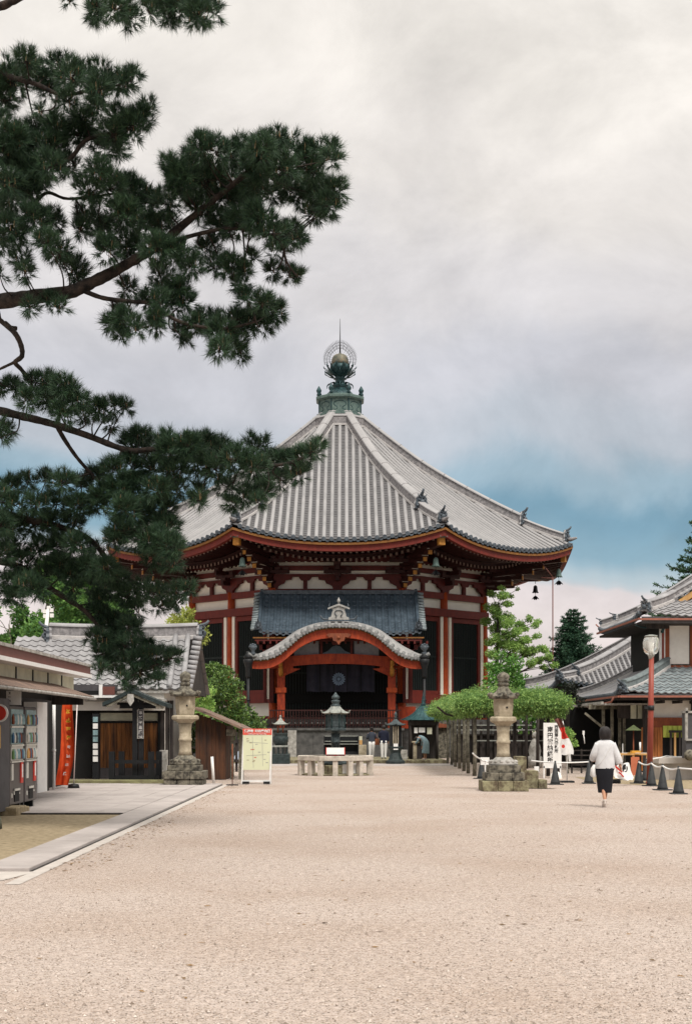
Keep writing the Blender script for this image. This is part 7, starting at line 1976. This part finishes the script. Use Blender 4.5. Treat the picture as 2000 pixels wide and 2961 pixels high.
def skin_body(name, T, J, mats, parent):
    """J: {joint: (x,y,z,r)}; E: bones. One continuous skinned surface incl. five-fingered hands."""
    V = []; idx = {}; rad = []; E = []
    def jt(k, p, r):
        idx[k] = len(V); V.append(T @ Vector(p)); rad.append(r)
    sc_ = T.to_scale()[0]
    order = ['pelvis','waist','chest','neck0','neck1','head0','head1','head2']
    for k in order: jt(k, J[k][:3], J[k][3])
    E += [(idx[a], idx[c_]) for a, c_ in zip(order[:-1], order[1:])]
    jt('nose', (J['head1'][0], J['head1'][1]+J['head1'][3]*1.08, J['head1'][2]-.025), .016); E.append((idx['head1'], idx['nose']))
    for s in 'LR':
        ch = ['chest']
        for k in ('sh','el','wr','palm'): jt(k+s, J[k+s][:3], J[k+s][3]); E.append((idx[ch[-1]], idx[k+s])); ch.append(k+s)
        w_ = Vector(J['wr'+s][:3]); p = Vector(J['palm'+s][:3]); d_ = (p-w_).normalized(); sd = Vector((0,1,0)) if abs(d_.y) < .8 else Vector((1,0,0))
        sd = (sd-d_*sd.dot(d_)).normalized(); cl = d_.cross(sd)
        for f_, (off, l1, l2) in enumerate(((-.028,.036,.028),(-.010,.041,.032),(.009,.039,.030),(.027,.031,.024))):
            k1, k2 = 'f%d%s' % (f_, s), 'g%d%s' % (f_, s)
            a_ = p+sd*off+d_*l1; jt(k1, a_, .0088); E.append((idx['palm'+s], idx[k1])); jt(k2, a_+d_*l2*.8+cl*l2*.5*(1 if s == 'L' else -1), .0075); E.append((idx[k1], idx[k2]))
        a_ = w_.lerp(p, .5)+sd*-.045; jt('th'+s, a_, .010); E.append((idx['wr'+s], idx['th'+s])); jt('ti'+s, a_+d_*.035+sd*-.008, .0085); E.append((idx['th'+s], idx['ti'+s]))
        ch = ['pelvis']
        for k in ('hip','kn','an','toe'): jt(k+s, J[k+s][:3], J[k+s][3]); E.append((idx[ch[-1]], idx[k+s])); ch.append(k+s)
    me = bpy.data.meshes.new('b'); me.from_pydata([tuple(v) for v in V], E, []); ob = bpy.data.objects.new('b', me); COL.objects.link(ob)
    md = ob.modifiers.new('s','SKIN'); md.use_smooth_shade = True
    for i, sv in enumerate(me.skin_vertices[0].data): sv.radius = (rad[i]*sc_, rad[i]*sc_); sv.use_root = (i == 0)
    ob.modifiers.new('u','SUBSURF').levels = 1
    dg = bpy.context.evaluated_depsgraph_get(); m2 = bpy.data.meshes.new_from_object(ob.evaluated_get(dg))
    bpy.data.objects.remove(ob)
    off = ORG[parent.name]
    for v in m2.vertices: v.co -= off
    m2.materials.clear()
    for q in mats: m2.materials.append(M[q])
    o = bpy.data.objects.new(name, m2); COL.objects.link(o); o.parent = parent; ORG[o.name] = off
    return o
def std(arm=0, **kw):
    J = dict(pelvis=(0,0,.90,.12), waist=(0,0,1.02,.115), chest=(0,0,1.24,.125), neck0=(0,0,1.36,.06), neck1=(0,.005,1.42,.048), head0=(0,.01,1.48,.075), head1=(0,.012,1.54,.088), head2=(0,.008,1.60,.066),
      shL=(-.16,0,1.31,.052), elL=(-.21,-.01,1.06,.038), wrL=(-.22,.04,.84,.026), palmL=(-.22,.05,.77,.030),
      shR=(.16,0,1.31,.052), elR=(.21,-.01,1.06,.038), wrR=(.22,.04,.84,.026), palmR=(.22,.05,.77,.030),
      hipL=(-.085,0,.84,.085), knL=(-.08,.01,.46,.052), anL=(-.07,-.01,.09,.036), toeL=(-.075,.13,.04,.034),
      hipR=(.085,0,.84,.085), knR=(.08,.01,.46,.052), anR=(.07,-.01,.09,.036), toeR=(.075,.13,.04,.034))
    J.update(kw); return J
def loft(b, T, secs, n=20, mi=0, wob=0., seed=0, close=True):
    rg = random.Random(seed); T0 = b.T; b.T = T; vs = []
    ph = [rg.uniform(0,6) for _ in range(4)]
    for j, (cx_, cy_, z_, rx, ry) in enumerate(secs):
        for i in range(n):
            a = 2*PI*i/n; w_ = 1+wob*(math.sin(3*a+ph[0]+j*.5)+.6*math.sin(7*a+ph[1]+j*.9))
            vs.append((cx_+math.cos(a)*rx*w_, cy_+math.sin(a)*ry*w_, z_))
    m = len(secs); fs = [(j*n+i, j*n+(i+1)%n, (j+1)*n+(i+1)%n, (j+1)*n+i) for j in range(m-1) for i in range(n)]
    if close: fs += [tuple((m-1)*n+i for i in range(n))]
    b.add(vs, fs, mi, True); b.T = T0
def ears(b, T, J):
    h = J['head1']; T0 = b.T; b.T = T
    for s in (-1,1): b.ball((h[0]+s*.088, h[1], h[2]-.01), .02, 8, 6, sx=.5)
    b.T = T0
def face(T, J, body):
    h = J['head1']; b = MB(); b.T = T
    for s in (-1,1): b.ball((h[0]+s*.032, h[1]+.082, h[2]+.0), .010, 8, 5)
    b.box(h[0]-.022, h[0]+.022, h[1]+.086, h[1]+.094, h[2]-.060, h[2]-.052); b.build('face', 'hair', body)
def person(lab, base, h, rz=0.):
    t = thing('person', lab, 'person', base)
    T = Matrix.Translation(base) @ Matrix.Rotation(rz,4,'Z') @ Matrix.Scale(h/1.66,4)
    return t, T

# --- the walking woman seen from behind
d = GY(2334); base = Vector((PX(1748,d), d, 0))
t, T = person('woman with bobbed black hair in a pale grey top and black skirt walking away', base, 1.60)
J = std(anL=(-.03,-.16,.14,.034), toeL=(-.035,-.06,.045,.030), knL=(-.06,-.02,.47,.052), knR=(.045,.06,.47,.052), anR=(.01,.12,.09,.034), toeR=(.015,.25,.045,.030), hipL=(-.08,0,.85,.085), hipR=(.08,0,.85,.085),
   elR=(.25,-.02,1.08,.040), wrR=(.31,.0,.87,.026), palmR=(.325,.01,.80,.030), elL=(-.22,.02,1.08,.040), wrL=(-.23,.16,.98,.026), palmL=(-.20,.22,.96,.030))
body = skin_body('body', T, J, ['skin'], t); b = MB(); ears(b, T, J); b.build('ear', 'skin', body); face(T, J, body)
b = MB()
loft(b, T, [(0,0,.80,.20,.135),(0,0,.83,.205,.14),(0,0,.95,.200,.14),(0,0,1.10,.195,.135),(0,0,1.22,.205,.135),(0,0,1.30,.205,.125),(0,0,1.35,.175,.105),(0,0,1.38,.12,.085),(0,0,1.405,.065,.06)], 26, 0, .012, 3)
def sleeve(b, T, a, m_, e, r0, r1, r2, mi=0):
    T0 = b.T; b.T = T; pp = path([a, m_, e], 4); n = len(pp); b.tube(pp, [r0+(r1-r0)*min(1, j/4) if j < 5 else r1+(r2-r1)*(j-4)/(n-5) for j in range(n)], 12, mi); b.T = T0
sleeve(b, T, (.13,0,1.305), (.235,-.02,1.07), (.30,0,.905), .088, .080, .074); sleeve(b, T, (-.13,0,1.305), (-.225,.01,1.09), (-.235,.13,.995), .082, .078, .066)
b.build('top', 'knit', t)
b = MB(); loft(b, T, [(.0,.02,.30,.135,.14),(0,.01,.45,.155,.135),(0,0,.70,.182,.135),(0,0,.82,.192,.132),(0,0,.90,.17,.12)], 32, 0, .035, 5); b.build('skirt', 'navy', t)
b = MB(); b.T = T
vs = []
loft(b, T, [(0,-.010,1.395,.088,.070),(0,-.012,1.42,.112,.100),(0,-.008,1.48,.121,.118),(0,-.004,1.55,.120,.120),(0,-.002,1.60,.108,.110),(0,0,1.645,.080,.085),(0,0,1.668,.035,.04)], 40, 0, .04, 7)
b.build('hair', 'hair', t)
for nm, k, rr in (('L','anL',(-.035,-.10)),('R','anR',(.012,.19))):
    b = MB(); b.T = T; x_, y_ = rr
    zt = .05 if nm == 'L' else 0
    b.lathe([(.045,0),(.048,.02),(.045,.06),(.038,.09)], 14, (x_,y_-.01,.0+zt), 0, sx=.85, sy=2.3); b.lathe([(.042,.06),(.040,.12)], 12, (x_,y_-.06,zt), 0); b.build('shoe', 'shoe', t)
b = MB(); b.T = T; b.tube(path([(.13,-.02,1.375),(.10,-.135,1.28),(0,-.15,1.10),(-.12,-.145,.93),(-.21,-.05,.84)],5), .006, 5); st_ = b.build('bag_strap', 'white_cloth', t)
b = MB(); loft(b, T, [(-.235,.02,.62,.035,.05),(-.25,.02,.66,.055,.08),(-.245,.02,.80,.050,.08),(-.22,.02,.88,.02,.04)], 14, 0, .05, 4)
bag = tag(b.build('shoulder_bag', 'white_cloth'), 'soft white bag hanging at the walking woman\'s left hip', 'bag')

# --- two visitors standing before the landing, seen from behind
def stander(px, d, h, lab, top, legs, extra=0, broad=1., zb=.15):
    t, T = person(lab, Vector((PX(px,d),d,zb)), h)
    if extra == 0: J = std(elL=(-.24,.02,1.08,.038), wrL=(-.14,.16,1.02,.026), palmL=(-.09,.19,1.04,.030), elR=(.25,.02,1.08,.038), wrR=(.16,.16,1.0,.026), palmR=(.11,.19,1.03,.030))
    else: J = std(elL=(-.22,.03,1.08,.040), wrL=(-.12,.18,1.05,.028), palmL=(-.07,.20,1.08,.030))
    body = skin_body('body', T, J, ['skin'], t); b = MB(); ears(b, T, J); b.build('ear', 'skin', body); face(T, J, body)
    b = MB(); zt = .88 if extra == 0 else .78
    loft(b, T, [(0,0,zt,.165*broad,.12),(0,0,1.0,.155*broad,.115),(0,0,1.2,.18*broad,.125),(0,0,1.31,.19*broad,.12),(0,0,1.37,.13,.09),(0,0,1.395,.06,.06)], 20, 0, .015, 2)
    for s in (-1,1):
        k = 'L' if s < 0 else 'R'; e = J['el'+k]; w_ = J['wr'+k]
        m_ = .45 if extra == 0 else .92
        sleeve(b, T, (s*.14*broad,0,1.305), e[:3], tuple(e[i]+(w_[i]-e[i])*m_ for i in range(3)), .078, .062, .05)
    b.build('top', top, t)
    b = MB()
    for s in (-1,1): loft(b, T, [(s*.075,-.0,.06,.058,.062),(s*.08,0,.25,.062,.068),(s*.085,0,.48,.075,.078),(s*.085,0,.70,.092,.10),(s*.07,0,.88,.10,.115)], 16, 0, .015, s+3)
    b.build('trousers', legs, t)
    b = MB(); loft(b, T, [(0,-.012,1.44 if extra == 0 else 1.46,.07,.05),(0,-.012,1.48,.098,.098),(0,-.006,1.54,.105,.108),(0,0,1.60,.092,.098),(0,0,1.655,.05,.055)], 20, 0, .02, 7)
    if extra == 0: b.T = T; b.ball((0,-.10,1.60), .045, 10, 7)
    b.build('hair', 'hair', t)
    b = MB(); b.T = T
    for s in (-1,1): b.lathe([(.042,0),(.045,.03),(.036,.08)], 12, (s*.075,.05,.0), 0, sx=.9, sy=2.4)
    b.build('shoe', 'iron' if extra else 'shoe', t)
    return t
stander(1074, 69.0, 1.52, 'visitor with tied-up hair in a charcoal shirt and white trousers facing the temple', 'char', 'white_cloth', 0)
stander(1109, 68.2, 1.62, 'taller visitor in a dark navy jacket and white trousers left of the bronze lantern', 'navy_sh', 'white_cloth', 1, 1.22)
d_ = 68.6; b = MB(); b.rbox((PX(1090,d_),d_,.15+.80), (.22,.10,.30), .2, taper=.8); b.tube([(PX(1086,d_),d_,1.1),(PX(1088,d_),d_,1.3),(PX(1092,d_),d_,1.1)], .01, 5); tag(b.build('shoulder_bag', 'leather'), 'brown bag between the two visitors facing the temple', 'bag')

# --- visitor bending over the stand by the pavilion
d = 65.6; base = Vector((PX(1228,d),d,.15)); t, T = person('visitor in a grey-blue dress bending forward under the teal-roofed pavilion', base, 1.50, .9)
J = std(pelvis=(0,-.06,.88,.12), waist=(0,.04,1.0,.11), chest=(0,.24,1.12,.115), neck0=(0,.38,1.13,.055), neck1=(0,.43,1.12,.046), head0=(0,.48,1.10,.072), head1=(0,.53,1.07,.084), head2=(0,.56,1.03,.06),
  shL=(-.15,.28,1.12,.05), elL=(-.18,.36,.90,.036), wrL=(-.14,.50,.82,.026), palmL=(-.12,.56,.82,.028), shR=(.15,.28,1.12,.05), elR=(.18,.30,.88,.036), wrR=(.2,.33,.66,.026), palmR=(.2,.34,.60,.028))
body = skin_body('body', T, J, ['skin'], t)
b = MB(); T0 = b.T; b.T = T
pts = path([(0,-.02,.33),(0,-.05,.60),(0,-.06,.85),(0,.05,1.03),(0,.24,1.14),(0,.36,1.15)],4)
rad = [.23-.05*min(1, j/8) if j < 9 else .18-.006*(j-8) for j in range(len(pts))]; rad[-1] = .07
b.tube(pts, rad, 20, 0, squash=.78); b.T = T0
sleeve(b, T, (.14,.27,1.12), (.18,.31,.90), (.20,.33,.72), .07, .06, .05); sleeve(b, T, (-.14,.27,1.12), (-.18,.36,.91), (-.15,.48,.84), .07, .06, .05)
b.build('dress', 'greyblue', t)
b = MB(); b.T = T; b.ball((0,.53,1.09), .10, 14, 10); b.tube([(0,.50,1.16),(0,.60,1.05),(0,.60,.97)], [.07,.085,.06], 12); b.build('hair', 'hair', t)
b = MB(); b.T = T
for s in (-1,1): b.lathe([(.040,0),(.042,.03),(.034,.07)], 12, (s*.075,.05,.0), 0, sx=.9, sy=2.3)
b.build('shoe', 'shoe', t)

# --- figure half hidden behind the map board
d = 58.0; base = Vector((PX(694,d),d,0)); t, T = person('crouching visitor in a pale blue top half hidden behind the map board', base, 1.5, -.9)
J = std(pelvis=(0,-.16,.36,.12), waist=(0,-.10,.47,.11), chest=(0,.06,.66,.11), neck0=(0,.14,.76,.055), neck1=(0,.17,.80,.046), head0=(0,.19,.86,.072), head1=(0,.21,.91,.084), head2=(0,.20,.96,.06),
  shL=(-.15,.07,.70,.05), elL=(-.2,.18,.50,.036), wrL=(-.14,.34,.48,.026), palmL=(-.11,.38,.48,.028), shR=(.15,.07,.70,.05), elR=(.2,.18,.50,.036), wrR=(.14,.34,.48,.026), palmR=(.11,.38,.48,.028),
  hipL=(-.10,-.12,.34,.085), knL=(-.14,.26,.46,.052), anL=(-.12,.06,.09,.036), toeL=(-.13,.20,.04,.03), hipR=(.10,-.12,.34,.085), knR=(.14,.26,.46,.052), anR=(.12,.06,.09,.036), toeR=(.13,.20,.04,.03))
body = skin_body('body', T, J, ['skin'], t); face(T, J, body)
b = MB(); b.T = T; pts = path([(0,-.18,.34),(0,-.12,.48),(0,.05,.66),(0,.12,.75)],4); b.tube(pts, [.17,.175,.175,.17,.17,.165,.165,.165,.165,.16,.15,.12,.07], 18, squash=.75); b.T = Matrix.Identity(4)
sleeve(b, T, (.14,.07,.70), (.2,.18,.51), (.16,.28,.49), .07, .06, .05); sleeve(b, T, (-.14,.07,.70), (-.2,.18,.51), (-.16,.28,.49), .07, .06, .05)
M['paleblue'] = mat('pale_blue_cotton', (.46,.52,.62), (.36,.42,.52), .85, 6); b.build('top', 'paleblue', t)
b = MB(); b.T = T
for s in (-1,1): b.tube(path([(s*.10,-.12,.34),(s*.14,.25,.46),(s*.12,.07,.10)],4), [.095,.09,.085,.08,.075,.07,.065,.06,.055], 12)
b.build('trousers', 'char', t)
b = MB(); loft(b, T, [(0,.17,.83,.07,.06),(0,.18,.87,.098,.098),(0,.19,.92,.103,.106),(0,.20,.98,.085,.09),(0,.20,1.02,.04,.045)], 18, 0, .02, 7); b.build('hair', 'hair', t)
b = MB(); b.T = T
for s in (-1,1): b.lathe([(.040,0),(.042,.03),(.034,.07)], 12, (s*.125,.12,.0), 0, sx=.9, sy=2.3)
b.build('shoe', 'shoe', t)
